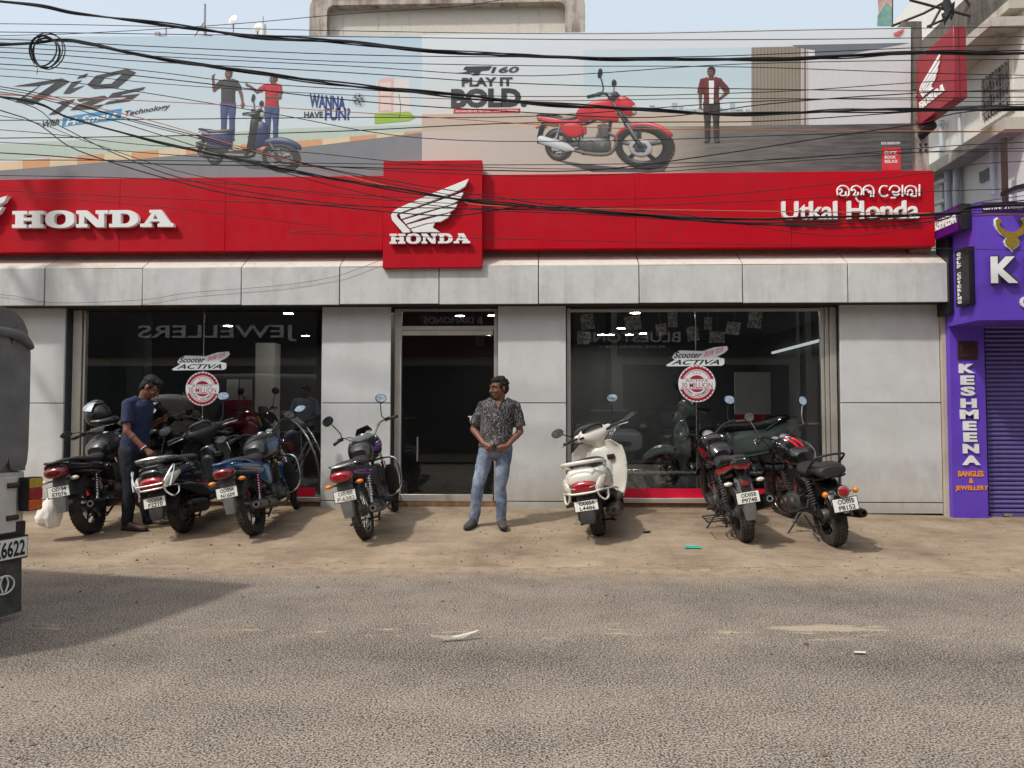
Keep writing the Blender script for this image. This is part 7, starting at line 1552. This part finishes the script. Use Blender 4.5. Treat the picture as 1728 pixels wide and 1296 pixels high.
# ------------------------------------------------------------------ things inside the showroom
def ceil(u, v, z=ZCE):
    d = ray(u, v); t = (z - CAMZ) / d.z; return d * t + Vector((0, 0, CAMZ))
def floorp(u, v, z=ZF):
    d = ray(u, v); t = (z - CAMZ) / d.z; p = d * t; return Vector((p.x, p.y, z))
ORD2 = 'first second third fourth fifth sixth seventh eighth ninth tenth eleventh twelfth thirteenth'.split()
for kk, (u, v) in enumerate(sorted(((487, 528), (385, 549), (515, 573), (776, 532), (831, 531), (825, 589), (1072, 527), (1253, 521), (1048, 553), (1085, 562), (1030, 574), (1062, 579), (1015, 585)))):
    c = ceil(u, v)
    if c.y > 15.2: c = c * (15.2 / c.y); c.z = ZCE
    t = thing('ceiling_downlight', 'small round lit ceiling downlight behind the glass, %s from the left' % ORD2[kk], 'ceiling light', (c.x, c.y, ZCE), group='lit ceiling downlights inside the showroom')
    mb = MB(); mb.lathe([(.075, 0), (.095, 0), (.095, -.012), (.075, -.012), (.075, 0)], (0, 0, -.001), (0, 0, 1), 20); mb.build('trim', 'white_paint', t); mb = MB(); mb.lathe([(0, -.004), (.074, -.004), (.074, -.008), (0, -.008)], (0, 0, 0), (0, 0, 1), 20); mb.build('lamp_disc', 'lamp_lit', t)
mb = MB(); a, b = Vector((RX1 - .10, 10.0, 2.62)), Vector((RX1 - .10, 14.0, 2.62)); mb.bb((RX1 - .10, 10.0, 2.60), (RX1 - .05, 15.2, 2.645)); o = mb.build('strip_light', 'cove_lit', None, bevel=.01); tag(o, 'long pale strip light along the right wall inside the showroom', 'light')
# hanging cards
def card_mat(name, seed):
    m, nt, b, tc = newmat(name); n1 = noise(nt, mapping(nt, tc, (1, 1, 1)), 14 + seed, 3); c = ramp(nt, n1, [(.46, hexc(226, 226, 224)), (.52, hexc(190, 184, 184)), (.58, hexc(110, 100, 104)), (.64, hexc(230, 230, 228))]); nt.links.new(c, b.inputs['Base Color'])
card_mat('card_a', 0); card_mat('card_b', 7)
for k, (u, v, w, h) in enumerate(sorted(((991, 543, 22, 26), (984, 570, 20, 22), (1068, 545, 27, 24), (1116, 556, 18, 20), (1135, 538, 17, 28), (1169, 563, 19, 24), (1195, 546, 15, 22), (1210, 569, 25, 19), (1237, 554, 23, 21), (1274, 540, 22, 27), (718, 536, 20, 10), (810, 575, 16, 16)))):
    Y = 10.0 + .12 * (k % 5); c = px(u, v, Y); t = thing('hanging_card', 'small printed promotional card hanging inside the glass, %s from the left' % ORD2[k], 'card', c, (0, R(random.uniform(-9, 9)), R(random.uniform(-22, 22))), 'promotional cards hanging inside the showroom glass')
    a = w * Y / F; b = h * Y / F; mb = MB(); mb.box((0, 0, 0), (a, .004, b)); mb.build('card', 'card_a' if k % 2 else 'card_b', t); mb = MB(); mb.tube([(0, 0, b / 2), (0, 0, ZCE - c.z)], .0015, 4); mb.build('thread', 'white_paint', t)
# window stickers
pm('sticker_white', hexc(222, 224, 226), .4, var=.03); pm('sticker_red', hexc(160, 28, 50), .4, var=.05); pm('sticker_ink', hexc(26, 30, 38), .4); pm('sticker_rose', hexc(206, 84, 104), .4)
def sticker(u0, v0, cu_, cv, rad, lb1, lb2):
    Y = YG - .004; s = 1.0 * rad / 29.; t = wthing('slogan_sticker', lb1, 'sticker', px(u0 + 49 * s, v0 + 16 * s, Y))
    def sp(P): return [(px(u0 + x * s, v0 + y * s, Y).x, px(u0 + x * s, v0 + y * s, Y).z) for x, y in P]
    def put(poly, mat, name, d, par):
        vs, fs = fill2d(poly, .0008); mb = MB(); mb.add([v + Vector((0, Y - d, 0)) for v in vs], fs); return wb(mb, name, mat, par, smooth=False)
    put([sp([(0, 29), (14, 21), (9, 17), (14, 10), (22, 6), (58, 7), (76, 1), (96, -1), (98, 4), (92, 10), (80, 16), (92, 19), (92, 27), (88, 30), (2, 31)])], 'sticker_white', 'sticker_base', .0, t)
    def tx(txt, x, y, w, h, mat, d, par, shear=.4, bold=.02, rise=0.):
        a, b = px(u0 + x * s, v0 + (y + h) * s, Y), px(u0 + (x + w) * s, v0 + y * s, Y); vs, fs = text2d(txt, b.z - a.z, (b.x - a.x) - shear * (b.z - a.z), bold=bold, shear=shear); mb = MB(); mb.add([Vector((a.x + v.x, Y - d, a.z + v.z + rise * v.x)) for v in vs], fs); wb(mb, 'sticker_lettering', mat, par, smooth=False)
    tx('Scooter', 12, 8, 46, 10, 'sticker_ink', .0012, t); tx('ACTIVA', 8, 20.5, 82, 8, 'sticker_ink', .0012, t, .8, .025); tx('bole toh', 60, 6, 32, 10, 'sticker_rose', .0012, t, .3, .01, .28)
    t = wthing('badge_sticker', lb2, 'sticker', px(cu_, cv, Y)); c = px(cu_, cv, Y); rr_ = rad * Y / F
    def ring(r0, r1, mat, d, name, a0=0, a1=360, n=40):
        out = [(c.x + r1 * math.cos(R(a0 + (a1 - a0) * k / n)), c.z + r1 * math.sin(R(a0 + (a1 - a0) * k / n))) for k in range(n + 1)]
        inn = [(c.x + r0 * math.cos(R(a1 - (a1 - a0) * k / n)), c.z + r0 * math.sin(R(a1 - (a1 - a0) * k / n))) for k in range(n + 1)] if r0 else []
        put([out + inn], mat, name, d, t)
    put([ellp(c.x, c.z, rr_, rr_, 40, 2)], 'sticker_white', 'sticker_base', 0, t)
    for a0, a1 in ((17, 163), (197, 343)):
        ring(rr_ * .78, rr_ * .92, 'sticker_red', .0012, 'sticker_ring', a0, a1); ring(rr_ * .70, rr_ * .73, 'sticker_red', .0012, 'sticker_ring', a0 + 5, a1 - 5); ring(rr_ * .0 + .001, rr_ * .46, 'sticker_red', .0012, 'sticker_ring', a0 + 20, a1 - 20)
        for k in range(12): a = R(a0 + (a1 - a0) * (k + .5) / 12); put([ellp(c.x + rr_ * .92 * math.cos(a), c.z + rr_ * .92 * math.sin(a), rr_ * .05, rr_ * .05, 10, 2)], 'sticker_red', 'sticker_scallop', .0016, t)
    put([[(c.x - rr_ * .93, c.z - rr_ * .30), (c.x + rr_ * .93, c.z - rr_ * .30), (c.x + rr_ * .93, c.z + rr_ * .26), (c.x - rr_ * .93, c.z + rr_ * .26)]], 'sticker_white', 'sticker_band', .002, t)
    for z in (-.28, .25): put([[(c.x - rr_ * .9, c.z + z * rr_), (c.x + rr_ * .9, c.z + z * rr_), (c.x + rr_ * .9, c.z + z * rr_ + .004), (c.x - rr_ * .9, c.z + z * rr_ + .004)]], 'sticker_red', 'sticker_rule', .003, t)
    for txt, zz, h, w, m_, bo in (('30 MILLION', -.235, .30, 1.66, 'sticker_red', .004), ('ACTIVA', .10, .12, 1.25, 'sticker_ink', .004)):
        vs, fs = text2d(txt, h * rr_, w * rr_, bold=bo); mb = MB(); mb.add([Vector((c.x - w * rr_ / 2 + v.x, Y - .0032, c.z + zz * rr_ + v.z)) for v in vs], fs); wb(mb, 'sticker_lettering', m_, t, smooth=False)
    for k, ch in enumerate('HAPPY CUSTOMERS'):
        if ch == ' ': continue
        a = R(270 + (k - 7) * 8.2); vs, fs = text2d(ch, .10 * rr_, .075 * rr_, bold=.02); q = Matrix.Rotation(-(a - R(270)), 3, 'Y'); mb = MB(); mb.add([Vector((c.x + .60 * rr_ * math.cos(a), Y - .003, c.z + .60 * rr_ * math.sin(a))) + q @ (v - Vector((.037 * rr_, 0, .05 * rr_))) for v in vs], fs); wb(mb, 'sticker_lettering', 'sticker_ink', t, smooth=False)
    for k in (-1, 0, 1):
        P = [(c.x + k * .16 * rr_ + (.05 if j % 2 == 0 else .02) * rr_ * math.sin(j * math.pi / 5), c.z + .57 * rr_ + (.05 if j % 2 == 0 else .02) * rr_ * math.cos(j * math.pi / 5)) for j in range(10)]; put([P], 'sticker_ink', 'sticker_star', .002, t)
sticker(290, 594, 341.5, 656, 29, 'white slogan sticker on the left window glass', 'round red and white badge sticker on the left window glass'); sticker(1124, 585, 1176, 647.5, 31, 'white slogan sticker on the right window glass', 'round red and white badge sticker on the right window glass')
# display vehicles
ib = motorcycle('motorcycle', 'dark red sports motorcycle with gold forks on show inside the left window', dict(tailstyle='sport', tank='paint_darkred', side='paint_darkred', tail='gloss_black', fork='fork_gold', steer=-14, lean=4, group='new two wheelers displayed indoors', rh=.066, fh=.052))
fw = px(470, 772, 11.0); a_ = R(-14); ib.rotation_euler = (R(-4), 0, a_); ib.location = Vector((fw.x, fw.y, ZF)) - Vector((math.cos(a_), math.sin(a_), 0)) * 1.27; ib.location.z = ZF + .06
mb = MB(); c = ib.location; mb.bb((c.x - .6, c.y - .75, ZF), (c.x + 1.75, c.y + .5, ZF + .055)); o = mb.build('display_platform', 'room_wall', None, bevel=.01); tag(o, 'low grey display platform under the red motorcycle indoors', 'platform')
i2 = motorcycle('motorcycle', 'dark motorcycle parked indoors behind the man in navy shirt', dict(tailstyle='commuter', steer=-10, lean=4, group='new two wheelers displayed indoors')); fw = floorp(330, 800); i2.location = px(215, 700, 11.6); i2.location.z = ZF; i2.rotation_euler = (R(-4), 0, R(14))
sc_ = scooter('scooter', 'grey green scooter on show side on inside the right window', dict(body='paint_greygreen', inner='plastic', sharp=True, guard='paint_greygreen', rail='gloss_black', steer=10, lean=3, group='new two wheelers displayed indoors', cowl='paint_greygreen', cover='plastic')); fw = px(1116, 790, 10.35); a_ = R(180 + 6); sc_.rotation_euler = (R(-3), 0, a_); sc_.location = Vector((fw.x, fw.y, ZF)) - Vector((math.cos(a_), math.sin(a_), 0)) * 1.24 * 1.08; sc_.location.z = ZF + .02; sc_.scale = (1.08, 1.08, 1.12)
# rails and brochure stands
dr = thing('display_rail', 'low polished steel rail behind the right window glass', 'rail', px(1230, 797, 9.95)); dr.location.z = ZF; zr = Z(797, 9.95) - ZF; xa_, xb_ = X(1030, 9.95) - dr.location.x, X(1412, 9.95) - dr.location.x
mb = MB(); mb.cyl((xa_, 0, zr), (xb_, 0, zr), .038, 16); mb.build('rail_tube', 'steel', dr)
for x in (X(1108, 9.95), X(1300, 9.95)): mb = MB(); mb.bb((x - dr.location.x - .025, -.02, 0), (x - dr.location.x + .025, .02, zr - .03)); mb.build('post', 'steel', dr); mb = MB(); mb.bb((x - dr.location.x - .1, -.05, 0), (x - dr.location.x + .1, .05, .012)); mb.build('foot', 'steel', dr)
def stand(u, Y, flip, lb):
    t = thing('brochure_stand', lb, 'stand', (X(u, Y), Y, ZF)); s = -1 if flip else 1
    for y in (-.14, .14): mb = MB(); mb.tube([(-.28 * s, y, .02), (-.22 * s, y, .45), (-.02 * s, y, .85), (.22 * s, y, 1.05)], .016, 8, smooth=4); mb.build('leg', 'steel', t); mb = MB(); mb.tube([(.30 * s, y, .02), (.05 * s, y, .40), (-.10 * s, y, .68)], .014, 8, smooth=4); mb.build('stay', 'steel', t)
    mb = MB(); mb.box((.12 * s, 0, .98), (.34, .30, .02), (0, R(-38 * s), 0)); mb.build('tray', 'steel', t); mb = MB(); mb.box((.115 * s, 0, 1.0), (.26, .22, .012), (0, R(-38 * s), 0)); mb.build('leaflets', 'white_paint', t)
stand(1040, 10.1, False, 'curved steel brochure stand behind the white scooter inside the glass'); stand(512, 10.3, True, 'curved steel brochure stand at the right end of the left window')
# desk and clerk deep inside, wall posters
pm('shirt_pale', hexc(110, 126, 150), .8, var=.06); pm('desk_wood', hexc(70, 56, 46), .5); pm('poster_white', hexc(210, 208, 204), .6, var=.05); pm('poster_red', hexc(180, 20, 40), .5)
dk = thing('desk', 'dark wooden desk deep inside the left part of the showroom', 'desk', (X(500, 13.2), 13.2, ZF)); mb = MB(); mb.bb((-.7, -.3, .70), (.7, .35, .745)); mb.build('desk_top', 'desk_wood', dk); mb = MB(); mb.bb((-.66, -.26, 0), (.66, -.23, .70)); mb.build('modesty_panel', 'desk_wood', dk)
JC = dict(JP); JC['head'] = Matrix.Translation((0, -.01, 1.56)) @ Matrix.Rotation(R(8), 4, 'X'); JC['elr'] = (.26, -.02, 1.1); JC['wrr'] = (.12, -.22, 1.0); JC['ell'] = (-.26, -.02, 1.1); JC['wrl'] = (-.12, -.22, 1.0)
cl, _c = person('person', 'person in pale blue shirt dimly seen behind the desk indoors', JC, ('skin_dark', 'shirt_pale', 'navy_trouser', 'shoe_grey')); cl.location = (X(515, 13.75), 13.75, ZF); cl.scale = (.93,) * 3
for (u0, v0, u1, v1, Y, m_, lb) in ((382, 640, 402, 676, 13.6, 'poster_white', 'white poster with red foot seen behind the red motorcycle'), (404, 640, 425, 676, 13.55, 'poster_white', 'second white poster with red foot near the inner column'), (1240, 628, 1300, 700, 14.5, 'poster_white', 'pale notice board on the back wall beyond the right window')):
    a, b = px(u0, v1, Y), px(u1, v0, Y); t = wthing('wall_poster', lb, 'poster', (a.x, Y, a.z)); mb = MB(); mb.bb((a.x, Y, a.z), (b.x, Y + .02, b.z)); wb(mb, 'sheet', m_, t); mb = MB(); mb.bb((a.x, Y - .004, a.z - (.25 if m_ == 'poster_white' else 0)), (b.x, Y - .001, a.z + .01)); wb(mb, 'foot_band', 'poster_red', t)
    mb = MB(); mb.cyl(((a.x + b.x) / 2, Y + .03, ZF), ((a.x + b.x) / 2, Y + .03, b.z), .012, 8); wb(mb, 'post', 'steel', t)
# ------------------------------------------------------------------ the other side of the street (seen only as reflections)
YO = -7.0; MI = lambda u, v, Yr: px(u, v, 2 * YG - Yr)      # where the mirror image of a point at depth Yr shows
pm('shop_cream', hexc(178, 170, 158), .8, var=.15, scale=1.); pm('shop_dark', hexc(52, 48, 48), .6, var=.2); pm('shop_glass', hexc(30, 34, 38), .2); pm('shop_letter', hexc(236, 232, 222), .4); pm('shop_maroon', hexc(90, 30, 40), .5)
for (x0_, x1_, h_, m_, bm_, lb, words) in ((-26, -7.2, 9.5, 'shop_cream', 'shop_dark', 'cream shop building across the road left of the jewellers', []), (-7.0, .2, 8.5, 'shop_cream', 'shop_maroon', 'jewellers shop across the road mirrored in the left window', [('JEWELLERS', 232, 500, 548, 577)]), (.4, 2.4, 9.0, 'shop_dark', 'shop_dark', 'narrow shop across the road mirrored above the door', [('& DIAMONDS', 715, 815, 535, 546)]), (2.6, 9.0, 9.0, 'shop_cream', 'shop_dark', 'jewellery shop across the road mirrored in the right window', [('BLUESTONE', 985, 1148, 560, 578), ('PURE JEWELLERY', 1010, 1122, 583, 589)]), (9.2, 26, 9.0, 'shop_cream', 'shop_dark', 'cream shop building across the road on the right', [])):
    t = wthing('street_building', lb, 'building', ((x0_ + x1_) / 2, YO, 0), 'buildings on the other side of the street'); mb = MB(); mb.bb((x0_, YO - 8, -.05), (x1_, YO, h_)); wb(mb, 'wall', m_, t); mb = MB(); mb.bb((x0_ + .2, YO + .002, 3.4), (x1_ - .2, YO + .25, 5.4)); wb(mb, 'sign_board', bm_, t); mb = MB(); mb.bb((x0_ + .4, YO + .003, .1), (x1_ - .4, YO + .06, 3.1)); wb(mb, 'shop_window', 'shop_glass', t)
    nwin = max(1, int((x1_ - x0_) / 2.2))
    for k in range(nwin): xx = x0_ + (x1_ - x0_) * (k + .5) / nwin; mb = MB(); mb.bb((xx - .5, YO + .004, 6.1), (xx + .5, YO + .05, 7.6)); wb(mb, 'window', 'shop_glass', t)
    for wd, u0, u1, v0, v1 in words:
        a, b = MI(u0, v1, YO + .3), MI(u1, v0, YO + .3); vs, fs = text2d(wd, b.z - a.z, b.x - a.x, bold=.01, ext=.03); mb = MB(); mb.add([Vector((b.x - v.x, YO + .28 + v.y, a.z + v.z)) for v in vs], fs); wb(mb, 'sign_lettering', 'shop_letter', t, smooth=False)
sheet('far_pavement', lin(-60, 60, 12), [-7.2, -2.6], lambda x, y: .06, 'dusty_concrete')
def car(name, label, cx, yfront, mat, hgt=1.5, wid=1.72):
    t = thing(name, label, 'car', (cx, yfront, .065 if yfront < -2.6 else .065), (0, 0, R(-90)))      # local -x is the front, facing the showroom
    w = wid / 2; mb = MB(); mb.body([(0, 0, .52, w * .80, .20, 4), (.12, 0, .54, w * .93, .28, 4), (.8, 0, .60, w, .33, 4), (2., 0, .60, w, .36, 4), (3.3, 0, .62, w * .98, .38, 4), (3.8, 0, .64, w * .88, .30, 4)], 22, 3); mb.build('body', mat, t)
    mb = MB(); mb.body([(.95, 0, .95, w * .86, .06, 3.4), (1.55, 0, hgt - .30, w * .78, .28, 3.4), (2.2, 0, hgt - .28, w * .76, .28, 3.4), (3.0, 0, hgt - .32, w * .76, .25, 3.4), (3.6, 0, .98, w * .8, .08, 3.4)], 22, 3); mb.build('cabin', 'shop_glass', t)
    mb = MB(); mb.body([(1.5, 0, hgt - .035, w * .66, .03, 3), (2.2, 0, hgt - .01, w * .70, .03, 3), (3.0, 0, hgt - .06, w * .68, .03, 3)], 16, 3); mb.build('roof', mat, t)
    for s in (-1, 1):
        mb = MB(); mb.body([(.02, s * w * .68, .68, .14, .05), (.14, s * w * .8, .70, .13, .06), (.3, s * w * .92, .72, .04, .04)], 12, 2); mb.build('headlight', 'lens_clear', t)
        for x in (.75, 3.1): mb = MB(); mb.lathe([(.16, -.1), (.28, -.1), (.31, -.06), (.31, .06), (.28, .1), (.16, .1)], (x, s * (w - .08), .31), (0, 1, 0), 24); q = mb.build('wheel', 'rubber', t); mb = MB(); mb.lathe([(0, -.06), (.17, -.09), (.17, .09), (0, .06)], (x, s * (w - .08), .31), (0, 1, 0), 20); mb.build('rim', 'alloy', q)
        mb = MB(); mb.ell((1.1, s * (w + .10), 1.0), (.05, .1, .07)); mb.build('wing_mirror', mat, t)
    mb = MB(); mb.body([(-.012, 0, .50, w * .55, .07, 4), (.03, 0, .50, w * .6, .09, 4)], 14, 1); mb.build('grille', 'plastic', t); mb = MB(); mb.box((-.02, 0, .40), (.01, .5, .11)); mb.build('number_plate', 'plate_white', t)
pm('car_white', hexc(214, 214, 212), .3, coat=.6, var=.03); pm('car_grey', hexc(86, 88, 92), .3, .3, coat=.6, var=.05)
car('parked_car', 'white car parked across the road, mirrored behind the white scooter', MI(1038, 720, -2.9).x, -2.9, 'car_white'); car('parked_car', 'dark grey car parked across the road, mirrored above the grey scooter', MI(1172, 720, -3.0).x, -3.0, 'car_grey', 1.62, 1.78)
# neighbour to the left of the showroom, outside the frame
t = wthing('street_building', 'plain cream building adjoining the showroom on the left', 'building', (-13, 9.8, .2)); mb = MB(); mb.bb((-17.5, 9.75, 0), (-9.62, 16, 7.2)); wb(mb, 'wall', 'old_white_wall', t); mb = MB(); mb.bb((-14.5, 9.70, .25), (-11., 9.76, 2.9)); wb(mb, 'shutter', 'reveal_grey', t)
for x in (-15.5, -13., -10.8): mb = MB(); mb.bb((x - .5, 9.72, 4.4), (x + .5, 9.76, 5.8)); wb(mb, 'window', 'shop_glass', t)
